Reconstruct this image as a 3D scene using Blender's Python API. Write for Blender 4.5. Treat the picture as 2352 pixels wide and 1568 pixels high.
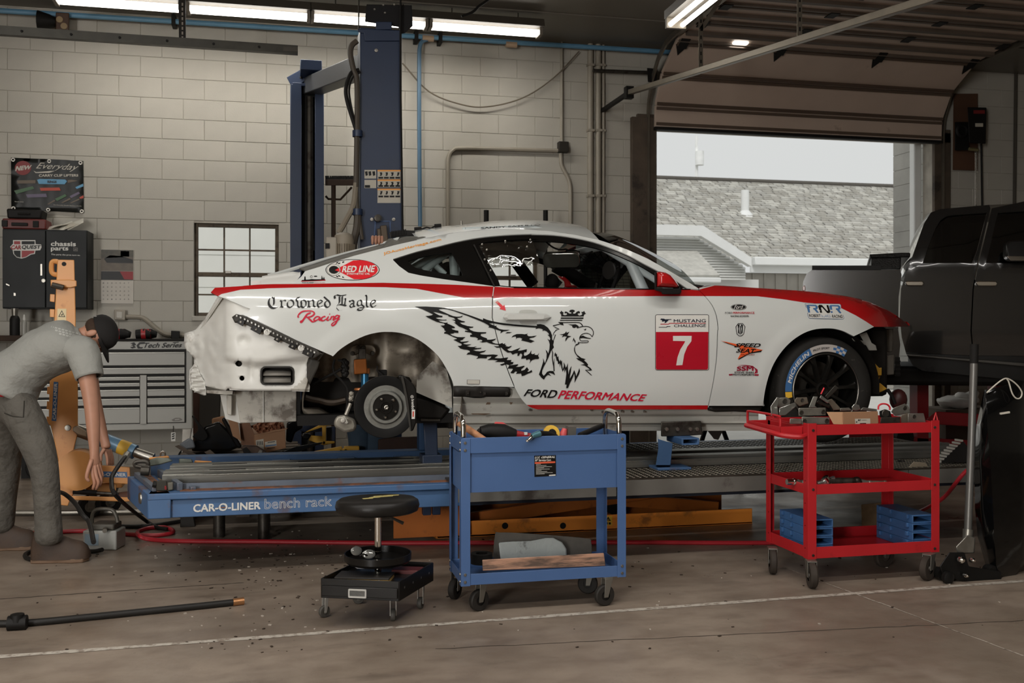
import bpy,bmesh,math,random
from math import sin,cos,pi,radians,sqrt,atan2,floor,ceil
from mathutils import Vector,Matrix
from mathutils.geometry import delaunay_2d_cdt
random.seed(7)
for o in list(bpy.data.objects):bpy.data.objects.remove(o)
SC=bpy.context.scene;COL=SC.collection
# camera, light, exposure
F=2287.0;YAW=math.atan(F/9800.0);SA,CA=sin(YAW),cos(YAW);CAMZ=1.37;HOR=755.0;CX=1176.0
cam=bpy.data.cameras.new('camera');camo=bpy.data.objects.new('camera',cam);COL.objects.link(camo)
camo.location=(0,0,CAMZ);camo.rotation_euler=(pi/2,0,-YAW)
cam.sensor_width=36;cam.lens=36*F/2352;cam.shift_y=(HOR-784)/2352;cam.clip_start=.05;cam.clip_end=300
cam.dof.use_dof=True;cam.dof.focus_distance=5.9;cam.dof.aperture_fstop=4.5
SC.camera=camo
vs=SC.view_settings;vs.view_transform='Standard';vs.look='None';vs.gamma=1;vs.exposure=0.0;vs.use_curve_mapping=False
SC.cycles.use_denoising=True;SC.cycles.max_bounces=7;SC.cycles.diffuse_bounces=4;SC.cycles.glossy_bounces=3
SC.cycles.transmission_bounces=5;SC.cycles.transparent_max_bounces=8;SC.cycles.caustics_reflective=False;SC.cycles.caustics_refractive=False
SC.cycles.sample_clamp_indirect=4.0
W=bpy.data.worlds.new('overcast_sky');SC.world=W;W.use_nodes=True
nt=W.node_tree;nt.nodes.clear()
wo=nt.nodes.new('ShaderNodeOutputWorld');bg=nt.nodes.new('ShaderNodeBackground')
tc=nt.nodes.new('ShaderNodeTexCoord');sx=nt.nodes.new('ShaderNodeSeparateXYZ');rp=nt.nodes.new('ShaderNodeValToRGB')
nt.links.new(tc.outputs['Generated'],sx.inputs[0]);nt.links.new(sx.outputs['Z'],rp.inputs[0])
rp.color_ramp.elements[0].position=0.0;rp.color_ramp.elements[0].color=(.66,.675,.665,1)
rp.color_ramp.elements[1].position=.6;rp.color_ramp.elements[1].color=(.72,.735,.73,1)
nt.links.new(rp.outputs[0],bg.inputs[0]);bg.inputs[1].default_value=1.0;nt.links.new(bg.outputs[0],wo.inputs[0])
def area_light(name,loc,target,sx_,sy_,power,rgb=(1,1,1)):
 l=bpy.data.lights.new(name,'AREA');l.shape='RECTANGLE';l.size=sx_;l.size_y=sy_;l.energy=power;l.color=rgb
 o=bpy.data.objects.new(name,l);COL.objects.link(o);o.location=loc
 o.rotation_euler=(Vector(target)-Vector(loc)).to_track_quat('-Z','Y').to_euler()
 o['kind']='helper'
 return o
area_light('front_fill',(-4.9,-4.4,1.9),(0.8,6,1.0),7.4,3.6,2550,(1,.985,.96))  # added fill lamp standing inside the solid front wall, which has no bay opening
sun=bpy.data.lights.new('hazy_sun','SUN');sun.energy=1.5;sun.angle=radians(25);sun.color=(1,.985,.96)
suno=bpy.data.objects.new('hazy_sun',sun);COL.objects.link(suno);suno.rotation_euler=(radians(42),0,radians(-25));suno['kind']='helper'
# pixel rays into the room
def ray(px,py):
 t=(px-CX)/F;return(SA+t*CA,CA-t*SA,(HOR-py)/F)
def U(px,py,Y):
 d=ray(px,py);k=Y/d[1];return Vector((d[0]*k,Y,CAMZ+d[2]*k))
def G(px,py,z=0.0):
 d=ray(px,py);k=(z-CAMZ)/d[2];return Vector((d[0]*k,d[1]*k,z))
def UX(px,py,X):
 d=ray(px,py);k=X/d[0];return Vector((X,d[1]*k,CAMZ+d[2]*k))
def ZM(x0,y0,s,pts):return[(x0+x/s,y0+y/s)for x,y in pts]
# mesh building
def lin(c):
 c/=255.0
 return c/12.92 if c<=.04045 else((c+.055)/1.055)**2.4
def RGB(c):return(lin(c[0]),lin(c[1]),lin(c[2]),1)
def chain_matrix(o):
 m=Matrix.Identity(4)
 while o is not None:
  m=Matrix.LocRotScale(o.location,o.rotation_euler,o.scale)@m;o=o.parent
 return m
class MB:
 def __init__(s):s.v=[];s.f=[];s.m=[];s.mi=0;s.sm=[];s.smooth=True
 def add(s,vs_,fs,M=None):
  b=len(s.v)
  for p in vs_:
   p=Vector(p);s.v.append(M@p if M is not None else p)
  for f in fs:s.f.append([b+i for i in f]);s.m.append(s.mi)
  return s
 def bx(s,x0,x1,y0,y1,z0,z1,M=None):
  vs_=[(x,y,z)for z in(z0,z1)for y in(y0,y1)for x in(x0,x1)]
  return s.add(vs_,[(0,2,3,1),(4,5,7,6),(0,1,5,4),(2,6,7,3),(0,4,6,2),(1,3,7,5)],M)
 def bar(s,a,b,w,h,up=(0,0,1),M=None):
  a=Vector(a);b=Vector(b);d=(b-a);L=d.length;d.normalize();up=Vector(up)
  sd=d.cross(up)
  if sd.length<1e-4:sd=d.cross(Vector((0,1,0)))
  sd.normalize();u=sd.cross(d)
  vs_=[a+d*L*k+sd*w*i+u*h*j for k in(0,1)for j in(-.5,.5)for i in(-.5,.5)]
  return s.add(vs_,[(0,1,3,2),(4,6,7,5),(0,4,5,1),(2,3,7,6),(0,2,6,4),(1,5,7,3)],M)
 def tube(s,pts,r,n=8,closed=False,M=None,cap=True):
  pts=[Vector(p)for p in pts];N=len(pts)
  rr_=r if isinstance(r,(list,tuple))else[r]*N
  T=[]
  for i in range(N):
   a=pts[i-1]if(i>0 or closed)else pts[i];b=pts[(i+1)%N]if(i<N-1 or closed)else pts[i]
   t=b-a;T.append(t.normalized()if t.length>1e-9 else Vector((0,0,1)))
  ref=Vector((0,0,1))if abs(T[0].z)<.9 else Vector((1,0,0))
  nr=T[0].cross(ref).normalized();vs_=[]
  for i in range(N):
   nr=nr-T[i]*nr.dot(T[i])
   nr=nr.normalized()if nr.length>1e-6 else T[i].orthogonal().normalized()
   bn=T[i].cross(nr)
   for k in range(n):
    a=2*pi*k/n;vs_.append(pts[i]+(nr*cos(a)+bn*sin(a))*rr_[i])
  fs=[]
  for i in range(N if closed else N-1):
   j=(i+1)%N
   for k in range(n):
    l=(k+1)%n;fs.append((i*n+k,i*n+l,j*n+l,j*n+k))
  if cap and not closed:fs+=[tuple(range(n))[::-1],tuple((N-1)*n+k for k in range(n))]
  return s.add(vs_,fs,M)
 def lathe(s,prof,n=24,M=None,a0=0,a1=2*pi):
  full=abs(a1-a0-2*pi)<1e-6;cnt=n if full else n+1;vs_=[];fs=[]
  for r,h in prof:
   for k in range(cnt):
    a=a0+(a1-a0)*k/n;vs_.append((r*cos(a),r*sin(a),h))
  for i in range(len(prof)-1):
   for k in range(n):
    l=(k+1)%cnt;fs.append((i*cnt+k,i*cnt+l,(i+1)*cnt+l,(i+1)*cnt+k))
  return s.add(vs_,fs,M)
 def prism(s,poly,d0,d1,M=None):
  """poly in local xy, extruded along local z d0..d1"""
  n=len(poly)
  vs_=[(x,y,d0)for x,y in poly]+[(x,y,d1)for x,y in poly]
  fs=[tuple(range(n))[::-1],tuple(range(n,2*n))]+[(i,(i+1)%n,n+(i+1)%n,n+i)for i in range(n)]
  return s.add(vs_,fs,M)
 def loft(s,rings,closed=True,cap=True,M=None):
  n=len(rings[0]);vs_=[p for r in rings for p in r];fs=[]
  for i in range(len(rings)-1):
   for k in range(n if closed else n-1):
    l=(k+1)%n;fs.append((i*n+k,i*n+l,(i+1)*n+l,(i+1)*n+k))
  if cap and closed:fs+=[tuple(range(n))[::-1],tuple((len(rings)-1)*n+k for k in range(n))]
  return s.add(vs_,fs,M)
 def ball(s,c,rx,ry=None,rz=None,n=12,m=8,M=None):
  ry=ry or rx;rz=rz or rx;vs_=[];fs=[]
  for i in range(m+1):
   th=pi*i/m
   for k in range(n):
    a=2*pi*k/n;vs_.append((c[0]+rx*sin(th)*cos(a),c[1]+ry*sin(th)*sin(a),c[2]-rz*cos(th)))
  for i in range(m):
   for k in range(n):
    l=(k+1)%n;fs.append((i*n+k,i*n+l,(i+1)*n+l,(i+1)*n+k))
  return s.add(vs_,fs,M)
 def build(s,name,mats,parent=None,world=True,smooth=40,bevel=0,seg=2,solid=0,solid_off=-1,sub=0,recalc=True):
  me=bpy.data.meshes.new(name);vv=s.v
  if world and parent is not None:
   inv=chain_matrix(parent).inverted();vv=[inv@p for p in vv]
  me.from_pydata([tuple(p)for p in vv],[],s.f)
  if not isinstance(mats,(list,tuple)):mats=[mats]
  for m in mats:me.materials.append(m)
  if any(s.m):me.polygons.foreach_set('material_index',s.m)
  me.validate(clean_customdata=False)
  if recalc and len(s.f)<40000:
   bm=bmesh.new();bm.from_mesh(me);bmesh.ops.remove_doubles(bm,verts=bm.verts,dist=1e-6)
   bmesh.ops.recalc_face_normals(bm,faces=bm.faces);bm.to_mesh(me);bm.free()
  if smooth:
   me.polygons.foreach_set('use_smooth',[True]*len(me.polygons));me.set_sharp_from_angle(angle=radians(smooth))
  o=bpy.data.objects.new(name,me);COL.objects.link(o)
  if parent is not None:o.parent=parent
  if solid:
   md=o.modifiers.new('solid','SOLIDIFY');md.thickness=solid;md.offset=solid_off
  if bevel:
   md=o.modifiers.new('bevel','BEVEL');md.width=bevel;md.segments=seg;md.limit_method='ANGLE';md.angle_limit=radians(40)
  if sub:
   md=o.modifiers.new('sub','SUBSURF');md.levels=sub;md.render_levels=sub
  return o
def frame(O,X,Y,Z):
 m=Matrix.Identity(4)
 for i,c in enumerate((X,Y,Z)):
  c=Vector(c)
  for j in range(3):m[j][i]=c[j]
 for j in range(3):m[j][3]=O[j]
 return m
def axis(O,d,up=(0,0,1)):
 """matrix with local z along d at O"""
 d=Vector(d).normalized();u=Vector(up)
 if abs(d.dot(u))>.98:u=Vector((1,0,0))
 x=u.cross(d).normalized();y=d.cross(x)
 return frame(O,x,y,d)
def XZ(O=(0,0,0)):
 return frame(O,(1,0,0),(0,0,1),(0,-1,0))
def T(x,y,z,rz=0,ry=0,rx=0):
 return Matrix.Translation((x,y,z))@Matrix.Rotation(rz,4,'Z')@Matrix.Rotation(ry,4,'Y')@Matrix.Rotation(rx,4,'X')
def rr(w,h,r,n=4,cx=0,cy=0):
 out=[]
 for qx,qy,a in((1,1,0),(-1,1,pi/2),(-1,-1,pi),(1,-1,1.5*pi)):
  for k in range(n+1):
   b=a+pi/2*k/n;out.append((cx+qx*(w/2-r)+r*cos(b),cy+qy*(h/2-r)+r*sin(b)))
 return out
def circ(r,n=16,cx=0,cy=0,ry=None):return[(cx+r*cos(2*pi*k/n),cy+(ry or r)*sin(2*pi*k/n))for k in range(n)]
def spline(pts,n=6,closed=False):
 pts=[Vector(p)for p in pts];N=len(pts);out=[]
 for i in range(N if closed else N-1):
  p1=pts[i];p2=pts[(i+1)%N]
  p0=pts[i-1]if(i>0 or closed)else p1*2-p2
  p3=pts[(i+2)%N]if(i+2<N or closed)else p2*2-p1
  for k in range(n):
   t=k/n
   out.append(.5*((2*p1)+(p2-p0)*t+(2*p0-5*p1+4*p2-p3)*t*t+(3*p1-p0-3*p2+p3)*t**3))
 if not closed:out.append(pts[-1])
 return out
def spl2(pts,n=6,closed=False):return[(p.x,p.y)for p in spline([(x,y,0)for x,y in pts],n,closed)]
def thing(name,label,cat,loc=(0,0,0),rz=0,group=None):
 o=bpy.data.objects.new(name,None);COL.objects.link(o);o.location=loc;o.rotation_euler=(0,0,rz)
 o.empty_display_size=.1
 return tag(o,label,cat,group)
def tag(o,label,cat,group=None):
 o['label']=label;o['category']=cat
 if group:o['group']=group
 return o
def struct(o):o['kind']='structure';return o
def dup(root,loc=None,rz=None,label=None,group=None):
 def cp(o,par):
  c=o.copy();COL.objects.link(c)
  if par is not None:c.parent=par
  for ch in list(o.children):cp(ch,c)
  return c
 r=cp(root,None)
 if loc is not None:r.location=loc
 if rz is not None:r.rotation_euler=(0,0,rz)
 if label:r['label']=label
 if group:r['group']=group
 return r
def inst(o,M,parent):
 c=o.copy();COL.objects.link(c);c.parent=parent;c.matrix_basis=M;return c
 # flat shapes laid on a surface
def inside(loops,x,y):
 c=False
 for L in loops:
  j=len(L)-1
  for i in range(len(L)):
   xi,yi=L[i];xj,yj=L[j]
   if(yi>y)!=(yj>y)and x<(xj-xi)*(y-yi)/(yj-yi)+xi:c=not c
   j=i
 return c
def tri2d(loops,step=None,extra=()):
 """constrained triangulation of loops (even-odd), plus inner constraint loops `extra`; returns verts, tris"""
 vs_=[];es=[]
 def put(L,closed=True):
  pts=[]
  for i in range(len(L)if closed else len(L)-1):
   a=L[i];b=L[(i+1)%len(L)]
   k=max(1,int(math.hypot(b[0]-a[0],b[1]-a[1])/(step*1.2)))if step else 1
   for q in range(k):pts.append((a[0]+(b[0]-a[0])*q/k,a[1]+(b[1]-a[1])*q/k))
  if not closed:pts.append(L[-1])
  b0=len(vs_);vs_.extend(pts)
  for i in range(len(pts)if closed else len(pts)-1):es.append((b0+i,b0+(i+1)%len(pts)))
 for L in loops:put(L)
 for L in extra:put(L)
 if step:
  xs=[p[0]for L in loops for p in L];ys=[p[1]for L in loops for p in L]
  nx=int((max(xs)-min(xs))/step);ny=int((max(ys)-min(ys))/step)
  for i in range(1,nx+1):
   for j in range(1,ny+1):
    x=min(xs)+i*step+(.5*step if j%2 else 0);y=min(ys)+j*step
    if inside(loops,x,y):vs_.append((x,y))
 r=delaunay_2d_cdt([Vector(p)for p in vs_],es,[],0,1e-4)
 V=[(p.x,p.y)for p in r[0]];tr=[]
 for f in r[2]:
  cx=sum(V[i][0]for i in f)/3;cy=sum(V[i][1]for i in f)/3
  if inside(loops,cx,cy):tr.append(tuple(f))
 used=sorted({i for f in tr for i in f});mp={i:k for k,i in enumerate(used)}
 return[V[i]for i in used],[tuple(mp[i]for i in f)for f in tr]
def lay(mb,loops,surf,step=None,off=None):
 V,tr=tri2d(loops,step)
 mb.add([surf(x,y)if off is None else surf(x,y,off)for x,y in V],tr);return mb
_tc={}
def glyphs(s,bold=0.0,shear=0.0,spacing=1.0):
 k=(s,bold,shear,spacing)
 if k in _tc:return _tc[k]
 cu=bpy.data.curves.new('txt','FONT');cu.body=s;cu.shear=shear;cu.space_character=spacing;cu.resolution_u=3;cu.align_x='LEFT'
 ob=bpy.data.objects.new('txt',cu);me=bpy.data.meshes.new_from_object(ob)
 V=[(v.co.x,v.co.y)for v in me.vertices];P=[tuple(p.vertices)for p in me.polygons]
 bpy.data.objects.remove(ob);bpy.data.curves.remove(cu);bpy.data.meshes.remove(me)
 if bold:
  n=len(V);b=bold*.9;V=[(x+dx,y+dy)for dx,dy in((-b,0),(b,0),(0,b),(0,-b),(b,b),(-b,-b))for x,y in V];P=[tuple(i+n*k for i in p)for k in range(6)for p in P]
 x0=min(v[0]for v in V);x1=max(v[0]for v in V);y0=min(v[1]for v in V);y1=max(v[1]for v in V)
 n=len(V)//6 if bold else len(V);V=[((x-x0)/(x1-x0),(y-y0)/(y1-y0),i//n)for i,(x,y)in enumerate(V)]
 _tc[k]=(V,P);return _tc[k]
def text(mb,s,quad,surf,bold=0.0,shear=0.0,spacing=1.0,off=None):
 """quad: px of (top-left, top-right, bottom-right, bottom-left); or (x0,y0,x1,y1)"""
 if len(quad)==4 and not isinstance(quad[0],(tuple,list)):
  x0,y0,x1,y1=quad;quad=((x0,y0),(x1,y0),(x1,y1),(x0,y1))
 tl,tr,br,bl=quad;V,P=glyphs(s,bold,shear,spacing);out=[]
 for u,v,k in V:
  x=(bl[0]*(1-u)+br[0]*u)*(1-v)+(tl[0]*(1-u)+tr[0]*u)*v
  y=(bl[1]*(1-u)+br[1]*u)*(1-v)+(tl[1]*(1-u)+tr[1]*u)*v
  p=surf(x,y)if off is None else surf(x,y,off);out.append(p+(camo.location-p).normalized()*(.00015*k))
 mb.add(out,P);return mb
def ltext(mb,s,M,w,h,bold=0.0,shear=0.0,spacing=1.0,z=0.001):
 """lettering of size w x h centred in local xy of M"""
 V,P=glyphs(s,bold,shear,spacing)
 mb.add([((u-.5)*w,(v-.5)*h,z+.00015*k)for u,v,k in V],P,M);return mb
 # materials (procedural)
MATS={}
def mat(name,c,rough=.5,metal=0.0,var=.08,vscale=5,bump=0.0,bscale=60,coat=0.0,spec=.5,dirt=None,stretch=None,emit=0,rand=0.0,rough_var=.08,bdist=.01):
 if name in MATS:return MATS[name]
 m=bpy.data.materials.new(name);m.use_nodes=True;n=m.node_tree.nodes;L=m.node_tree.links
 b=n['Principled BSDF'];col=RGB(c)
 b.inputs['Roughness'].default_value=rough;b.inputs['Metallic'].default_value=metal
 b.inputs['Coat Weight'].default_value=coat;b.inputs['Coat Roughness'].default_value=.04;b.inputs['Specular IOR Level'].default_value=spec*(.5 if max(c)<60 and rough>.28 and spec==.5 else 1)
 b.inputs['Base Color'].default_value=col
 tcn=n.new('ShaderNodeTexCoord');src=tcn.outputs['Object']
 if stretch:
  mp=n.new('ShaderNodeMapping');mp.inputs['Scale'].default_value=stretch;L.new(src,mp.inputs[0]);src=mp.outputs[0]
 out=None
 if var or dirt:
  nz=n.new('ShaderNodeTexNoise');nz.inputs['Scale'].default_value=vscale;nz.inputs['Detail'].default_value=6;L.new(src,nz.inputs['Vector'])
  mr=n.new('ShaderNodeMapRange');mr.inputs[1].default_value=.3;mr.inputs[2].default_value=.7;mr.inputs[3].default_value=1-var;mr.inputs[4].default_value=1+var
  L.new(nz.outputs['Fac'],mr.inputs[0])
  mx=n.new('ShaderNodeMix');mx.data_type='RGBA';mx.blend_type='MULTIPLY';mx.inputs[0].default_value=1
  mx.inputs[6].default_value=col;L.new(mr.outputs[0],mx.inputs[7]);out=mx.outputs[2]
  if rough_var:
   m2=n.new('ShaderNodeMapRange');m2.inputs[3].default_value=max(0.02,rough-rough_var);m2.inputs[4].default_value=min(1,rough+rough_var)
   L.new(nz.outputs['Fac'],m2.inputs[0]);L.new(m2.outputs[0],b.inputs['Roughness'])
 if rand:
  oi=n.new('ShaderNodeObjectInfo');mr=n.new('ShaderNodeMapRange');mr.inputs[3].default_value=1-rand;mr.inputs[4].default_value=1+rand
  L.new(oi.outputs['Random'],mr.inputs[0]);mx=n.new('ShaderNodeMix');mx.data_type='RGBA';mx.blend_type='MULTIPLY';mx.inputs[0].default_value=1
  if out:L.new(out,mx.inputs[6])
  else:mx.inputs[6].default_value=col
  L.new(mr.outputs[0],mx.inputs[7]);out=mx.outputs[2]
 if dirt:
  dc,amt,ds=dirt[:3]
  nz=n.new('ShaderNodeTexNoise');nz.inputs['Scale'].default_value=ds;nz.inputs['Detail'].default_value=8;nz.inputs['Roughness'].default_value=.65;L.new(src,nz.inputs['Vector'])
  cr=n.new('ShaderNodeMapRange');cr.inputs[1].default_value=.68-.4*amt;cr.inputs[2].default_value=.76-.3*amt;cr.inputs[4].default_value=dirt[3]if len(dirt)>3 else .85
  L.new(nz.outputs['Fac'],cr.inputs[0])
  mx=n.new('ShaderNodeMix');mx.data_type='RGBA';L.new(cr.outputs[0],mx.inputs[0]);L.new(out,mx.inputs[6]);mx.inputs[7].default_value=RGB(dc);out=mx.outputs[2]
 if out:L.new(out,b.inputs['Base Color'])
 if bump:
  nz=n.new('ShaderNodeTexNoise');nz.inputs['Scale'].default_value=bscale;nz.inputs['Detail'].default_value=4;L.new(src,nz.inputs['Vector'])
  bp=n.new('ShaderNodeBump');bp.inputs['Strength'].default_value=bump;bp.inputs['Distance'].default_value=bdist
  L.new(nz.outputs['Fac'],bp.inputs['Height']);L.new(bp.outputs[0],b.inputs['Normal'])
 if emit:
  b.inputs['Emission Color'].default_value=col;b.inputs['Emission Strength'].default_value=emit
 MATS[name]=m;return m
def glass(name,tint=(235,240,240),rough=.02,alpha=.12):
 """thin pane: mostly clear with a fresnel reflection"""
 if name in MATS:return MATS[name]
 m=bpy.data.materials.new(name);m.use_nodes=True;n=m.node_tree.nodes;L=m.node_tree.links
 n.remove(n['Principled BSDF']);out=n['Material Output']
 tr=n.new('ShaderNodeBsdfTransparent');tr.inputs[0].default_value=RGB(tint);gl=n.new('ShaderNodeBsdfGlossy');gl.inputs['Roughness'].default_value=rough
 fr=n.new('ShaderNodeFresnel');fr.inputs[0].default_value=1.45;ad=n.new('ShaderNodeMath');ad.operation='ADD';ad.inputs[1].default_value=alpha-.04;ad.use_clamp=True
 L.new(fr.outputs[0],ad.inputs[0]);mx=n.new('ShaderNodeMixShader');L.new(ad.outputs[0],mx.inputs[0]);L.new(tr.outputs[0],mx.inputs[1]);L.new(gl.outputs[0],mx.inputs[2]);L.new(mx.outputs[0],out.inputs[0])
 MATS[name]=m;return m
BLACKP=mat('black_paint',(22,20,18),.3,0,.1)
BLACKM=mat('matt_black',(20,18,16),.6,0,.15)
RUBBER=mat('rubber',(24,22,20),.75,0,.2,12,.15,80)
STEEL=mat('bare_steel',(150,146,138),.35,.9,.15,14)
DSTEEL=mat('dark_steel',(74,70,64),.45,.7,.2,12,dirt=((40,32,26),.4,9))
CHROME=mat('chrome',(225,222,215),.09,1,.03)
ALU=mat('aluminium',(165,163,157),.38,.8,.1,18)
WHITEP=mat('white_plastic',(205,203,196),.45,0,.04)
INK=mat('black_vinyl',(19,18,17),.4,0,.05)
INKW=mat('white_vinyl',(212,210,203),.45,0,.03)
INKR=mat('red_vinyl',(172,18,32),.35,0,.04)
INKB=mat('blue_vinyl',(62,104,152),.4,0,.04)
INKO=mat('orange_vinyl',(232,158,72),.45,0,.04)
INKG=mat('grey_vinyl',(120,116,110),.5,0,.05)
INKY=mat('yellow_vinyl',(222,176,60),.5,0,.05)
# the setting
WY=10.5;CEIL=4.5;WX0,WX1=-5.6,10.6;FY=-4.6
DX0,DX1,DZ=4.07,7.65,3.62
QX0,QX1,QZ0,QZ1=-.84,-.01,1.50,2.44
RX0,RX1=2.14,2.745
def floor_mat():
 m=bpy.data.materials.new('worn_concrete');m.use_nodes=True;n=m.node_tree.nodes;L=m.node_tree.links;b=n['Principled BSDF']
 tcn=n.new('ShaderNodeTexCoord')
 def noise(s,d=6,st=None,r=.55):
  z=n.new('ShaderNodeTexNoise');z.inputs['Scale'].default_value=s;z.inputs['Detail'].default_value=d;z.inputs['Roughness'].default_value=r
  if st:
   mp=n.new('ShaderNodeMapping');mp.inputs['Scale'].default_value=st;L.new(tcn.outputs['Object'],mp.inputs[0]);L.new(mp.outputs[0],z.inputs['Vector'])
  else:L.new(tcn.outputs['Object'],z.inputs['Vector'])
  return z.outputs['Fac']
 def ramp(src,a,bb,lo=0.,hi=1.):
  r=n.new('ShaderNodeMapRange');r.inputs[1].default_value=a;r.inputs[2].default_value=bb;r.inputs[3].default_value=lo;r.inputs[4].default_value=hi;L.new(src,r.inputs[0]);return r.outputs[0]
 def mix(f,a,bb,mode='MIX'):
  x=n.new('ShaderNodeMix');x.data_type='RGBA';x.blend_type=mode
  if isinstance(f,float):x.inputs[0].default_value=f
  else:L.new(f,x.inputs[0])
  for i,c in((6,a),(7,bb)):
   if isinstance(c,tuple):x.inputs[i].default_value=c
   else:L.new(c,x.inputs[i])
  return x.outputs[2]
 c=mix(ramp(noise(.9,5),.35,.68),RGB((118,105,92)),RGB((152,137,122)))
 c=mix(ramp(noise(5,8,(1,1.6,1)),.42,.75,0,.55),c,RGB((98,82,70)))
 c=mix(ramp(noise(2.2,9,(.5,1.8,1),.7),.56,.74,0,.55),c,RGB((66,56,48)))
 c=mix(ramp(noise(1.3,4),.62,.78,0,.45),c,RGB((176,163,150)))
 c=mix(ramp(noise(38,3),.68,.76,0,.5),c,RGB((70,60,52)))
 L.new(c,b.inputs['Base Color'])
 L.new(ramp(noise(2.2,6),.3,.7,.24,.62),b.inputs['Roughness'])
 bp=n.new('ShaderNodeBump');bp.inputs['Strength'].default_value=.12;bp.inputs['Distance'].default_value=.01;L.new(noise(26,7),bp.inputs['Height']);L.new(bp.outputs[0],b.inputs['Normal'])
 return m
CONC=floor_mat()
BLOCK=mat('painted_block',(176,171,160),.62,0,.05,3,.35,90,rand=.018,dirt=((120,108,92),.06,2.2,.4),rough_var=.05,bdist=.004)
MORTAR=mat('painted_mortar',(172,166,155),.8,0,.2,7,.2,60)
CEILM=mat('ceiling_sheet',(112,106,96),.42,0,.05,2)
SHELL=mat('shell_paint',(150,143,131),.7,0,.08,2)
DARKW=mat('dark_jamb_timber',(82,70,58),.7,0,.25,6,.2,40,dirt=((40,32,26),.35,3))
mb=MB()
mb.bx(WX0-.2,WX1+.2,FY-.2,WY+.2,-.12,0)
fl=struct(mb.build('floor',CONC,smooth=0))
mb=MB();a=G(0,1508);b=G(2230,1343);d=(b-a).normalized();nrm=Vector((-d.y,d.x,0))*.022
e0=a-d*3;pts=[]
N=60
for i in range(N+1):
 p=e0+d*(i/N*9.0);w=nrm*random.uniform(.75,1.1)
 pts.append((p-w,p+w))
mb.add([Vector((q.x,q.y,.0015))for pr in pts for q in pr],[(2*i,2*i+1,2*i+3,2*i+2)for i in range(N)])
PAINTL=mat('worn_line_paint',(186,178,166),.6,0,.06,20,dirt=((120,104,90),.5,26))
mb.build('painted_line',PAINTL,fl,smooth=0)
JOINT=mat('joint_filler',(72,62,53),.85,0,.3,20)
CHALK=mat('chalky_joint',(172,160,146),.85,0,.3,30,dirt=((90,78,68),.5,30))
def crack(p,q,w,m,wig=.01,n=40):
 mb=MB();d=(q-p);L_=d.length;d.normalize();s=Vector((-d.y,d.x,0));V=[]
 for i in range(n+1):
  c=p+d*L_*i/n+s*random.uniform(-wig,wig);ww=w*random.uniform(.5,1.2)
  V+=[c-s*ww,c+s*ww]
 for v in V:v.z=.0012
 mb.add(V,[(2*i,2*i+1,2*i+3,2*i+2)for i in range(n)]);return mb.build('floor_joint',m,fl,smooth=0)
crack(G(1560,1215),G(2352,1506),.006,CHALK,.004)
crack(G(-40,1378),G(560,1338),.005,JOINT,.004)
crack(G(1000,1490),G(2352,1425),.004,JOINT,.006)
mb=MB()
for i in range(420):
 px=random.choice([random.gauss(620,140),random.uniform(60,2300)]);py=random.choice([random.gauss(1280,30),random.uniform(1215,1500)])
 if py<1200 or py>1560:continue
 p=G(px,py);s_=random.uniform(.002,.009);a_=random.uniform(0,pi)
 mb.bx(-s_,s_,-s_*.6,s_*.6,0,s_*.5,T(p.x,p.y,0.0,a_));
 mb.m[-6:]=[random.choice((0,0,1))]*6
o=mb.build('floor_debris',[mat('debris_dark',(58,48,40),.8),mat('debris_pale',(170,160,148),.7)],smooth=0);o['kind']='stuff';tag(o,'scattered flecks of dirt and chips on the concrete floor','debris')
mb=MB()
for x0,x1,z0,z1 in((WX0,QX0,0,CEIL),(QX0,QX1,0,QZ0),(QX0,QX1,QZ1,CEIL),(QX1,RX0,0,CEIL),(RX0,RX1,0,QZ0),(RX0,RX1,QZ1,CEIL),(RX1,DX0,0,CEIL),(DX0,DX1,DZ,CEIL),(DX1,WX1,0,CEIL)):
 mb.bx(x0,x1,WY+.005,WY+.2,z0,z1)
wb=struct(mb.build('wall_back',MORTAR,smooth=0))
def block_mesh(w):
 m_=MB();g=.0012;c=.004;h=.203
 x0,x1,z0,z1=g,w-g,g,h-g
 o_=[(x0,.005,z0),(x1,.005,z0),(x1,.005,z1),(x0,.005,z1)]
 i_=[(x0+c,0,z0+c),(x1-c,0,z0+c),(x1-c,0,z1-c),(x0+c,0,z1-c)]
 m_.add(o_+i_,[(4,5,6,7),(0,1,5,4),(1,2,6,5),(2,3,7,6),(3,0,4,7)]);return m_
BW=.406;rows=int(CEIL/.203)+1
cnt=0;proto={};stuff=MB()
def visible(x0,x1,z0,z1):
 xm=(x0+x1)/2;zm=(z0+z1)/2
 d=xm*SA+WY*CA;px=CX+F*(xm*CA-WY*SA)/d;py=HOR-F*(zm-CAMZ)/d
 if px<-60 or px>2400 or py<-20:return False
 if DX0-.1<xm<DX1+.1:return False
 if 430<px<1500 and py>735:return False
 if 720<px<1440 and py>640:return False
 if 950<px<1440 and py>560:return False
 if px<430 and py>800:return False
 if px>2090 and py>520:return False
 return True
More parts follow.
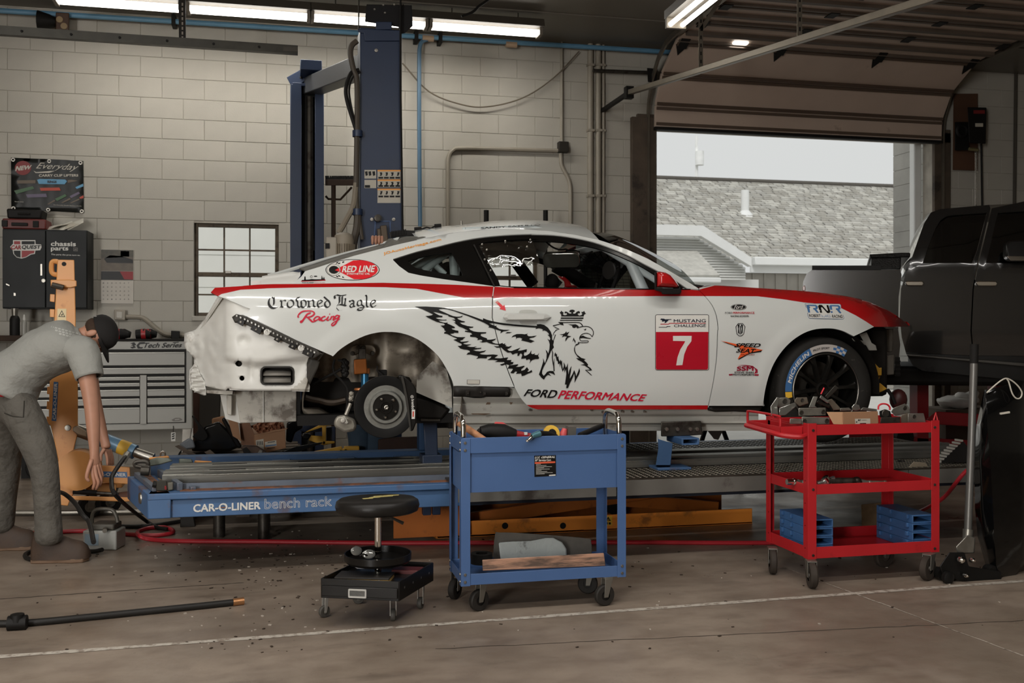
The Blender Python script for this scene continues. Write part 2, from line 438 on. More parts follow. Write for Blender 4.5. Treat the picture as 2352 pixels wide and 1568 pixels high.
for k in range(-1,rows):
 z0=.023+.203*k;off=-2.162+(0 if k%2 else BW/2)
 n0=int((WX0-off)/BW)-1
 for i in range(n0,n0+44):
  xs=[(off+i*BW,off+(i+1)*BW)]
  for(a0,a1)in((QX0,QX1),(RX0,RX1),(DX0,DX1)):
   zz0,zz1=(-1,DZ)if a0==DX0 else(QZ0,QZ1)
   if z0+.203>zz0+.03 and z0<zz1-.03:
    nx=[]
    for(b0,b1)in xs:
     if b1<=a0 or b0>=a1:nx.append((b0,b1))
     else:
      if b0<a0:nx.append((b0,a0))
      if b1>a1:nx.append((a1,b1))
    xs=nx
  for(b0,b1)in xs:
   b0=max(b0,WX0);b1=min(b1,WX1)
   if b1-b0<.04 or z0+.203>CEIL+.15 or z0<-.05:continue
   w=round(b1-b0,3)
   if visible(b0,b1,z0,z0+.203)and cnt<298:
    if w not in proto:
     ob=block_mesh(w).build('block',BLOCK,wb,smooth=0,recalc=False);proto[w]=ob
    else:
     ob=proto[w].copy();COL.objects.link(ob)
    ob.location=(b0,WY-random.uniform(0,.002),z0);cnt+=1
   else:
    bm_=block_mesh(w);stuff.add(bm_.v,bm_.f,T(b0,WY,z0))
so=stuff.build('block_course',BLOCK,wb,smooth=0,recalc=False);so['kind']='stuff'
mb=MB();mb.bx(WX0-.2,WX0,FY,WY+.2,0,CEIL);struct(mb.build('wall_left',SHELL,smooth=0))
mb=MB();mb.bx(WX1,WX1+.2,FY,WY+.2,0,CEIL);struct(mb.build('wall_right',SHELL,smooth=0))
mb=MB()
mb.bx(WX0,WX1,FY-.2,FY,0,CEIL)
struct(mb.build('wall_front',SHELL,smooth=0))
mb=MB();mb.bx(WX0-.2,WX1+.2,FY-.2,WY+.2,CEIL,CEIL+.15);ce=struct(mb.build('ceiling',CEILM,smooth=0))
seam=MB()
for k in range(10):seam.bx(WX0,WX1,FY+k*1.5+.6,FY+k*1.5+.63,CEIL-.012,CEIL)
seam.build('seam_strip',CEILM,ce,smooth=0)
mb=MB();mb.bx(DX0-.27,DX0+.02,WY-.07,WY,0,DZ+.1);mb.bx(DX1-.02,DX1+.2,WY-.05,WY,0,DZ+.1);mb.bx(DX0-.2,DX1+.2,WY-.05,WY,DZ-.02,DZ+.14)
struct(mb.build('trim_1',DARKW,bevel=.004))
def window_mat():
 return mat('rusty_steel_sash',(86,74,58),.6,.2,.2,10,dirt=((54,40,28),.4,12))
WIN=window_mat();PANE=glass('dusty_pane',(250,250,248),.15,.07)
def make_window(nm_,QX0,QX1,cols):
 y0,y1=WY+.06,WY+.11;fw=.035;mb=MB()
 mb.bx(QX0,QX0+fw,y0,y1,QZ0,QZ1);mb.bx(QX1-fw,QX1,y0,y1,QZ0,QZ1);mb.bx(QX0+fw,QX1-fw,y0,y1,QZ1-fw,QZ1);mb.bx(QX0+fw,QX1-fw,y0,y1,QZ0,QZ0+fw)
 win=struct(mb.build(nm_,WIN,bevel=.004))
 zm=U(540,630,WY).z
 mb=MB();mb.bx(QX0+fw,QX1-fw,y0-.015,y1,zm-.022,zm+.022);mb.build('meeting_rail',WIN,win,bevel=.003)
 gx=[QX0+fw+(QX1-QX0-2*fw)*k/cols for k in range(cols+1)]
 for sash,(zb,zt)in(('upper',(zm+.022,QZ1-fw)),('lower',(QZ0+fw,zm-.022))):
  zmid=(zb+zt)/2
  for k in range(1,cols):
   mb=MB();mb.bx(gx[k]-.008,gx[k]+.008,y0+.005,y1-.01,zb,zt);mb.build('muntin',WIN,win)
  mb=MB();mb.bx(QX0+fw,QX1-fw,y0+.01,y1-.012,zmid-.008,zmid+.008);mb.build('muntin',WIN,win)
  for k in range(cols):
   for(q0,q1)in((zb,zmid),(zmid,zt)):
    mb=MB();mb.bx(gx[k],gx[k+1],y0+.022,y0+.026,q0,q1);mb.build('pane',PANE,win,smooth=0)
 mb=MB();mb.bx(QX0+.3,QX0+.36,y0-.04,y0-.012,zm+.01,zm+.035);mb.build('sash_lock',STEEL,win,bevel=.003)
 mb=MB();mb.bx(QX0-.02,QX1+.02,WY-.02,WY+.06,QZ0-.05,QZ0);mb.build('window_sill',BLOCK,win,bevel=.006)
make_window('window_1',QX0,QX1,3);make_window('window_2',RX0,RX1,2)
PAVE=mat('outdoor_concrete',(190,188,182),.8,0,.08,3)
mb=MB();mb.bx(-25,40,WY+.25,60,-.2,-.02);struct(mb.build('ground',PAVE,smooth=0))
SIDING=mat('pale_vinyl_siding',(206,206,202),.55,0,.03);FASCIA=mat('white_fascia',(226,227,225),.45,0,.02)
SHING=mat('asphalt_shingle',(172,170,163),.9,0,.14,9,.3,60,rand=.12)
VSID=mat('grey_board_siding',(150,146,138),.7,0,.06)
hs=thing('neighbour_house','house with grey shingle roof and white fascia outside the open bay door','house',(U(1800,755,20).x,20,0))
E0=U(1440,600,20);EX0=U(1300,600,20).x;EX1=U(2600,600,20).x;ez=U(1850,597,20).z;ry=24.6;rz_=U(1800,421,ry).z
slope=(rz_-ez)/(ry-20)
mb=MB();mb.add([(EX0,20,ez),(EX1,20,ez),(EX1+2,ry,rz_),(EX0-2,ry,rz_),(EX0,20,ez-.1),(EX1,20,ez-.1)],[(0,1,2,3),(0,4,5,1)])
mb.build('roof_deck',SHING,hs,smooth=0)
mb=MB();nc=34;random.seed(3)
for k in range(nc):
 t0=k/nc;t1=(k+1)/nc;x=EX0-2*t0
 while x<EX1+2*t0:
  w=random.uniform(.14,.3);a_=20+(ry-20)*t0-.02;b_=20+(ry-20)*t1;za=ez+(rz_-ez)*t0+random.uniform(.012,.035);zb=ez+(rz_-ez)*t1+.006
  mb.add([(x,a_,za),(x+w-.012,a_,za),(x+w-.012,b_,zb),(x,b_,zb),(x,a_,za-.035),(x+w-.012,a_,za-.035)],[(0,1,2,3),(0,4,5,1)])
  mb.m[-2:]=[random.randrange(3)]*2
  x+=w
o=mb.build('shingle_courses',[SHING,mat('asphalt_shingle_dark',(158,155,147),.9,0,.1,9),mat('asphalt_shingle_pale',(184,182,174),.9,0,.1,9)],hs,smooth=0,recalc=False);o['kind']='stuff'
mb=MB();mb.tube([(EX0-2,ry,rz_+.02),(EX1+2,ry,rz_+.02)],.07,8);mb.build('ridge_cap',mat('ridge_dark',(84,80,74),.9),hs)
x0=U(1722,600,19.8).x;x1=EX1
mb=MB();mb.bx(x0,x1,19.55,19.7,ez-.16,ez+.02);mb.build('gutter',FASCIA,hs,bevel=.02)
mb=MB();mb.bx(x0,x1,19.72,19.8,ez-.3,ez+.0);mb.build('fascia_board',FASCIA,hs)
mb=MB();mb.bx(x0,x1,20.25,20.4,0,ez-.28)
x=x0
while x<x1:mb.bx(x,x+.03,20.22,20.26,0,ez-.3);x+=.28
mb.build('board_wall',VSID,hs,smooth=0)
zA=U(1500,516,19.2).z;zA2=U(1500,540,19.2).z;xa=U(1380,520,19.2).x;xb=U(1612,520,19.2).x;xc=U(1722,600,19.2).x;zc=U(1722,592,19.2).z;zc2=U(1722,612,19.2).z
mb=MB();mb.prism([(xa,zA),(xb,zA),(xc,zc),(xc,zc2),(xb-.05,zA2),(xa,zA2)],0,.18,XZ((0,19.3,0)));mb.build('rake_board',FASCIA,hs,smooth=0)
mb=MB();zs0=U(1500,640,19.4).z;kx=12
nrow=16
for k in range(nrow):
 q0=zs0+(zA2-zs0)*k/nrow;q1=zs0+(zA2-zs0)*(k+1)/nrow;zmid=(q0+q1)/2
 xe=xc if zmid<zc2 else xb+(xc-xb)*(zA2-zmid)/(zA2-zc2)
 mb.bx(xa,xe,19.42-.0,19.5,q0,q1);mb.add([(xa,19.38,q0),(xe,19.38,q0),(xe,19.42,q1),(xa,19.42,q1),(xa,19.42,q0),(xe,19.42,q0)],[(0,1,2,3),(0,4,5,1)])
o=mb.build('lap_siding',SIDING,hs,smooth=0);o['kind']='stuff'
lo=U(1500,575,19.0);l2=U(1650,640,18.2);
mb=MB();mb.add([(xa,19.35,U(1500,582,19.35).z),(U(1600,582,19.35).x,19.35,U(1600,582,19.35).z),(U(1652,640,18.2).x,18.2,U(1652,638,18.2).z),(xa,18.2,U(1500,638,18.2).z)],[(0,1,2,3)])
mb.build('porch_roof',SHING,hs,smooth=0,solid=.06)
mb=MB();mb.bx(xa,U(1652,640,18.15).x,18.05,18.2,U(1500,648,18.15).z,U(1500,636,18.15).z);mb.build('porch_gutter',FASCIA,hs,bevel=.02)
mb=MB();mb.bx(xa,U(1730,700,19.8).x,19.55,19.6,0,U(1600,640,19.5).z);mb.build('lower_wall',SIDING,hs,smooth=0)
p=U(1707,480,22.6);mb=MB();mb.lathe([(0,p.z+.45),(.1,p.z+.45),(.1,p.z-.3)],10,T(p.x,22.5,0));mb.lathe([(.3,p.z-.28),(.1,p.z-.05)],10,T(p.x,22.5,0));mb.build('vent_pipe',FASCIA,hs)
mb=MB();xL=U(300,600,16).x;xR=6.0
for k in range(10):mb.bx(xL,xR,15.95,15.97,k*.5+.012,k*.5+.5)
mb.bx(xL,xR,15.97,16.6,0,4.9)
o=mb.build('neighbour_shed',mat('bright_siding',(244,245,243),.6,0,.02),smooth=0);tag(o,'white lap-sided building seen through the small steel window','building')
p=U(1600,600,28);mb=MB();mb.tube([(p.x,28,0),(p.x,28,U(1600,312,28).z)],[.06,.045],8);pole=mb.build('utility_pole',mat('pale_weathered_pole',(236,237,235),.8));tag(pole,'pale thin utility pole rising behind the shingle roof','pole')
mb=MB();q=U(1600,362,28);mb.lathe([(0,-.4),(.22,-.4),(.22,.3),(0,.3)],10,T(q.x+.05,27.9,q.z)@Matrix.Scale(.6,4));mb.build('transformer',mat('pale_weathered_pole',(196,196,190)),pole)
xw=U(2117,400,WY+.6).x
mb=MB()
for k in range(22):
 mb.bx(xw+.0,xw+.6,WY+.25,WY+1.2,k*.203+.003,k*.203+.2)
mb.bx(xw+.01,xw+.6,WY+.255,WY+1.19,0,4.5)
o=struct(mb.build('wall_wing',mat('outdoor_block',(158,156,150),.8,0,.08,5,.2,60),smooth=0))
mb=MB();mb.bx(DX1-.12,DX1-.02,WY+.2,WY+.3,0,3.9);o=mb.build('downspout',FASCIA,bevel=.015);tag(o,'white square downspout at the right side of the open bay','downspout')
from mathutils import noise as mnoise
# the race car
Y0=5.66;HW=.955;YC=Y0+HW;ZB=.665;XR,ZR=.58,.93;XF,ZF=3.345,.985
CAR=thing('race_car','white and red race coupe raised on the blue bench, rear bumper and wheel off','car',(1.9,YC,ZB))
WP=mat('white_car_paint',(206,208,204),.26,0,.012,1.5,coat=.8,rough_var=0)
RP=mat('red_car_paint',(168,20,22),.24,0,.02,1.5,coat=.8,rough_var=0)
WPI=mat('white_primer_body',(214,213,207),.42,0,.05,4,dirt=((120,104,88),.12,5,.5))
WPD=mat('dirty_white_body',(190,186,176),.5,0,.1,5,dirt=((74,60,48),.42,6,.8))
TRIM=mat('gloss_black_trim',(14,13,12),.16,0,.03,rough_var=0)
INTER=mat('dark_interior',(26,24,22),.7,0,.1)
LINER=mat('grimy_wheelhouse',(152,142,127),.48,.25,.16,5,dirt=((60,48,38),.5,4,.8))
CARDARK=mat('car_underside',(28,25,22),.65,.2,.25,10)
def interp(tab,x):
 if x<=tab[0][0]:return tab[0][1]
 for i in range(len(tab)-1):
  a,b=tab[i],tab[i+1]
  if x<=b[0]:
   t=(x-a[0])/(b[0]-a[0]);m0=(b[1]-a[1]);
   def sl(k):
    if k<=0 or k>=len(tab)-1:return m0/(b[0]-a[0])
    p,q=tab[k-1],tab[k+1];return(q[1]-p[1])/(q[0]-p[0])
   d0,d1=sl(i)*(b[0]-a[0]),sl(i+1)*(b[0]-a[0])
   t2,t3=t*t,t*t*t
   return(2*t3-3*t2+1)*a[1]+(t3-2*t2+t)*d0+(-2*t3+3*t2)*b[1]+(t3-t2)*d1
 return tab[-1][1]
def sstep(a,b,x):
 t=min(1,max(0,(x-a)/(b-a)));return t*t*(3-2*t)
MID=[(-.2,.12),(.10,.075),(.2,.05),(.33,.022),(.5,.006),(.62,0),(.74,.008),(.84,.022),(.91,.045),(.955,.075),(1.0,.108),(1.05,.135),(1.15,.20),(1.25,.275),(1.31,.335),(1.345,.39),(1.37,.46),(1.39,.56),(1.41,.70),(1.43,.94)]
FRT=[(-.5,.5),(-.1,.26),(0,.18),(.015,.135),(.04,.09),(.08,.055),(.14,.026),(.22,.01),(.32,0),(.6,.02),(.75,.055)]
TEH=[(1600,657),(1636,655),(1730,660.5),(1830.5,667),(1897.5,673.4),(1961,683),(1999.5,694.2),(2037.8,711.7),(2069.6,732.2),(2088,748)]
def plan(X):
 p=0
 if X>3.5:p+=((X-3.5)/.55)**2*.25
 if X<.1:p+=((.1-X)/.45)**2*.07
 return p
HT=[]
for px,py in TEH:
 Y=Y0+.18
 for _ in range(20):
  p=U(px,py,Y);Y=Y0+.18+plan(p.x)
 HT.append((p.x,p.z-ZB))
def arc_bump(X,Z):
 b=0
 for(ax,az,R)in((XR,ZR+.0,.425),(XF,ZF-.02,.40)):
  d=math.hypot(X-ax,Z-az)
  if Z>.9:b+=.009*(1-sstep(R+.05,R+.10,d))
 return b
def carY(X,Z):
 h=Z-ZB
 m=interp(MID,h);w=sstep(2.3,2.9,X)
 if w>0:
  f=interp(FRT,interp(HT,X)-h);m=m*(1-w)+f*w
 m-=.03*math.exp(-((X-.5)/.55)**2-((h-.80)/.14)**2)
 return Y0+min(max(m,-.03)+plan(X)-arc_bump(X,Z),HW)
def S(px,py,off=0.0):
 Y=Y0+.05
 for _ in range(28):
  p=U(px,py,Y);Y+=(carY(p.x,p.z)-Y)*.85
 return U(px,py,Y-off)
def D3(px,py):return S(px,py,.0035)
def mirror(o,name=None):
 me=o.data.copy();yc=0.0
 for v in me.vertices:v.co.y=2*(0)-v.co.y
 me.flip_normals();c=bpy.data.objects.new(name or o.name,me);COL.objects.link(c);c.parent=o.parent
 for m in o.modifiers:
  n_=c.modifiers.new(m.name,m.type)
  if m.type=='SOLIDIFY':n_.thickness=m.thickness;n_.offset=m.offset
  elif m.type=='EDGE_SPLIT':n_.split_angle=m.split_angle
 return c
A_=lambda pts:ZM(420,620,6.533,pts)
B_=lambda pts:ZM(420,780,6.533,pts)
C_=lambda pts:ZM(600,500,6.533,pts)
D_=lambda pts:ZM(880,490,6.533,pts)
E_=lambda pts:ZM(1180,490,4.9,pts)
F_=lambda pts:ZM(690,740,5.6,pts)
K_=lambda pts:ZM(940,690,7.842,pts)
H_=lambda pts:ZM(1130,690,7.465,pts)
I_=lambda pts:ZM(1020,870,9.8,pts)
J_=lambda pts:ZM(1740,640,5.228,pts)
Q_=lambda pts:ZM(1400,560,3.136,pts)
TE_tail=[(494,660.3),(556,656.3),(600,652.8),(640,651),(673.5,650)]
TE_c=[(692,635),(701,622.5),(731.6,613.3),(768.4,601),(814.3,587),(860,575),(906,562.8),(958,551.3),(987,544.3)]
TE_roof=[(1020,538.5),(1060,532),(1130,526.5),(1200,526),(1260,530),(1320,539),(1376,551)]
TE_a=[(1404,560),(1441,573),(1486,593),(1527,616),(1557,633.5),(1588,652),(1604,662)]
TE_h=TEH[1:]
stripe_top=A_([(418,335),(480,265),(890,240),(1000,222),(1360,210)])+C_([(600,992),(1200,982),(1900,973)])+D_([(0,1040),(660,1055),(1100,1070),(1655,1098)])+E_([(0,838),(1000,850),(2085,857)])
stripe_bot=A_([(530,390),(580,360),(870,295),(1300,275)])+C_([(0,1060),(600,1046),(1400,1036),(1900,1042)])+D_([(0,1105),(500,1130),(900,1205),(1200,1260),(1400,1275),(1655,1270)])+E_([(0,948),(700,938),(1600,930),(2160,930)])
fend_red_bot=J_([(0,210),(300,245),(560,285),(800,305),(1000,350),(1100,400),(1180,440),(1300,512),(1400,578)])
red_loops=[stripe_top+[(1700,640),(2120,640),(2120,757)]+fend_red_bot[::-1]+stripe_bot[::-1]]
red_sill=[I_([(1840,583),(2400,583)])+Q_([(0,1162),(735,1162),(735,1230),(-300,1230)])+I_([(1840,720)])]
def panel(name,outline,reds=(),mats=None,step=13,parent=CAR,off=0.0,solid=.012,surf=None,both=True,smooth=60,holes=()):
 surf=surf or S;mb=MB()
 V,tr=tri2d([outline]+list(holes),step,list(reds))
 P=[surf(x,y,off)for x,y in V]
 mb.add(P,tr)
 if reds:
  for i,t in enumerate(tr):
   cx=sum(V[k][0]for k in t)/3;cy=sum(V[k][1]for k in t)/3
   mb.m[i]=1 if any(inside([r],cx,cy)for r in reds)else 0
 o=mb.build(name,mats or[WP,RP],parent,smooth=smooth,solid=0,recalc=False)
 me=o.data
 if me.polygons and sum(p.normal.y*p.area for p in me.polygons)>0:me.flip_normals()
 if solid:
  md=o.modifiers.new('solid','SOLIDIFY');md.thickness=solid;md.offset=-1
  es=o.modifiers.new('split','EDGE_SPLIT');es.split_angle=radians(50)
 if both:mirror(o)
 return o
arch_r=spl2(F_([(415,440),(520,340),(680,240),(850,165),(1000,130),(1130,122),(1280,135),(1430,180),(1560,250),(1700,360),(1800,470),(1880,600),(1940,720),(1970,810)]),3)
arch_f=spl2(J_([(1155,690),(1050,635),(955,606),(860,595),(700,605),(560,650),(420,740),(300,860),(200,1010),(130,1180),(85,1370),(65,1530)]),3)
door_l=D_([(1664,1096),(1642,1270),(1638,1568)])+K_([(1492,290),(1520,420),(1600,740),(1700,1050),(1800,1320),(1882,1520)])+I_([(1590,190)])
door_bl=spl2(I_([(1590,190),(1700,390),(1790,510),(1870,590),(1960,642),(2100,685)]),3)
door_r=spl2(E_([(2088,866),(2150,930),(2230,1030),(2280,1150),(2300,1290)])+Q_([(778,640),(773,800),(755,950),(735,1060),(709,1180)]),3)
dlo_top=spl2(D_([(150,682),(500,572),(800,500),(1100,425),(1400,367),(1700,332),(2000,311),(2340,301)])+E_([(200,232),(450,240),(700,275),(900,320),(1100,390),(1300,475),(1450,555),(1650,660),(1800,745),(1960,845)]),3)
dlo_bot=D_([(150,700),(240,790),(380,890),(560,930),(900,985),(1300,1040),(1640,1088),(1750,1090)])+E_([(0,833),(900,846),(1570,852),(1965,853)])
G1=1.1
quarter=A_([(545,398)])+stripe_bot[0:1]+stripe_top[0:1]+TE_tail+TE_c+TE_roof+TE_a
quarter+=[(1604.5,664)]+dlo_top[::-1]+dlo_bot[:7]
quarter+=[(x-G1,y)for x,y in door_l[:-1]]+I_([(1578,180),(900,165),(205,150)])+arch_r[::-1]+A_([(2250,1290),(1700,1050),(1200,800),(900,668),(880,655),(970,640),(1010,580),(900,540),(650,430)])
panel('quarter_panel',quarter,red_loops,step=12)
door=[(x+G1,y)for x,y in door_l[:-1]]+door_bl+[(1625,940)]+[(x-G1,y)for x,y in door_r[::-1]]+E_([(1965,856),(1570,855),(900,849),(0,836)])+D_([(1750,1093)])
DOOR=panel('door',door,red_loops+red_sill,step=12)
fender=[(x+G1,y)for x,y in door_r]+Q_([(712,1165),(1105,1165)])+arch_f[::-1]+J_([(1400,576)])+[(2088,750)]+TE_h[::-1]+[(1606,661)]
panel('front_fender',fender,red_loops,step=12)
def top_strip(name,te,sil,mats,n=8,redw=None,crown=.03,inset=0.0):
 ce=[]
 if sil:
  for px,py in sil:
   p=U(px,py,YC);ce.append((p.x,p.z))
  ce.sort()
 rings=[]
 for px,py in te:
  p=S(px,py,-.004-inset);zc=interp(ce,p.x)if ce else p.z+crown
  ring=[]
  for k in range(2*n+1):
   u=k/n if k<=n else(2*n-k)/n
   y=p.y+(YC-p.y)*u;z=zc-(zc-p.z)*(1-u)**2
   ring.append((p.x,y if k<=n else 2*YC-y,z))
  rings.append(ring)
 mb=MB();mb.loft(rings,closed=False,cap=False)
 if redw:
  cnt=2*n
  for i in range(len(rings)-1):
   for k in range(cnt):
    mb.m[i*cnt+k]=1 if redw(i,min(k,cnt-1-k),rings[i][k])else 0
 o=mb.build(name,mats,CAR,smooth=50)
 return o
sil_roof=[(900,538),(950,531)]+D_([(600,250),(870,212),(1180,185),(1500,140),(2000,117)])+E_([(200,88),(420,110),(640,140),(800,170),(960,225)])
roof_te=spl2(TE_c[-2:]+TE_roof,3)
top_strip('roof_skin',roof_te,sil_roof,[WP],10)
GLS=glass('car_glass',(150,158,156),.01,.1)
top_strip('windshield',spl2(TE_a,3),E_([(960,228),(1100,287),(1280,373),(1500,486),(1700,606),(1850,697),(2000,795),(2085,860)]),[GLS],8)
top_strip('hood',spl2([(1606,661)]+TE_h,3),None,[WP,RP],8,lambda i,k,p:k<6 or p[0]>3.7,.014)
top_strip('rear_deck',spl2(TE_tail[:4],3),None,[WP,RP],6,lambda i,k,p:k<1 or p[0]<-.2,.015)
mb=MB()
for px,py in spl2([(1612,655),(1636,653)],5):pass
a=S(1606,660,-.03);b=S(1640,655,-.03)
mb.add([(a.x,a.y,a.z+.005),(b.x,b.y,b.z-.002),(b.x,2*YC-b.y,b.z-.002),(a.x,2*YC-a.y,a.z+.005)],[(0,1,2,3)]);mb.build('cowl',BLACKM,CAR,smooth=0)
GREYT=mat('grey_sealer',(96,93,86),.7,0,.25,9,.3,30)
def ledge(te,dx,dy0,dy1,dz,m,name):
 mb=MB();ri=[]
 for px,py in te:
  p=S(px,py,-.01);ri.append([(p.x,p.y,p.z-.004),(p.x+dx*.3,p.y+dy0,p.z+dz*.5),(p.x+dx,p.y+dy1,p.z+dz)])
 mb.loft(ri,closed=False,cap=False);o=mb.build(name,m,CAR,smooth=50,solid=.01);mirror(o);return o
ledge(spl2(TE_c[1:],3),-.03,.06,.16,.026,GREYT,'window_flange')
mb=MB();pts=[U(x,y,7.05)for x,y in C_([(100,868),(240,838),(900,640),(1300,530),(1700,432)])]+[U(925,545,7.05),U(965,538,7.05)]
mb.tube(pts,.014,6);mb.build('window_rail',WP,CAR)
mb=MB();te=spl2(TE_tail[2:],3)
ri=[]
for px,py in te:
 p=S(px,py,-.02);t=(px-600)/73
 ri.append([(p.x,p.y+.005,p.z-.01),(p.x,p.y+.05,p.z+.03+.012*t),(p.x,p.y+.3,p.z+.062+.02*t),(p.x,YC,p.z+.07+.02*t),(p.x,2*YC-p.y-.3,p.z+.062+.02*t),(p.x,2*YC-p.y,p.z-.01)])
p=S(690,645,-.03);ri.append([(p.x,p.y+.0,p.z+.03),(p.x,p.y+.06,p.z+.055),(p.x,p.y+.3,p.z+.065),(p.x,YC,p.z+.07),(p.x,2*YC-p.y-.3,p.z+.065),(p.x,2*YC-p.y,p.z+.03)])
mb.loft(ri,closed=False,cap=False);mb.build('trunk_ledge',WPI,CAR,smooth=50)
mb=MB();mb.loft([[U(x,y,yy)for x,y in A_([(1020,185),(1030,172),(1110,158),(1250,158),(1380,170),(1400,205),(1380,212),(1030,212)])]for yy in(5.86,6.0)]);mb.build('hinge_cover',WPI,CAR)
mb=MB();random.seed(5)
top=D_([(0,500),(30,440),(80,380),(130,370),(200,410),(260,370),(330,350),(450,340),(560,350),(660,360)]);bot=D_([(0,515),(60,500),(140,480),(220,460),(300,445),(400,425),(480,405),(560,390),(620,378),(670,365)])
ri=[]
for(a,b)in zip(top,bot):
 mid=((a[0]+b[0])/2,(a[1]+b[1])/2)
 p0=S(b[0],b[1],-.02);
 ri.append([p0,U(mid[0],mid[1],p0.y+.03)+Vector((0,-.02,random.uniform(-.006,.006))),U(a[0],a[1],p0.y+.08),U(a[0],a[1],p0.y+.2)+Vector((0,0,-.01)),U(b[0],b[1],p0.y+.2)])
mb.loft(ri);mb.build('stuffed_bag',mat('grey_fabric',(92,90,84),.85,0,.2,15,.5,40),CAR,smooth=50)
mb=MB();q0=U(896,540,6.2);q1=U(932,535,6.2);q2=U(952,536,6.2)
mb.bar(q0,q1,.05,.035);mb.bar(q1,q2,.05,.03)
for k in range(10):c=q0+(q1-q0)*(k/10+.05);mb.bar(c+Vector((0,-.03,-.012)),c+Vector((0,-.03,.022)),.006,.004)
o=mb.build('cable_track',BLACKM,CAR,smooth=0)
mb=MB();mb.tube([U(952,527,6.35),U(968,526,6.35)],.016,6);mb.tube([U(968,526,6.35),U(980,522,6.35),U(990,524,6.35),U(1000,519,6.35)],.005,5);mb.tube([U(998,519,6.35),U(1013,518,6.35)],.014,6)
mb.build('antenna_lead',BLACKM,CAR)
mb=MB();p=U(1060,519,6.5);mb.tube([p,p+Vector((0,0,.035))],[.008,.006],6);mb.build('roof_pin',STEEL,CAR)
qg=spl2(D_([(372,715),(640,640),(900,598),(1030,592)]),3)+D_([(1060,640),(1130,770),(1195,925),(1180,936)])+spl2(D_([(1100,930),(900,900),(600,845),(480,810),(430,775)]),2)
dw=[(1146,655)]+D_([(1755,1080),(1720,980),(1640,840),(1500,600),(1430,470),(1480,440)])+spl2(D_([(1650,420),(1850,403),(2100,390),(2330,388)])+E_([(200,312),(450,318),(650,340),(850,375),(1000,412),(1150,465),(1300,530),(1450,605),(1570,680)]),3)+E_([(1700,760),(1820,846),(1570,846),(900,838),(0,826)])
trim_out=dlo_top+dlo_bot[::-1]
panel('window_trim',trim_out,(),[TRIM],14,off=-.010,solid=.008,holes=[qg,dw])
panel('quarter_glass',qg,(),[glass('clear_quarter',(225,230,228),.01,.07)],16,off=-.016,solid=0)
mb=MB()
V=[D3(x,y)for x,y in D_([(1350,465),(1372,462),(1680,1088),(1658,1092)])];mb.add(V,[(0,1,2,3)]);mb.build('pillar_seam',mat('satin_black',(34,32,29),.4),CAR,smooth=0)
for nm,pts in(('belt_seal',E_([(0,828),(0,838),(900,851),(1580,857),(1990,857),(1990,848),(900,841)])),):
 mb=MB();lay(mb,[[(1148,657)]+pts],D3,14);mb.build(nm,TRIM,CAR)
FILM=glass('clear_film',(190,190,184),.07,.34)
vf=D_([(1430,470),(1620,450),(1850,425),(2245,418),(2300,560),(2348,735),(2300,775),(2000,790),(1640,815),(1520,640)])
mb=MB();V,tr=tri2d([vf],5)
def film(x,y):
 u=(x-1110)/130;v=(y-555)/60
 b=.035*math.exp(-((u-.42)/.3)**2-((v-.45)/.32)**2)+.014*mnoise.noise((u*5,v*4,2))+.006*mnoise.noise((u*11,v*9,5))
 return S(x,y,-.012+b)
mb.add([film(x,y)for x,y in V],tr);mb.build('vent_film',FILM,CAR,smooth=180)
mb=MB()
for x,y in D_([(1485,463),(1833,415),(2208,395),(1865,495),(2160,500),(1525,690),(1580,745),(1613,855),(1675,780),(1555,545)]):
 p=S(x,y,.0);mb.lathe([(0,.006),(.006,.004),(.007,0)],8,axis(p,(0,-1,0)))
mb.build('film_fastener',STEEL,CAR)
mb=MB();mb.bx(.1,2.95,Y0+.27,2*YC-Y0-.27,ZB+.14,ZB+.2);mb.bx(2.55,3.0,Y0+.2,2*YC-Y0-.2,ZB+.2,ZB+.93);mb.bx(.0,.12,Y0+.35,2*YC-Y0-.35,ZB+.2,ZB+.86)
mb.build('cabin_tub',INTER,CAR,smooth=0)
mb=MB();mb.loft([[(2.22,y,ZB+.70),(2.30,y,ZB+.93),(2.55,y,ZB+.985),(2.75,y,ZB+.96),(2.75,y,ZB+.5),(2.3,y,ZB+.5)]for y in(Y0+.16,YC,2*YC-Y0-.16)]);mb.build('dashboard',INTER,CAR,bevel=.02)
CAGE=mat('cage_white',(190,198,198),.38,0,.03)
def cage(pts,r=.026,n=10):
 mb=MB();mb.tube(pts,r,n);return mb.build('cage_tube',CAGE,CAR)
yn=Y0+.30;yf=2*YC-yn
for y in(yn,yf):
 cage([(1.0,y,ZB+.2),(1.02,y,ZB+.95),(1.12,y+(YC-y)*.18,ZB+1.31)])
 cage([(1.12,y+(YC-y)*.18,ZB+1.31),(1.55,y+(YC-y)*.2,ZB+1.335),(2.0,y+(YC-y)*.14,ZB+1.23),(2.5,y-(y-YC)*.04,ZB+.93),(2.62,y,ZB+.5)])
 cage([(1.12,y+(YC-y)*.2,ZB+1.28),(.72,y+(YC-y)*.2,ZB+1.02),(.3,y+(YC-y)*.25,ZB+.75)])
 cage([(1.05,y+.05,ZB+1.0),(.68,y+(YC-y)*.3,ZB+.72)])
 cage([(2.18,y+(YC-y)*.1,ZB+1.14),(2.36,y+(YC-y)*.02,ZB+.72)],.036)
cage([(1.12,yn+.12,ZB+1.31),(1.12,yf-.12,ZB+1.31)]);cage([(2.0,yn+.1,ZB+1.23),(2.0,yf-.1,ZB+1.23)]);cage([(1.03,yn,ZB+.9),(1.03,yf,ZB+.9)])
for a,b,r in(((945,617),(1012,578),.022),((972,622),(1032,578),.022),((1040,576),(1044,636),.027),((1001,610),(1022,630),.018),((938,604),(968,583),.014)):
 cage([U(a[0],a[1],5.98),U(b[0],b[1],5.98)],r)
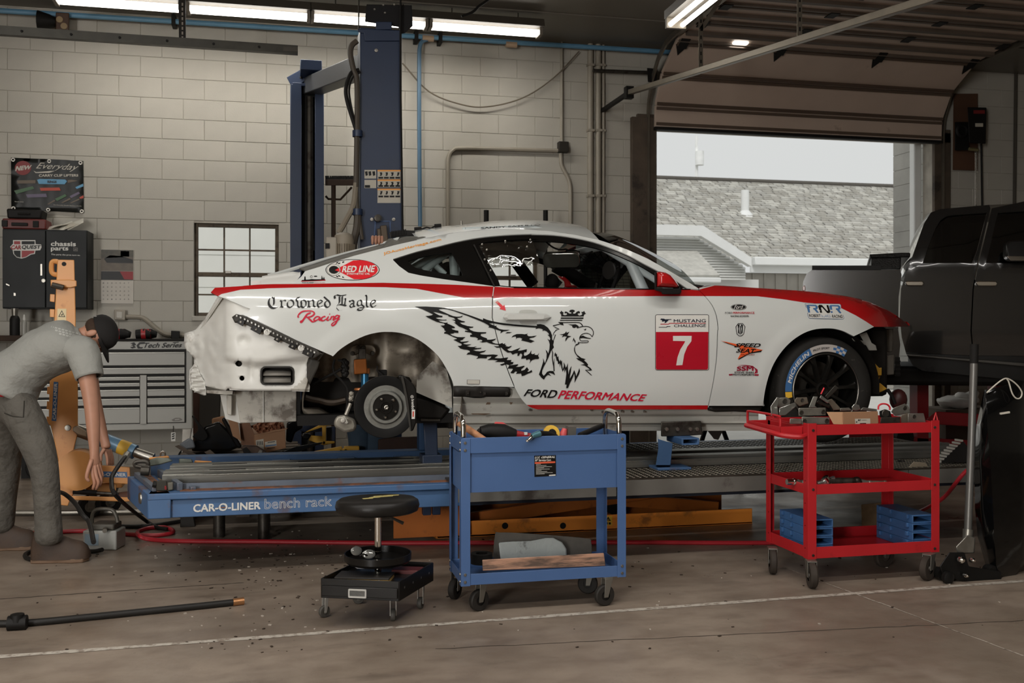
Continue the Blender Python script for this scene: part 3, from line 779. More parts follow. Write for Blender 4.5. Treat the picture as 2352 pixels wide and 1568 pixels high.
mb=MB();mb.tube([U(1185,600,6.9),U(1225,655,6.9)],.045,8);mb.tube([U(1275,610,7.0),U(1360,660,7.0)],.05,10);mb.build('dark_brace',INTER,CAR)
seat=MB();prof=[(1.25,.25),(1.15,.6),(1.05,.95),(1.08,1.16),(1.2,1.17),(1.25,.9),(1.33,.55),(1.75,.42),(1.82,.28)]
for yy in(6.95,):seat.prism([(x,ZB+h)for x,h in prof],-yy-.26,-yy+.26,XZ())
seat.build('race_seat',mat('seat_fabric',(22,21,20),.8),CAR,bevel=.03)
mb=MB();mb.loft([[U(x,y,yy)for x,y in((1280,634),(1296,635),(1308,645),(1315,659),(1297,659),(1296,646))]for yy in(6.55,6.62)]);mb.build('seat_bolster',RP,CAR,bevel=.008)
mb=MB();mb.ball(U(1268,648,6.6),.05,.05,.06);mb.bar(U(1262,662,6.6),U(1280,640,6.6),.05,.08);mb.build('headrest',INTER,CAR)
mb=MB();c=U(1395,650,6.9);mb.tube([c+Vector((.17*sin(a)*.35,.17*cos(a),.17*sin(a)))for a in[2*pi*k/24 for k in range(24)]],.016,6,True);mb.build('steering_wheel',INTER,CAR)
mb=MB();mb.prism(rr(.24,.1,.03),-.02,.02,frame(U(1290,596,6.2),(.9,-.42,0),(-.16,-.35,.92),(-.39,-.83,-.38)));mb.build('cabin_mirror',CHROME,CAR,bevel=.004)
mb=MB();mb.ball(U(1318,590,6.25),.045,.05,.05);mb.bar(U(1318,600,6.25),U(1318,618,6.25),.06,.03);mb.tube([U(1300,575,6.25),U(1330,578,6.25),U(1331,605,6.25)],.008,6);mb.build('camera_pod',BLACKM,CAR)
mb=MB()
for a,b,sag in(((1253,554),(1300,572),8),((1300,572),(1365,575),10),((1365,575),(1400,566),3)):
 mb.tube([U(a[0]+(b[0]-a[0])*t,a[1]+(b[1]-a[1])*t+sag*4*t*(1-t),6.2)for t in[k/8 for k in range(9)]],.006,5)
mb.build('cabin_wire',BLACKM,CAR)
mb=MB();lay(mb,[[(1322,574),(1400,566),(1470,592),(1572,652),(1560,668),(1330,668)]],lambda x,y:U(x,y,7.28),30);mb.build('far_window',glass('tinted_pane',(120,124,116),.03,.06),CAR,smooth=0)
mb=MB()
for k in range(11):mb.tube([U(1330,578+k*7.5,7.2),U(1500,583+k*7.5,7.2)],.0022,4)
for k in range(12):mb.tube([U(1335+k*14,575,7.2),U(1350+k*14,660,7.2)],.0016,4)
o=mb.build('window_net',INTER,CAR,recalc=False);o['kind']='stuff'
mb=MB();c=U(1398,625,6.0);mb.lathe([(0,.01),(.055,.008),(.06,0),(.055,-.01)],16,axis(U(1399,621,5.98),(-.9,-.4,0)));mb.tube([U(1402,622,5.98),U(1420,612,5.98)],.008,6);mb.build('blind_spot_mirror',BLACKM,CAR)
DH=[]
mb=MB();hp=H_([(190,290),(225,222),(300,213),(860,220),(940,235),(1010,285),(930,352),(240,352)]);hi=H_([(255,290),(280,245),(320,240),(850,245),(900,255),(885,310),(850,320),(290,325)])
mb.loft([[S(x,y,.004)for x,y in hp],[S(x,y,.03)for x,y in H_([(200,290),(235,232),(305,224),(858,230),(930,242),(1000,285),(925,342),(250,342)])],[S(x,y,.045)for x,y in hi]]);h=mb.build('door_handle',mat('white_handle',(196,196,191),.35,coat=.4),DOOR,smooth=25)
mb=MB();lay(mb,[spl2(H_([(460,215),(500,165),(700,162),(780,215),(780,350),(740,405),(520,410),(465,350)]),3)],lambda x,y:S(x,y,.0016),8);mb.build('handle_cup',mat('white_recess',(168,168,162),.4),DOOR)
mb=MB();mp=Q_([(335,205),(360,198),(400,202),(440,222),(475,262),(500,300),(495,318),(335,312)])
c0=S(1530,650,.0)
def mring(f,dy):
 cx=sum(p[0]for p in mp)/len(mp);cy=sum(p[1]for p in mp)/len(mp)
 return[U(cx+(x-cx)*f,cy+(y-cy)*f,c0.y+dy)for x,y in mp]
mb.loft([mring(.9,-.02),mring(1,-.05),mring(1,-.13),mring(.85,-.17),mring(.5,-.19)]);mir=mb.build('side_mirror',mat('red_mirror',(176,22,24),.16,coat=1),CAR,smooth=60,bevel=.006)
mb=MB();ml=Q_([(322,208),(338,200),(338,318),(500,322),(505,300),(520,345),(500,362),(380,362),(372,345),(325,332)])
mb.loft([[U(x,y,c0.y+d)for x,y in ml]for d in(-.16,-.0)]);mb.build('mirror_base',BLACKM,mir,bevel=.004)
o=mirror(mir);
def crump(px,py):
 n=lambda s,q:mnoise.noise((px*s+q,py*s*.8,q))
 return .03*n(.02,3.1)+.022*abs(n(.045,7.7))+.01*n(.1,1.3)
def IS(px,py,off=0.0):
 p=S(max(px,470),py,0);q=sstep(545,425,px);base=p.y+.055+.34*q
 base+=crump(px,py)*(1.6*q+.25*sstep(640,520,px))
 if px>520:
  lip=815+12*sin((px-520)/45.0)+max(0,(px-640))*.16
  base+=.035*sstep(lip,lip+14,py)-.03
  base+=.018*(1-min(1,math.hypot((px-560)/17.0,(py-781)/13.0))**2)if math.hypot((px-560)/17.0,(py-781)/13.0)<1 else 0
  base+=.012*math.exp(-((px-576)/5.0)**2)*sstep(820,832,py)*sstep(880,865,py)
 return U(px,py,base-off)
inner=A_([(545,398),(430,600),(340,750),(220,890),(150,930),(40,960),(35,1100),(60,1200),(190,1310),(205,1400),(110,1500)])+B_([(105,460),(120,740),(345,832),(352,690),(660,755),(690,720),(1000,760),(1900,760),(1905,690),(1860,560),(1870,350),(1890,260)])+A_([(1950,1240),(2100,1260),(1700,1030),(1200,770),(1000,680),(1090,560),(900,500),(650,405)])
vent=[(x+637,y+862.5)for x,y in rr(77,43,11,4)]
holes=[vent,circ(8,14,549.5,833.5),circ(6,12,556.5,868)]
mb=MB();V,tr=tri2d([inner]+holes,6);mb.add([IS(x,y)for x,y in V],tr)
for i,t in enumerate(tr):
 cx=sum(V[k][0]for k in t)/3;cy=sum(V[k][1]for k in t)/3
 mb.m[i]=1 if(cy>866 and cx>668+(895-cy)*1.2)else 0
o=mb.build('stripped_quarter',[WPI,WPD],CAR,smooth=50,solid=.01,recalc=False)
mirror(o)
mb=MB();vv=[(x+637,y+862.5)for x,y in rr(70,36,9,4)]
mb.loft([[IS(x,y,.0)for x,y in vent],[IS(x,y,.018)for x,y in vent],[IS(x,y,.018)for x,y in vv],[IS(x,y,-.035)for x,y in vv]],cap=False);ve=mb.build('cabin_vent',mat('vent_plastic',(40,38,35),.55),CAR,smooth=30)
for(ya,yb)in((850,862),(865,879)):
 mb=MB();mb.add([IS(604,ya,-.02),IS(668,ya,-.02),IS(668,yb,.004),IS(604,yb,.004)],[(0,1,2,3)]);mb.build('vent_flap',mat('vent_rubber_flap',(120,116,108),.6,0,.15),ve,solid=.004)
mb=MB();mb.add([IS(598,840,-.06),IS(676,840,-.06),IS(676,885,-.06),IS(598,885,-.06)],[(0,1,2,3)]);mb.add([IS(538,822,-.04),IS(565,822,-.04),IS(565,878,-.04),IS(538,878,-.04)],[(0,1,2,3)]);mb.build('dark_cavity',CARDARK,CAR)
brk=MAT_BR=mat('bracket_plastic',(58,55,50),.55,0,.12,20)
bl=A_([(735,705),(800,660),(900,680),(1300,865),(1700,1050),(2000,1190),(2080,1255),(1960,1330),(1780,1200),(1500,1070),(1200,935),(900,800),(780,790)])
mb=MB();V,tr=tri2d([bl],7);mb.add([S(x,y,.006)for x,y in V],tr);br=mb.build('bumper_bracket',brk,CAR,solid=.012)
for q in([(805,790),(850,725),(935,760),(900,845)],[(1010,890),(1055,820),(1190,885),(1160,970)],[(1360,1045),(1400,990),(1475,1030),(1440,1090)],[(1580,1155),(1620,1090),(1710,1130),(1680,1200)],[(1785,1250),(1830,1180),(1965,1250),(1930,1320)]):
 mb=MB();P=A_(q);mb.loft([[S(x,y,.006)for x,y in P],[S(x,y,.022)for x,y in P]]);mb.build('bracket_tab',mat('tab_plastic',(30,28,26),.5),br,bevel=.002)
 c=(sum(x for x,y in P)/4,sum(y for x,y in P)/4);mb=MB();mb.lathe([(0,.028),(.006,.027),(.008,.022)],8,axis(S(c[0],c[1]),(0,-1,0)));mb.build('tab_bolt',STEEL,br)
for x,y in A_([(1262,932),(1775,1170)]):
 mb=MB();p=S(x,y,.014);mb.lathe([(.006,.006),(.010,.008),(.017,.006),(.018,0)],14,axis(p,(0,-1,0)));mb.lathe([(0,.01),(.005,.009),(.006,0)],8,axis(p,(0,-1,0)));mb.build('bracket_washer',INKW,br)
mb=MB();random.seed(11)
for k in range(22):
 t=k/22;x=800+t*1230+random.uniform(-10,10);y=668+t*575;P=A_([(x,y),(x+22,y+10),(x+16,y+34),(x-4,y+26)])
 mb.loft([[S(a,b,.018)for a,b in P],[S(a,b,.026)for a,b in P]])
o=mb.build('bracket_clip',mat('clip_chrome',(150,148,142),.4,.4),br,recalc=False);o['kind']='stuff'
mb=MB();lay(mb,[B_([(1885,265),(2050,330),(2020,440),(1960,560),(1905,680),(1865,560),(1870,350)])],lambda x,y:S(x,y,-.03),8);mb.build('splash_shield',mat('bracket_plastic',(0,0,0)),CAR,solid=.008)
p0=IS(432,800);p1=IS(440,900);mb=MB()
p0=U(446,775,p0.y);mb.add([(p0.x,p0.y,p0.z),(p0.x,2*YC-p0.y,p0.z),(p0.x,2*YC-p0.y,ZB+.33),(p0.x,p0.y,ZB+.33)],[(0,1,2,3)]);p2=S(508,680,-.03)
mb.add([(p2.x,p2.y+.02,p2.z),(p2.x,2*YC-p2.y,p2.z),(p0.x,2*YC-p0.y,p0.z),(p0.x,p0.y,p0.z)],[(0,1,2,3)]);mb.build('tail_panel',WPI,CAR,smooth=0,solid=.01)
tw=B_([(760,768),(800,768),(860,1250),(1705,1226),(1705,768)])
mb=MB();a=[U(x,y,6.0)for x,y in B_([(780,765),(862,1250),(1205,1245),(1705,1226),(1705,765)])];bk=[p+Vector((0,.95,0))for p in a]
mb.loft([a,bk]);tb=mb.build('trunk_well',WPD,CAR,smooth=0,bevel=.006)
mb=MB();P=[U(x,y,6.02)for x,y in B_([(560,825),(745,825),(780,765),(862,1250),(640,1186)])];P2=[p+Vector((.0,.6,0))for p in P]
mb.loft([P,P2]);mb.build('well_corner',WPI,tb,smooth=0)
mb=MB();mb.loft([[U(x,y,yy)for x,y in B_([(655,825),(740,830),(735,1140),(665,1120)])]for yy in(5.97,6.01)]);mb.build('well_rib',WPD,tb,bevel=.006)
mb=MB();mb.tube([U(605,897,5.995),U(605,969,5.995)],.004,6);mb.build('well_seam',WPI,tb)
mb=MB();mb.loft([[U(x,y,yy)for x,y in B_([(350,760),(750,765),(745,820),(640,822),(360,800)])]for yy in(5.9,6.3)]);mb.build('rear_crossmember',WPD,CAR,smooth=0)
mb=MB();lay(mb,[B_([(695,720),(1000,728),(1000,765),(700,755)])],lambda x,y:IS(x,y,.008),12);lay(mb,[B_([(1640,722),(1900,722),(1898,778),(1640,770)])],lambda x,y:IS(x,y,.008),12);mb.build('quarter_flange',WPI,CAR)
mb=MB();V,tr=tri2d([B_([(105,460),(200,380),(250,500),(330,640),(345,832),(230,790),(120,745)])],4)
mb.add([U(x,y,IS(x,y).y-.03+.012*sin(y*.55+x*.1))for x,y in V],tr);mb.build('torn_sheet',WPI,CAR,smooth=40,solid=.003)
mb=MB();yw=Y0+.36
wh=[(725,800),(752,770),(800,745),(1000,745),(1046,800),(1060,890),(1050,940),(990,905),(900,878),(700,876)]
a=[U(x,y,yw)for x,y in wh]
V,tr=tri2d([wh],10);mb.add([U(x,y,yw-.05*math.exp(-((x-930)/26)**2-((y-805)/24)**2)+.02*sin(x*.09))for x,y in V],tr)
ring=[(XR+.452*cos(t),ZR+.452*sin(t))for t in[radians(-8+k*8)for k in range(25)]]
mb.loft([[(x,Y0+.03,z)for x,z in ring],[(x,yw,z)for x,z in ring]],closed=False,cap=False)
o=mb.build('wheelhouse',LINER,CAR,smooth=50);mirror(o)
mb=MB();lay(mb,[F_([(1490,900),(1950,1100),(1945,860),(1880,600),(1700,500),(1500,700)])],lambda x,y:U(x,y,Y0+.22),12);mb.build('rocker_end',WPD,CAR)
mb=MB();mb.bx(.15,1.0,YC-.6,YC+.6,ZB+.24,ZB+.42);mb.build('rear_subframe',CARDARK,CAR,bevel=.03)
M=frame((XR,Y0+.035,ZR),(1,0,0),(0,0,1),(0,-1,0));q=U(886,934.5,Y0+.035);M=frame(q,(1,0,0),(0,0,1),(0,-1,0))
mb=MB();mb.lathe([(.10,-.03),(.176,-.03),(.178,-.028),(.178,-.002),(.176,0),(.124,0),(.122,-.001)],56,M);rot=mb.build('brake_rotor',mat('rotor_black',(17,16,15),.5,.1,.08,40),CAR,smooth=35)
mb=MB();mb.lathe([(.1785,-.026),(.1785,-.002)],56,M);mb.build('rotor_edge',STEEL,rot)
mb=MB();mb.lathe([(.124,.0005),(.1,.0005),(.098,.004),(.094,.022),(.09,.026),(.076,.026),(.073,.018)],56,M);mb.build('rotor_hat',mat('brushed_iron',(146,146,140),.4,.75,.08,60),rot,smooth=35)
mb=MB();mb.lathe([(.074,.018),(.036,.018),(.034,.028),(.03,.028),(.028,.016),(.016,.016),(.015,.026),(0,.028)],40,M);hub=mb.build('wheel_hub',mat('hub_black',(34,32,29),.35,.4,.1),CAR,smooth=35)
for k in range(5):
 a=radians(18+72*k+30);mb=MB();mb.lathe([(.0085,.018),(.0075,.045),(.005,.05),(0,.05)],10,M@Matrix.Translation((.055*cos(a),.055*sin(a),0)));mb.build('wheel_stud',CHROME,hub)
mb=MB();mb.lathe([(.014,.02),(.014,.036),(.009,.038),(0,.034)],6,M);mb.build('hub_nut',STEEL,hub,smooth=0)
mb=MB();mb.bx(.03,.04,.04,.05,.0185,.0195,M@Matrix.Rotation(-.2,4,'Z'));mb.build('hub_sticker',mat('sticker_tan',(150,110,90),.6),hub,smooth=0)
cp=F_([(1255,685),(1290,672),(1340,690),(1400,745),(1455,800),(1490,860),(1498,1000),(1492,1290),(1450,1395),(1412,1402),(1398,1290),(1360,1000),(1320,800),(1262,715)])
mb=MB();mb.loft([[U(x,y,yy)for x,y in cp]for yy in(Y0-.035,Y0+.09)]);cal=mb.build('brake_caliper',mat('caliper_black',(26,24,22),.35),CAR,bevel=.008,smooth=30)
sc=lambda x,y:U(x,y,Y0-.0365)
mb=MB();text(mb,'brembo',[F_([(1462,990)])[0],F_([(1470,1118)])[0],F_([(1428,1118)])[0],F_([(1428,990)])[0]],sc,.03);ringp=[circ(3.6,16,*F_([(1436,957)])[0]),circ(2.6,16,*F_([(1436,957)])[0])];lay(mb,ringp,sc);lay(mb,[circ(1.2,10,*F_([(1436,957)])[0])],sc)
mb.build('caliper_lettering',INKW,cal,smooth=0)
mb=MB();lay(mb,[F_([(1432,1122),(1475,1122),(1472,1242),(1430,1242)])],sc);mb.build('caliper_label',INKW,cal,smooth=0)
mb=MB();lay(mb,[F_([(1444,1145),(1460,1145),(1458,1215),(1442,1215)])],lambda x,y:U(x,y,Y0-.0375));mb.build('label_bar',mat('temp_red',(190,58,40),.5),cal,smooth=0)
mb=MB();mb.loft([[U(x,y,yy)for x,y in F_([(1290,690),(1318,690),(1345,800),(1385,1010),(1412,1250),(1425,1390),(1408,1395),(1385,1240),(1355,1020),(1322,830)])]for yy in(Y0-.05,Y0-.03)]);mb.build('caliper_rib',mat('satin_grey',(70,68,64),.35,.5),cal,smooth=50)
BR=mat('anodised_amber',(142,82,34),.35,.5,.06);BLU=mat('anodised_blue',(52,108,142),.3,.6,.05)
mb=MB();mb.loft([[U(x,y,yy)for x,y in F_([(685,478),(850,466),(862,660),(690,672)])]for yy in(Y0+.16,Y0+.26)]);sh=mb.build('shock_mount',BR,CAR,bevel=.006)
c=U(838,869,Y0+.2);mb=MB();mb.lathe([(.03,.06),(.03,.03),(.023,.028)],16,T(c.x,c.y,c.z));mb.lathe([(.03,-.055),(.034,-.065),(.026,-.07)],16,T(c.x-.03,c.y,c.z));mb.build('shock_collar',mat('collar_copper',(176,112,66),.4,.4),sh)
mb=MB();mb.lathe([(.022,.03),(.023,-.06),(0,-.06)],16,T(c.x,c.y,c.z));mb.build('shock_body',BLU,sh)
mb=MB();P=spl2(F_([(640,400),(640,340),(690,295),(800,288),(920,295),(965,340),(965,400),(930,430),(880,420),(850,400),(730,400),(690,430)]),2);mb.loft([[U(x,y,yy)for x,y in P]for yy in(yw-.06,yw-.04)]);mb.build('shock_plate',LINER,CAR,bevel=.004)
mb=MB()
for x,y in F_([(670,400),(925,397),(812,325),(745,325)]):mb.lathe([(0,.014),(.012,.012),(.014,0)],8,axis(U(x,y,yw-.06),(0,-1,0)))
mb.build('plate_bolt',DSTEEL,CAR)
mb=MB();mb.bar(U(832,800,Y0+.22),U(832,826,Y0+.22),.04,.03);mb.build('shock_top',DSTEEL,CAR,bevel=.004)
def pipe(name,pts,r,m,Y=None,sm=6):
 P=[U(p[0],p[1],p[2]if len(p)>2 else Y)for p in pts];mb=MB();mb.tube(spline(P,sm),r,8);return mb.build(name,m,CAR)
for pts,r in((F_([(440,480),(420,560),(440,660),(520,740),(590,830),(608,900),(600,1050),(590,1150),(605,1180)]),.007),(F_([(480,485),(540,500),(570,550),(600,620)]),.007),(F_([(170,790),(300,720),(420,660),(520,600)]),.008),(F_([(990,560),(990,620),(1030,660),(1060,690)]),.005)):
 pipe('brake_hose',[(x,y)for x,y in pts],r,RUBBER,Y0+.17)
mb=MB()
for k in range(9):p=U(*F_([(560+14*sin(k*2.1)+12*(k%3),500+k*22)])[0],Y0+.19);mb.ball(p,.02,.02,.018,8,6)
mb.build('wiring_bundle',BLACKM,CAR)
mb=MB();p=U(*F_([(1060,655)])[0],Y0+.2);mb.bx(p.x-.025,p.x+.025,p.y,p.y+.04,p.z-.02,p.z+.02);mb.build('sensor_plug',BLACKM,CAR,bevel=.004)
pipe('sway_bar',F_([(60,960),(150,985),(250,1005),(350,1030),(450,1030),(580,1000)]),.02,mat('greasy_steel',(70,60,50),.45,.5,.2,10),Y0+.3)
pipe('axle_shaft',F_([(40,1060),(300,1050),(560,1060)]),.03,CARDARK,Y0+.6)
mb=MB();mb.loft([[U(x,y,yy)for x,y in F_([(10,1090),(120,1085),(240,1090),(400,1180),(420,1230),(330,1235),(120,1225),(40,1170)])]for yy in(Y0+.38,Y0+.6)]);mb.build('differential_cover',mat('dull_cast_alloy',(120,112,100),.5,.5,.2,8),CAR,bevel=.02,smooth=50)
AL2=mat('cast_knuckle',(150,145,134),.45,.6,.15,10,dirt=((80,68,56),.3,8))
mb=MB();mb.loft([[U(x,y,yy)for x,y in F_([(425,1280),(470,1200),(560,1190),(700,1240),(730,1330),(700,1400),(560,1420),(440,1350)])]for yy in(Y0+.1,Y0+.2)]);mb.build('lower_arm',AL2,CAR,bevel=.015,smooth=50)
mb=MB();mb.loft([[U(x,y,yy)for x,y in F_([(510,1290),(520,1220),(570,1200),(620,1290),(600,1310)])]for yy in(Y0+.05,Y0+.1)]);mb.lathe([(0,.012),(.014,.01),(.016,0)],10,axis(U(*F_([(545,1262)])[0],Y0+.05),(0,-1,0)));mb.build('arm_clevis',mat('pale_alloy',(196,192,182),.4,.5),CAR,bevel=.004)
mb=MB();mb.loft([[U(x,y,yy)for x,y in F_([(622,905),(660,895),(690,900),(680,1015),(620,1020)])]for yy in(Y0+.1,Y0+.13)])
for x,y in F_([(652,915),(645,980)]):mb.lathe([(0,.012),(.012,.01),(.014,0)],10,axis(U(x,y,Y0+.1),(0,-1,0)))
mb.build('knuckle_bracket',AL2,CAR,bevel=.003)
pipe('toe_link',F_([(645,1040),(610,1130),(585,1190)]),.012,AL2,Y0+.12)
pipe('bump_stop',F_([(305,850),(305,890),(312,940)]),.028,mat('teal_bushing',(80,108,116),.5),Y0+.5)
mb=MB();mb.loft([[U(x,y,yy)for x,y in F_([(1490,960),(1700,1000),(1930,1120),(1900,1150),(1820,1250),(1500,1240)])]for yy in(Y0+.25,Y0+.5)]);mb.build('trailing_arm',CARDARK,CAR,bevel=.02)
mb=MB();mb.loft([[U(x,y,yy)for x,y in((700,876),(900,876),(900,960),(690,960))]for yy in(Y0+.55,Y0+1.2)]);mb.build('differential_case',CARDARK,CAR,bevel=.02)
mb=MB();st=[(1041,900),(1100,905),(1175,905),(1215,932),(1300,940),(1450,943),(1625,942),(1742,940)]
SILL=[(-.0,0),]
pr=[(.035,0),(.03,9),(.06,22),(.05,24),(.052,44),(.06,48),(.075,50),(.08,66),(.12,70),(.125,84)]
ri=[]
for k in range(26):
 x=1041+(1742-1041)*k/25;yt=886 if x<1178 else(886+(x-1178)*1.3 if x<1215 else 934)
 row=[]
 for ins,dy in pr:row.append(S(x,905+dy,-ins))
 row[0]=S(x,min(yt,905),-.03)
 ri.append(row)
mb.loft(ri,closed=False,cap=False);o=mb.build('rocker_sill',mat('sill_white',(190,188,180),.45,0,.05,5,dirt=((84,70,56),.16,5,.7)),CAR,smooth=35);mirror(o)
mb=MB();lay(mb,[I_([(215,175),(1420,185),(1490,230),(1500,350),(1470,405),(215,400)])],lambda x,y:S(x,y,.0),12);sk=mb.build('skirt_bracket',mat('bracket_black',(34,31,28),.5),CAR,solid=.012)
for x,y,w_ in((530,325,80),(910,335,60),(1410,335,60),(810,300,24)):
 mb=MB();P=I_([(x-w_/2,y-w_*.7),(x+w_/2,y-w_*.7),(x+w_/2,y+w_*.7),(x-w_/2,y+w_*.7)]);mb.loft([[S(a,b,.001)for a,b in P],[S(a,b,.014)for a,b in P]]);mb.lathe([(0,.02),(.006,.018),(.007,.01)],8,axis(S(*I_([(x,y)])[0]),(0,-1,0)));mb.build('bracket_pad',mat('pad_black',(44,40,36),.5),sk,bevel=.002)
mb=MB();lay(mb,[Q_([(715,1168),(1100,1166),(1090,1200),(1000,1212),(900,1206),(760,1210),(712,1200)])],lambda x,y:S(x,y,-.03),10);mb.build('fender_bracket',mat('bracket_black',(0,0,0)),CAR,solid=.01)
mb=MB();P=Q_([(-350,1225),(120,1245),(560,1228),(980,1225),(1040,1245),(700,1275),(300,1262),(100,1278),(-300,1262)]);lay(mb,[P],lambda x,y:S(x,y,-.2),14);mb.build('floor_seam',mat('seam_grimy',(66,58,50),.7,0,.3,8),CAR,solid=.02)
mb=MB()
for x,y in I_([(1930,690)])+Q_([(-130,1196),(-50,1210),(20,1206),(90,1205),(160,1206),(250,1206)]):mb.lathe([(0,.012),(.006,.011),(.008,0)],8,axis(S(x,y,-.04),(0,-1,0)))
mb.build('sill_bolt',STEEL,CAR)
mb=MB();mb.bx(1.0,3.0,Y0+.32,2*YC-Y0-.32,ZB+.1,ZB+.139);mb.bx(1.0,3.0,YC-.2,YC+.2,ZB+.06,ZB+.14);mb.build('floor_pan',CARDARK,CAR,smooth=0)
GRM=mat('brown_grime',(92,74,58),.7,0,.3,20)
for L in([(985,420),(1050,420),(1040,560),(1000,620),(990,770),(945,770),(940,640),(920,600),(970,520)],[(1480,470),(1530,480),(1545,530),(1512,580),(1505,775),(1492,775),(1490,560),(1465,520)],[(600,770),(900,755),(1060,780),(900,812),(760,800),(640,800)]):
 mb=MB();lay(mb,[I_(L)],lambda x,y:S(x,y,-.052),10);mb.build('grime_streak',GRM,CAR,smooth=60)
mb=MB();mb.tube([S(1058+12*k,951.5+random.uniform(-.6,.6),-.066)for k in range(57)],.0025,5);mb.build('sill_seam',GRM,CAR)
fc=U(1896,895,Y0+.05);M=frame(fc,(1,0,0),(0,0,1),(0,-1,0))
mb=MB();RT=.337
mb.lathe([(.235,-.28),(.30,-.295),(.325,-.28),(RT,-.25),(RT,-.03),(.33,-.005),(.315,.008),(.285,.014),(.255,.012),(.236,.004),(.232,-.01)],64,M);ty=mb.build('front_tyre',mat('tyre_rubber',(33,31,28),.72,0,.12,14,.2,60,dirt=((100,94,86),.1,30,.4)),CAR,smooth=35)
mb=MB();mb.lathe([(.234,.006),(.229,.010),(.223,.006),(.219,-.01),(.21,-.03),(.205,-.2),(.2,-.27)],64,M);rim=mb.build('wheel_rim',mat('satin_black_rim',(26,25,23),.3,.5,.06),CAR,smooth=35)
mb=MB();mb.lathe([(.2335,.0085),(.2285,.0125),(.225,.010)],64,M);mb.build('rim_lip',mat('machined_lip',(96,92,86),.3,.8),rim,smooth=60)
for k in range(10):
 a=radians(5+36*k);mb=MB();R_=M@Matrix.Rotation(a,4,'Z')
 ring=lambda r,w,z,t:[(r,-w,z),(r,-w*.6,z+t),(r,w*.6,z+t),(r,w,z),(r,w,z-t*2),(r,-w,z-t*2)]
 mb.loft([ring(.03,.02,-.05,.012),ring(.09,.014,-.035,.012),ring(.17,.012,-.012,.01),ring(.208,.022,-.012,.008),ring(.224,.034,-.012,.006)],M=R_);mb.build('wheel_spoke',mat('gloss_black_spoke',(40,38,35),.24,.6,.03),rim,smooth=30)
mb=MB();mb.lathe([(.05,-.06),(.048,-.03),(.035,-.026),(.03,-.045),(0,-.045)],24,M);mb.build('wheel_center',mat('gloss_black_spoke',(0,0,0)),rim)
mb=MB();mb.lathe([(.06,-.14),(.18,-.14),(.18,-.17),(.06,-.17)],40,M);mb.build('front_rotor',DSTEEL,CAR)
mb=MB();mb.lathe([(.21,-.25),(0,-.25)],30,M);mb.build('wheel_backing',CARDARK,rim)
def tyre_arc(r0,r1,a0,a1,m,name,n=24):
 mb=MB();V=[]
 for k in range(n+1):
  a=radians(a0+(a1-a0)*k/n)
  for r in(r0,(r0+r1)/2,r1):V.append((r*cos(a),r*sin(a),.0158-.08*abs(r-.27)**1.5*1.0))
 mb.add(V,[(3*k+j,3*k+j+1,3*k+j+4,3*k+j+3)for k in range(n)for j in(0,1)],M);return mb.build(name,m,ty)
tyre_arc(.243,.289,181.5,114.5,INKB,'sidewall_blue');tyre_arc(.243,.289,114.5,80,mat('sidewall_grey',(176,170,164),.6),'sidewall_white');tyre_arc(.243,.289,190,182,INKY,'sidewall_yellow',4)
for k in range(4):
 for j in range(3):
  tyre_arc(.243+.0153*j,.243+.0153*(j+1),80-5*k,75-5*k,INKB if(k+j)%2 else mat('sidewall_grey',(0,0,0)),'sidewall_check',3)
def arc_text(s,a0,a1,r0,r1,m,name,bold=.02,shear=0):
 mb=MB();V,P=glyphs(s,bold,shear,1.05);out=[]
 for u,v,k in V:
  a=radians(a0+(a1-a0)*u);r=r0+(r1-r0)*v;out.append((r*cos(a),r*sin(a),.0172+.00015*k))
 mb.add(out,P,M);return mb.build(name,m,ty,smooth=0)
arc_text('MICHELIN',170,118,.252,.278,INKW,'tyre_lettering',.03,.15);arc_text('PILOT SPORT',111,86,.259,.272,mat('ink_charcoal',(50,48,46),.6),'tyre_lettering')
mb=MB();ring=[(XF+.42*cos(t),ZF+.42*sin(t))for t in[radians(-5+k*9)for k in range(22)]]
mb.loft([[(x,Y0+.05,z)for x,z in ring],[(x,Y0+.42,z)for x,z in ring]],closed=False,cap=False);mb.bx(XF-.5,XF+.45,Y0+.40,Y0+.43,ZB+.15,ZB+.85);o=mb.build('front_wheelhouse',CARDARK,CAR);mirror(o)
mb=MB();mb.bx(3.0,3.85,Y0+.45,2*YC-Y0-.45,ZB+.2,ZB+.78);mb.bx(3.85,4.0,Y0+.3,2*YC-Y0-.3,ZB+.25,ZB+.72);mb.build('engine_bay',CARDARK,CAR,bevel=.03)
GB=mat('grey_bracket',(150,147,140),.5,.3,.1,15)
mb=MB();mb.loft([[U(x,y,yy)for x,y in J_([(1220,665),(1310,640),(1370,770),(1420,800),(1435,860),(1335,862),(1300,800),(1150,745),(1130,712),(1270,745)])]for yy in(Y0+.12,Y0+.15)]);mb.build('headlight_bracket',GB,CAR,bevel=.003)
mb=MB();mb.loft([[U(x,y,yy)for x,y in J_([(1540,600),(1630,600),(1620,880),(1560,880)])]for yy in(Y0+.4,Y0+.44)]);mb.loft([[U(x,y,yy)for x,y in J_([(1490,930),(1640,910),(1640,1150),(1510,1160)])]for yy in(Y0+.35,Y0+.45)]);mb.build('crash_can',mat('grimy_alloy',(98,92,84),.5,.4,.2,12),CAR,bevel=.006)
mb=MB();mb.loft([[U(x,y,yy)for x,y in J_([(1650,940),(1710,940),(1715,1170),(1650,1170)])]for yy in(Y0+.35,Y0+.37)]);
for k in range(4):mb.bar(U(*J_([(1655,990+50*k)])[0],Y0+.34),U(*J_([(1712,990+50*k)])[0],Y0+.34),.01,.01)
mb.build('cooling_duct',BLACKM,CAR)
YS=mat('yellow_strap',(176,132,38),.7,0,.2,20)
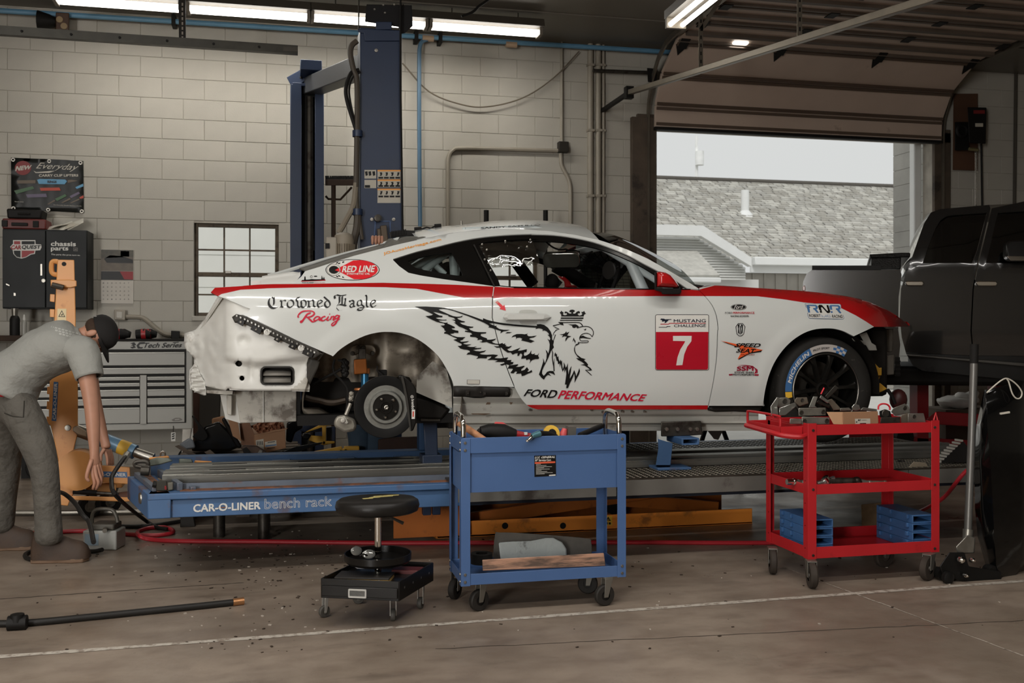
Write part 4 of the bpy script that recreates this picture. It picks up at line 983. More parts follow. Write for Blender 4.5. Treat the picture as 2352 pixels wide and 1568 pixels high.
for P,yy in(([(1325,1015),(1380,985),(1460,1070),(1490,1065),(1490,1160),(1410,1170),(1400,1100)],.2),([(1405,1170),(1480,1165),(1420,1280),(1385,1330),(1375,1280)],.22),([(1400,1340),(1470,1250),(1555,1320),(1500,1350),(1420,1385)],.18)):
 mb=MB();mb.loft([[U(x,y,Y0+yy+d)for x,y in J_(P)]for d in(0,.012)]);mb.build('tow_strap',YS,CAR,bevel=.003)
mb=MB();mb.tube([U(*p,Y0+.2)for p in J_([(1215,850),(1300,960),(1350,1020)])],.022,8);mb.tube([U(*p,Y0+.2)for p in J_([(1560,1330),(1610,1400),(1650,1500)])],.012,6);mb.build('bay_hose',RUBBER,CAR)
mb=MB();c=U(*J_([(1690,1450)])[0],Y0+.5);mb.ball(c,.06,.06,.075);mb.build('red_bottle',mat('dull_red',(66,24,22),.5),CAR)
# lettering and emblems on the car
def decal(name,loops_list,m,step=16,off=.0035):
 mb=MB()
 for loops in loops_list:lay(mb,loops,lambda x,y:S(x,y,off),step)
 return mb.build(name,m,CAR,smooth=60)
def lettering(name,items,m,off=.004):
 mb=MB()
 for it in items:
  s,quad=it[0],it[1];kw=it[2]if len(it)>2 else{}
  text(mb,s,quad,lambda x,y:S(x,y,off),**kw)
 return mb.build(name,m,CAR,smooth=0)
def nib(pts,w,ang=40,thick=.25):
 """broad-nib pen stroke: hull of a slanted nib swept along pts (px, y down)"""
 dx=cos(radians(ang))*w/2;dy=-sin(radians(ang))*w/2;L=[]
 for(a,b)in zip(pts[:-1],pts[1:]):
  q=[(a[0]-dx,a[1]-dy),(a[0]+dx,a[1]+dy),(b[0]+dx,b[1]+dy),(b[0]-dx,b[1]-dy)]
  t=thick;L.append([(q[0][0]-t*.4,q[0][1]-t),(q[1][0]+t*.4,q[1][1]-t),(q[2][0]+t*.4,q[2][1]+t),(q[3][0]-t*.4,q[3][1]+t)])
 return L
def hull_fix(q):
 a=sum(q[i][0]*q[(i+1)%4][1]-q[(i+1)%4][0]*q[i][1]for i in range(4));return q
def ribbon(pts,w):
 """stroke of varying width, round-less"""
 n=len(pts);ws=w if isinstance(w,(list,tuple))else[w]*n;l=[];r=[]
 for i in range(n):
  a=pts[max(0,i-1)];b=pts[min(n-1,i+1)];d=math.hypot(b[0]-a[0],b[1]-a[1])or 1
  nx,ny=-(b[1]-a[1])/d,(b[0]-a[0])/d;k=ws[i]/2
  l.append((pts[i][0]+nx*k,pts[i][1]+ny*k));r.append((pts[i][0]-nx*k,pts[i][1]-ny*k))
 return l+r[::-1]
def strokes(name,rib,m,off=.004):
 mb=MB()
 for pts,w in rib:
  L=ribbon(pts,w);n=len(L)//2;P=[S(x,y,off)for x,y in L]
  mb.add(P,[(i,i+1,2*n-2-i,2*n-1-i)for i in range(n-1)])
 return mb.build(name,m,CAR,smooth=0)
BL={'C':[([(160,1165),(118,1225),(112,1290),(150,1345),(205,1355),(270,1322)],30),([(165,1185),(262,1170)],14),([(190,1195),(188,1290),(168,1322)],26),([(232,1185),(234,1340)],9),([(160,1190),(186,1208)],20)],'r':[([(283,1240),(303,1258),(303,1322),(325,1345)],27),([(318,1250),(345,1232),(366,1248)],22),([(280,1345),(303,1322)],12)],'o':[([(408,1250),(392,1275),(396,1325),(425,1345)],26),([(408,1248),(440,1232),(478,1255),(482,1310),(425,1348)],25)],'w':[([(578,1192),(530,1205),(528,1240),(545,1262),(548,1322),(575,1345)],25),([(575,1345),(600,1318),(598,1250)],24),([(598,1252),(625,1232),(668,1255),(665,1318),(625,1346),(600,1322)],24)],'n':[([(685,1248),(712,1255),(712,1322),(735,1340)],26),([(722,1255),(758,1232),(785,1252),(785,1318),(812,1336)],26),([(690,1345),(712,1322)],10)],'e':[([(850,1255),(842,1280),(848,1320),(875,1342),(925,1312)],26),([(850,1255),(882,1232),(918,1258),(860,1292)],20)],'d':[([(940,1185),(1022,1262),(1028,1318),(985,1342),(955,1310),(958,1268),(995,1238),(1015,1250)],25)],'E':[([(1108,1210),(1098,1175),(1130,1155),(1190,1168),(1275,1155)],22),([(1172,1180),(1172,1270),(1140,1310),(1190,1300),(1275,1320)],25),([(1215,1180),(1212,1300)],24),([(1215,1225),(1262,1212),(1255,1270),(1252,1318)],22),([(1140,1312),(1130,1350),(1165,1388),(1215,1388)],10)],'a':[([(1325,1255),(1352,1235),(1388,1255),(1385,1318),(1405,1332)],26),([(1380,1280),(1335,1300),(1332,1330),(1360,1345),(1385,1318)],22),([(1318,1245),(1338,1262)],24)],'g':[([(1448,1250),(1440,1300),(1470,1322),(1500,1300)],26),([(1448,1250),(1480,1232),(1508,1255),(1505,1300),(1545,1340),(1500,1385),(1445,1378),(1470,1350),(1545,1350)],23)],'l':[([(1562,1160),(1582,1185),(1580,1315),(1605,1336)],26),([(1590,1158),(1582,1185)],12)],'f':[([(1652,1255),(1640,1285),(1650,1322),(1680,1342),(1722,1310)],26),([(1652,1255),(1685,1232),(1718,1256),(1662,1292)],20)]}
mb=MB()
def put_nib(mb,pts,w,ang=38):
 dx=cos(radians(ang))*w/2;dy=-sin(radians(ang))*w/2
 for a,b in zip(pts[:-1],pts[1:]):
  cr=(b[0]-a[0])*dy-(b[1]-a[1])*dx;L_=math.hypot(b[0]-a[0],b[1]-a[1]);th=abs(cr)/L_*2
  e=4.5 if th<12 else 1.2
  nx,ny=-(b[1]-a[1])/L_*e,(b[0]-a[0])/L_*e
  q=[(a[0]-dx-nx,a[1]-dy-ny),(a[0]+dx+nx,a[1]+dy+ny),(b[0]+dx+nx,b[1]+dy+ny),(b[0]-dx-nx,b[1]-dy-ny)]
  mb.add([S(x,y,.004)for x,y in C_(q)],[(0,1,2,3)])
for ch,ss in BL.items():
 for pts,w in ss:put_nib(mb,spl2(pts,3),w*(1.35 if ch in 'CE' else 1.12))
mb.build('blackletter_name',INK,CAR,smooth=0)
scr=[([(545,1478),(570,1440),(620,1405),(690,1395),(760,1400),(795,1425),(780,1460),(730,1485),(680,1490),(700,1500),(740,1535),(770,1560),(820,1550)],[10,20,20,16,16,20,22,18,12,18,24,20,6]),([(555,1470),(548,1490),(570,1486)],[14,14,10]),([(740,1425),(690,1445),(650,1500),(600,1568),(590,1548),(640,1530)],[20,22,24,24,12,6]),([(880,1490),(840,1480),(800,1505),(790,1535),(815,1542),(855,1520),(880,1490),(868,1530),(890,1538),(915,1520)],[14,16,18,20,18,14,18,20,16,8]),([(960,1490),(950,1478),(915,1495),(895,1525),(915,1545),(955,1530),(985,1505)],[16,16,18,20,18,12,6]),([(1010,1478),(985,1525),(1000,1538),(1025,1520)],[18,20,16,6]),([(1022,1440),(1030,1448)],[16,16]),([(1058,1475),(1035,1530)],[18,20]),([(1040,1510),(1075,1478),(1095,1485),(1078,1525),(1092,1535),(1110,1520)],[8,14,18,20,14,6]),([(1170,1468),(1135,1462),(1105,1490),(1110,1512),(1140,1505),(1175,1465),(1150,1520),(1110,1590),(1070,1618),(1055,1600),(1090,1565),(1150,1535),(1185,1515)],[14,16,18,18,14,16,20,20,18,16,12,10,6])]
strokes('script_lettering',[(C_(spl2(p,4)),[w_/6.533*1.1 for w_ in[w[min(len(w)-1,int(i/4))]*(1-(i%4)/4)+w[min(len(w)-1,int(i/4)+1)]*(i%4)/4 for i in range(4*(len(p)-1)+1)]])for p,w in scr],mat('script_red',(198,20,52),.35,0,.03))
cx,cy=C_([(1370,780)])[0];rx,ry_=405/6.533,158/6.533
ell=lambda f,g=None:circ(rx*f,56,cx,cy,ry_*(g or f))
decal('oval_sticker',[[ell(1)]],INK,12,.0025);decal('oval_field',[[ell(.972,.94)]],INKW,12,.003)
redp=C_([(1185,740),(1380,640),(1500,636),(1600,650),(1690,690),(1740,740),(1750,790),(1720,840),(1640,890),(1530,920),(1390,922),(1185,815)])
decal('oval_red',[[redp]],mat('sticker_red',(212,36,44),.3,0,.03),12,.0035)
mb=MB()
for r in range(2):
 for k in range(12):
  for top in(0,1):
   pass
chk=[]
for i in range(9):
 for j in range(3):
  if(i+j)%2:continue
  for sgn in(-1,1):
   x=1095+i*30;y=778+sgn*(62+i*9.5+(2-j)*0+j*18);
   P=C_([(x,y),(x+30,y+sgn*9),(x+30,y+sgn*27),(x,y+sgn*18)])
   if all(((p[0]-cx)/(rx*.95))**2+((p[1]-cy)/(ry_*.91))**2<1 for p in P)and not any(inside([redp],*p)for p in P):chk.append([P])
decal('checker_band',chk,INK,None,.0035)
gx_,gy_=C_([(1090,780)])[0]
decal('gauge_ring',[[circ(15.5,28,gx_,gy_,13.5)]],INKW,None,.004);decal('gauge_rim',[[circ(15.5,28,gx_,gy_,13.5),circ(14.7,28,gx_,gy_,12.7)]],INK,None,.0045);decal('gauge_face',[[[(gx_+12.5*cos(a)*(1 if k%2 else .85),gy_+10*sin(a)*(1 if k%2 else .85))for k in range(40)for a in[2*pi*k/40]]]],INK,None,.005)
decal('gauge_needle',[[C_([(1105,785),(1170,752),(1178,810)])]],mat('sticker_red',(0,0,0)),None,.0055)
lettering('oil_lettering',[('RED LINE',C_([(1222,722),(1712,712),(1700,815),(1210,818)]),dict(bold=.035,shear=.12)),('SYNTHETIC OIL',C_([(1282,828),(1632,826),(1632,852),(1282,855)]),dict(bold=.03,shear=.1))],INKW,.006)
decal('skyline_bar',[[C_([(595,955),(600,945),(968,930),(966,940),(780,950)])]],INKR,None)
sk_=[C_([(607,948),(607,935),(645,930),(648,880),(664,880),(668,928),(720,925),(760,918),(800,922),(850,922),(900,920),(905,870),(912,870),(914,920),(925,880),(930,920),(945,885),(950,918),(960,930),(780,946)])]
decal('skyline',[sk_],INK,None);decal('skyline_badge',[[circ(3,12,*C_([(752,882)])[0]),circ(2,12,*C_([(752,882)])[0])]],INKG,None);decal('skyline_oval',[[circ(4.2,12,*C_([(815,876)])[0],ry=1.2)]],INK,None)
lettering('skyline_lettering',[('CLEVELAND',C_([(610,965),(788,965),(788,978),(610,978)]),dict(bold=.03))],INK);lettering('skyline_lettering',[('SPORTSCARS',C_([(795,966),(958,966),(958,978),(795,978)]),{})],INKR)
lettering('web_lettering',[('JOAutoHeritage.com',D_([(-2,585),(862,368),(878,415),(10,632)]),dict(spacing=1.05,bold=.022))],INKO)
lettering('roof_lettering',[('SANDY SATULLO',[D_([(1465,208)])[0],E_([(300,118)])[0],E_([(300,134)])[0],D_([(1465,236)])[0]],dict(bold=.035))],INK,.006)
decal('red_arrow',[[D_([(1685,1330),(1718,1310),(1800,1390),(1818,1368),(1842,1458),(1745,1432),(1765,1410)])]],mat('sticker_red',(0,0,0)),None);decal('arrow_tail',[[D_([(1692,1330),(1718,1314),(1738,1335),(1712,1352)])]],mat('arrow_pink',(206,130,120),.5),None,.0045)
K=K_;H=H_
wa=K([(95,108),(300,107),(520,120),(640,132),(780,164),(950,218),(1150,285),(1328,350),(1330,316),(1400,345),(1500,372),(1620,395),(1760,414)])+H([(380,408),(600,424),(745,436),(775,432),(762,408),(830,402),(895,418),(960,465),(1005,530),(1030,595),(1030,665)])+H([(1062,700),(1048,760),(1062,800),(1010,868),(970,975),(930,1060),(890,1130),(862,1200),(858,1250),(885,1290),(912,1265),(945,1222),(990,1205),(1050,1208),(1068,1240),(1082,1282),(1050,1258),(1000,1242),(970,1245),(1020,1292),(960,1272),(925,1300),(890,1355),(850,1325),(805,1265),(835,1180),(862,1100),(878,1050),(876,985),(895,1040),(908,1075),(935,990),(940,915),(918,838),(945,870),(966,908),(985,830),(990,750),(978,700),(948,652),(990,680),(1000,650),(985,620),(950,582),(978,588),(970,560),(935,525),(895,510),(860,522),(878,500),(845,482),(800,472),(745,490),(758,464),(600,455),(400,440),(300,428)])+K([(1880,455),(1700,442),(1580,420),(1510,408),(1440,411),(1480,430),(1540,455),(1580,452),(1565,472),(1620,510),(1700,525),(1815,527),(1760,545),(1690,556),(1640,592),(1652,550),(1560,520),(1480,492),(1420,482),(1442,465),(1420,440),(1340,397),(1200,337),(1050,277),(950,242),(800,187),(680,155),(600,148),(525,156),(560,180),(640,215),(720,252),(790,280),(860,290),(920,288),(968,267),(945,297),(900,308),(862,312),(880,335),(950,365),(1012,377),(985,392),(920,395),(905,400),(960,430),(1050,458),(1110,468),(1160,470),(1140,488),(1072,494),(1100,528),(1160,555),(1240,566),(1390,570),(1380,590),(1290,600),(1284,632),(1330,655),(1400,680),(1402,705),(1460,705),(1520,695),(1568,684),(1540,712),(1488,736),(1505,758),(1560,775),(1630,780),(1680,762),(1688,782),(1732,770),(1720,795),(1752,800),(1730,820),(1790,830),(1850,812),(1815,850),(1762,876),(1800,908),(1850,906)])+H([(410,836),(490,806),(455,842),(447,860),(500,855),(600,832),(590,886),(555,880),(545,930),(560,948),(600,935),(645,905),(676,850),(672,908),(700,920),(740,902),(728,930),(780,933),(808,896),(790,945),(808,978),(800,1000),(740,1003),(690,1020),(665,1045),(640,1080),(658,1028),(640,1002),(590,1020),(578,990),(500,998),(520,930),(500,905),(478,915),(465,950),(435,945),(442,900),(400,905),(355,928),(320,890),(270,892),(205,850),(160,805),(80,808),(25,776),(80,786),(130,780)])+K([(1600,797),(1500,785),(1430,762),(1390,745),(1320,755),(1265,742),(1312,735),(1315,715),(1280,702),(1222,712),(1240,688),(1200,660),(1098,652),(1095,620),(1135,610),(1110,580),(1060,570),(1000,560),(1005,543),(1062,545),(1020,520),(960,490),(900,470),(850,430),(800,390),(832,394),(822,365),(758,340),(832,345),(805,312),(710,287),(700,266),(600,240),(500,212),(425,202),(470,230),(545,268),(598,275),(595,300),(530,300),(475,312),(520,333),(600,345),(675,343),(665,356),(560,356),(520,360),(560,380),(620,395),(665,400),(690,388),(685,412),(760,445),(820,475),(820,496),(758,500),(772,515),(830,535),(885,543),(885,585),(808,576),(800,592),(732,600),(780,630),(860,655),(940,660),(1015,658),(975,685),(962,705),(913,722),(930,740),(1000,737),(1080,728),(1040,750),(985,762),(968,778),(1040,790),(1125,787),(1070,808),(1030,820),(1100,835),(1160,835),(1222,823),(1172,850),(1230,855),(1300,848),(1290,868),(1220,876),(1145,890),(1200,908),(1270,914),(1340,905),(1387,892),(1350,925),(1285,945),(1265,960),(1310,970),(1400,975),(1510,970),(1600,980),(1570,1005),(1535,1035),(1640,1040),(1783,1023),(1755,1072)])+H([(335,1018),(322,1050),(370,1055),(358,1088),(300,1105),(318,1110),(380,1100),(445,1090),(450,1106),(408,1138),(470,1135),(555,1115),(560,1130),(500,1178),(505,1205),(560,1185),(600,1140),(632,1188),(605,1215),(630,1222),(682,1188),(690,1225),(620,1252),(560,1282),(512,1296),(500,1250),(412,1255),(432,1220),(400,1215),(368,1247),(315,1240),(358,1180),(350,1165),(268,1166),(298,1108),(240,1090),(170,1116),(132,1096),(215,1072),(205,1052),(50,1048)])+K([(1700,1105),(1540,1105),(1592,1078),(1500,1066),(1404,1070),(1468,1030),(1480,1005),(1402,1012),(1394,1040),(1280,1036),(1200,1048),(1240,1018),(1232,1000),(1160,985),(1100,970),(1028,976),(1060,936),(1092,932),(1088,905),(1040,886),(980,880),(920,862),(870,816),(920,815),(948,802),(940,780),(860,740),(793,704),(862,690),(850,678),(760,640),(680,600),(625,592),(632,570),(662,555),(635,540),(630,510),(600,480),(563,450),(630,447),(640,430),(620,410),(560,400),(500,385),(420,350),(340,310),(288,278),(350,275),(410,262),(432,250),(340,205),(240,158)])
decal('eagle_wing',[[wa]],INK,14)
decal('eagle_feather',[[H([(332,632),(360,600),(420,575),(500,572),(560,578),(600,570),(615,556),(600,590),(625,610),(680,612),(768,598),(720,630),(650,645),(640,662),(690,680),(732,695),(690,710),(668,725),(600,705),(500,682),(520,655),(480,635),(430,640),(405,665),(415,635),(400,612)])],[H([(225,562),(260,540),(345,540),(300,558)])]],INK,16)
hw=1.5
strokes('eagle_outline',[(H(spl2([(1140,374),(1300,376),(1480,376),(1530,400),(1560,445)],4)),[1.7]*12+[2.2]*5),(H(spl2([(1462,472),(1520,450),(1600,442),(1660,450),(1710,482),(1736,530),(1736,580),(1715,622)],4)),1.6),(H(spl2([(1715,622),(1690,585),(1640,562),(1590,562),(1540,582),(1508,620),(1505,660),(1530,690),(1600,690),(1648,692),(1640,716),(1560,722),(1475,715)],4)),1.5),(H([(1475,712),(1490,735),(1440,765)]),[1.6,3.2,2.2]),(H(spl2([(1445,745),(1418,800),(1420,870),(1460,940),(1520,990),(1580,1040)],4)),[1.2]*5+[2.0]*8+[3.4]*8),(H([(1142,374),(1178,400),(1045,432),(1090,462),(1150,490),(1100,505),(1060,555),(1050,590),(1090,585),(1062,660),(1045,720)]),[1.8,1.6,2.2,1.8,2.6,1.8,1.5,1.5,1.8,1.5,1.5]),(H([(1030,850),(1040,900),(1035,980),(1050,1080),(1060,1130),(1065,1210)]),[1.4,2,1.8,2.4,2.2,2.4]),(H([(1075,990),(1062,1080),(1065,1200)]),[.8,1.4,1.8])],INK)
decal('eagle_face',[[H([(1300,405),(1370,410),(1430,405),(1470,425),(1490,445),(1465,480),(1445,450),(1425,468),(1400,470),(1375,455),(1378,430)])],[H([(1150,372),(1215,378),(1230,428),(1178,415)])],[H([(1570,492),(1600,490),(1612,475),(1616,500),(1598,512)])],[H([(1505,650),(1510,615),(1560,600),(1600,620),(1640,635),(1698,645),(1690,656),(1620,650),(1560,640)])],[H([(1152,578),(1210,575),(1250,560),(1275,525),(1280,555),(1330,532),(1300,580),(1290,600),(1362,612),(1300,640),(1280,670),(1255,705),(1262,650),(1285,620),(1240,610),(1192,632),(1220,596)])],[H([(1400,632),(1415,670),(1432,690),(1428,738),(1412,700),(1400,675),(1378,712),(1390,665)])],[H([(1440,985),(1500,990),(1540,985),(1612,1005),(1570,1020),(1620,1060),(1650,1100),(1635,1120),(1690,1155),(1715,1192),(1690,1200),(1620,1195),(1680,1245),(1720,1288),(1700,1282),(1640,1230),(1592,1188),(1680,1182),(1640,1150),(1590,1115),(1512,1100),(1590,1090),(1540,1050),(1480,1020)])],[H([(1088,885),(1098,920),(1112,910),(1118,970),(1138,952),(1142,1000),(1160,1050),(1175,1010),(1188,1045),(1200,1025),(1205,1120),(1215,1180),(1232,1120),(1230,1052),(1255,1110),(1262,1150),(1280,1130),(1302,1070),(1300,1140),(1312,1270),(1325,1200),(1345,1150),(1362,1120),(1352,1220),(1340,1280),(1335,1340),(1380,1260),(1410,1190),(1432,1250),(1442,1300),(1480,1210),(1498,1155),(1508,1210),(1490,1270),(1450,1340),(1415,1410),(1420,1320),(1410,1250),(1380,1330),(1340,1410),(1305,1500),(1272,1500),(1280,1440),(1250,1440),(1265,1340),(1275,1250),(1268,1180),(1240,1240),(1245,1160),(1212,1220),(1190,1150),(1180,1080),(1158,1145),(1162,1075),(1132,1090),(1128,1040),(1108,1030),(1090,950),(1078,945),(1065,970),(1075,910)])]],INK,16)
crown=[H([(1160,206),(1180,192),(1190,170),(1202,188),(1230,208),(1212,232),(1235,250),(1268,250),(1290,235),(1275,212),(1255,222),(1243,202),(1262,186),(1290,195),(1325,222),(1362,222),(1358,195),(1335,200),(1325,180),(1345,160),(1385,155),(1420,170),(1412,195),(1390,195),(1390,222),(1425,222),(1455,190),(1490,178),(1510,200),(1498,222),(1478,212),(1470,240),(1495,258),(1535,248),(1550,230),(1532,195),(1560,195),(1580,175),(1590,200),(1612,228),(1590,230),(1575,250),(1570,272),(1185,272),(1188,240)])]
decal('eagle_crown',[crown,[H([(1180,290),(1572,290),(1566,314),(1178,312)])],[H([(1170,330),(1552,330),(1546,346),(1165,346)])]],INK,16)
lettering('sill_lettering',[('FORD',[I_([(1840,228)])[0],(1281.5,895.5),(1277.5,915),I_([(1786,388)])[0]],dict(bold=.025,shear=.25))],INK);lettering('sill_lettering',[('PERFORMANCE',[(1285,895.5),(1486.5,905.5),(1481.5,921.5),(1280.5,915.5)],dict(bold=.025,shear=.25))],mat('script_red',(0,0,0)))
decal('panel_sticker',[[I_([(515,15),(805,18),(800,120),(515,115)])]],INKG,None,.003);decal('sticker_field',[[I_([(528,22),(795,25),(790,112),(528,105)])]],mat('dull_sticker',(188,184,174),.5),None,.0036);decal('sticker_mark',[[I_([(560,30),(620,30),(612,92),(565,88)])],[I_([(690,30),(760,80),(620,78)])]],INKG,None,.0042)
nb=spl2([],1)if False else None
def rq(x0,y0,x1,y1,r=4):return[(x+(x0+x1)/2,y+(y0+y1)/2)for x,y in rr(x1-x0,y1-y0,r,3)]
decal('number_board',[[rq(1505,722,1628.5,850)]],INK,14,.0025);decal('board_white',[[rq(1506.2,723.2,1627.3,848.8,3)]],INKW,14,.003);decal('board_red',[[[(1506.5,762),(1627,762),(1626.5,846),(1624,848.5),(1509,848.5),(1506.5,846)]]],mat('board_red',(176,20,40),.3,0,.03),14,.0036)
decal('number_seven',[[Q_([(457,662),(592,662),(590,700),(560,740),(538,795),(525,872),(480,875),(490,815),(510,760),(540,712),(545,700),(458,698)])]],INKW,12,.0045)
lettering('board_lettering',[('MUSTANG',Q_([(462,543),(694,541),(694,565),(462,566)]),dict(bold=.012)),('CHALLENGE',Q_([(464,580),(695,576),(694,598),(464,599)]),dict(bold=.012))],mat('navy_vinyl',(26,30,44),.45))
decal('board_line',[[Q_([(368,575),(425,575),(430,569),(693,569),(693,573),(432,574),(427,580),(365,580)])]],INKR,None,.0045);decal('board_dash',[[Q_([(355,598),(408,598),(414,592),(440,592),(438,596),(418,597),(410,602),(354,602)])],[Q_([(364,545),(372,537),(392,538),(402,543),(420,542),(446,541),(446,545),(424,548),(422,554),(416,558),(406,568),(392,570),(400,562),(396,556),(384,560),(376,558),(380,552),(374,548)])]],mat('navy_vinyl',(0,0,0)),None,.0045)
decal('maker_oval',[[circ(18,28,*Q_([(930,454)])[0],ry=6.8)]],INK,None,.003);decal('oval_line',[[circ(16.8,28,*Q_([(930,454)])[0],ry=6.0),circ(16.2,28,*Q_([(930,454)])[0],ry=5.5)]],INKW,None,.0036)
lettering('oval_lettering',[('Ford',Q_([(900,440),(964,440),(960,468),(896,468)]),dict(shear=.3))],INKW,.0042)
lettering('school_lettering',[('FORD',Q_([(832,490),(885,489),(885,503),(832,504)]),{}),('RACING SCHOOL',Q_([(873,514),(1004,513),(1006,526),(874,526)]),dict(bold=.02))],INK);lettering('school_lettering',[('PERFORMANCE',Q_([(890,489),(1044,488),(1044,503),(890,503)]),dict(bold=.02))],INKR)
decal('horse_badge',[[Q_([(908,595),(925,572),(960,571),(978,595),(968,650),(950,664),(932,664),(916,650)]),Q_([(912,597),(928,576),(957,575),(974,596),(965,648),(948,660),(934,660),(920,648)])],[Q_([(924,582),(938,578),(930,610),(938,650),(926,640)])],[Q_([(960,582),(946,578),(952,610),(946,650),(958,640)])],[Q_([(938,590),(946,590),(944,652),(940,652)])]],INK,None)
decal('seat_arrow_shadow',[[Q_([(806,704),(940,728),(1100,764),(1092,778),(1010,790),(928,836),(950,792),(938,748)])]],INK,20,.003);decal('seat_arrow',[[Q_([(800,696),(938,726),(1106,764),(1008,784),(922,830),(948,782),(936,744)])]],mat('orange_vinyl_bright',(226,92,44),.4),20,.0036)
lettering('seat_lettering',[('SPEED',Q_([(912,714),(1092,716),(1084,745),(896,745)]),dict(bold=.03,shear=.2)),('SEAT',Q_([(920,752),(1056,756),(1052,786),(910,782)]),dict(bold=.03,shear=.2))],INK,.0046);lettering('seat_lettering',[('FACTORY',Q_([(950,793),(1048,793),(1046,803),(948,802)]),dict(bold=.03))],mat('rust_ink',(140,50,30),.5),.0046)
lettering('motorsport_lettering',[('SSM',Q_([(918,882),(1036,878),(1038,914),(916,914)]),dict(bold=.035))],mat('crimson_vinyl',(142,18,44),.4));lettering('motorsport_lettering',[('STEVE SHIN',Q_([(900,919),(1038,919),(1038,933),(900,932)]),dict(bold=.02)),('MOTORSPORTS',Q_([(888,935),(1042,936),(1042,949),(888,947)]),dict(bold=.03))],INK)
decal('motorsport_swoosh',[[Q_([(915,874),(980,871),(1030,878),(1066,905),(1068,928),(1040,935),(1052,915),(1046,896),(1010,882),(960,876)])],[Q_([(1044,937),(1076,938),(1073,949),(1044,949)])],[Q_([(858,938),(886,935),(886,946),(862,947)])]],mat('crimson_vinyl',(0,0,0)),None)
decal('rnr_plate',[[J_([(568,300),(580,294),(985,300),(1000,310),(1040,475),(1030,486),(625,478),(612,468)])]],mat('navy_line',(56,84,122),.4),16,.0028);decal('rnr_field',[[J_([(574,302),(584,298),(982,304),(995,312),(1035,474),(1027,481),(628,473),(617,465)])]],INKW,16,.0034)
mat('rnr_blue',(70,112,158),.4)
for dx,dy in((0,0),(272,4)):
 o_=lambda pts:[(x+dx,y+dy)for x,y in pts]
 J2=[o_([(588,322),(605,310),(700,312),(722,330),(724,355),(708,368),(738,408),(712,408),(680,370),(668,366),(668,350),(694,350),(698,336),(690,328),(620,326),(632,405),(608,405)])]
 for L in J2:decal('rnr_letter',[[J_(L)]],mat('rnr_blue',(0,0,0)),None,.0042)
decal('rnr_letter',[[J_([(726,330),(740,312),(772,314),(836,385),(846,380),(826,316),(850,316),(874,395),(862,412),(838,412),(772,340),(762,345),(776,408),(752,408)])]],INK,None,.0042)
lettering('rnr_lettering',[('ROBERT',J_([(618,425),(752,426),(760,462),(624,460)]),dict(bold=.02)),('RACING',J_([(892,430),(1016,432),(1022,470),(896,468)]),dict(bold=.02))],INK,.0044);lettering('rnr_lettering',[('NOAKER',J_([(758,426),(884,428),(890,466),(764,464)]),{})],mat('rnr_blue',(0,0,0)),.0044)
# two-post lift behind the car
LBLUE=mat('lift_blue_paint',(36,50,76),.42,0,.08,3,dirt=((40,42,46),.12,4,.5));LDARK=mat('lift_dark_inside',(24,22,22),.6,.2,.2,6)
def at(px,py,Y):return U(px,py,Y)
NPY,FPY=8.0,9.75
p0=at(822,66,NPY);p1=at(922,560,NPY)
nx0=at(827,300,NPY).x;nx1=at(923,300,NPY).x;ztop=at(872,66,NPY).z
lift=thing('two_post_lift','tall dark blue two-post lift with overhead beam standing behind the car','vehicle lift',((nx0+nx1)/2,NPY,0))
mb=MB()
w=nx1-nx0
mb.prism([(nx0,0),(nx1,0),(nx1,.26),(nx1-.05,.26),(nx1-.05,.22),(nx1-.012,.22),(nx1-.012,.012),(nx0+.012,.012),(nx0+.012,.22),(nx0+.05,.22),(nx0+.05,.26),(nx0,.26)],0,ztop,T(0,NPY,0));mb.build('post',LBLUE,lift,bevel=.006,smooth=30)
fx0=at(667,300,FPY).x;fx1=at(744,300,FPY).x;fz=at(700,195,FPY).z
mb=MB();e=.085
mb.prism([(fx0,.26),(fx1,.26),(fx1,0),(fx1-e,0),(fx1-e,.03),(fx1-.015,.03),(fx1-.015,.245),(fx0+.015,.245),(fx0+.015,.03),(fx0+e+.02,.03),(fx0+e+.02,0),(fx0,0)],0,fz,T(0,FPY,0));mb.build('post',LBLUE,lift,bevel=.005,smooth=30)
mb=MB();mb.bx(fx0+.02,fx1-.02,FPY+.10,FPY+.24,0,fz-.02);mb.build('post_channel',LDARK,lift)
mb=MB();xm=(fx0+fx1)/2+.03;mb.tube([(xm,FPY+.06,.1),(xm,FPY+.06,fz-.1)],.035,8);mb.build('lift_cylinder',DSTEEL,lift)
mb=MB();mb.tube(spline([at(706,300,FPY+.05),at(712,380,FPY+.05),at(716,480,FPY+.05),at(722,575,FPY+.05)],4),.012,6);mb.build('hydraulic_hose',RUBBER,lift)
a=Vector((fx0+.19,FPY+.12,fz+.01));b=Vector((nx0+.12,NPY+.2,ztop-.22))
mb=MB();mb.bar(a,b,.16,.16);mb.build('overhead_beam',mat('beam_grey_blue',(70,72,76),.45,.2,.15,4),lift,bevel=.008)
mb=MB();mb.bar(a+Vector((0,0,.1)),a+Vector((.0,-.3,.14)),.2,.1);mb.bar(Vector((fx0,FPY+.1,fz+.03)),Vector((fx0+.16,FPY+.05,fz+.12)),.06,.12);mb.bx(fx0+.02,fx1-.02,FPY,FPY+.2,fz-.01,fz+.02);mb.build('beam_saddle',LBLUE,lift,bevel=.005)
mb=MB();mb.tube(spline([at(690,180,FPY),at(700,163,FPY),at(712,160,FPY),at(716,176,FPY)],4),.012,6);mb.build('cable_loop',BLACKM,lift)
mb=MB();mb.loft([[at(x,y,yy)for x,y in((842,10),(946,12),(948,60),(930,76),(918,78),(915,62),(838,50))]for yy in(NPY+.02,NPY+.18)]);mb.build('switch_plate',mat('lift_black_plate',(24,23,24),.5),lift,bevel=.004)
mb=MB()
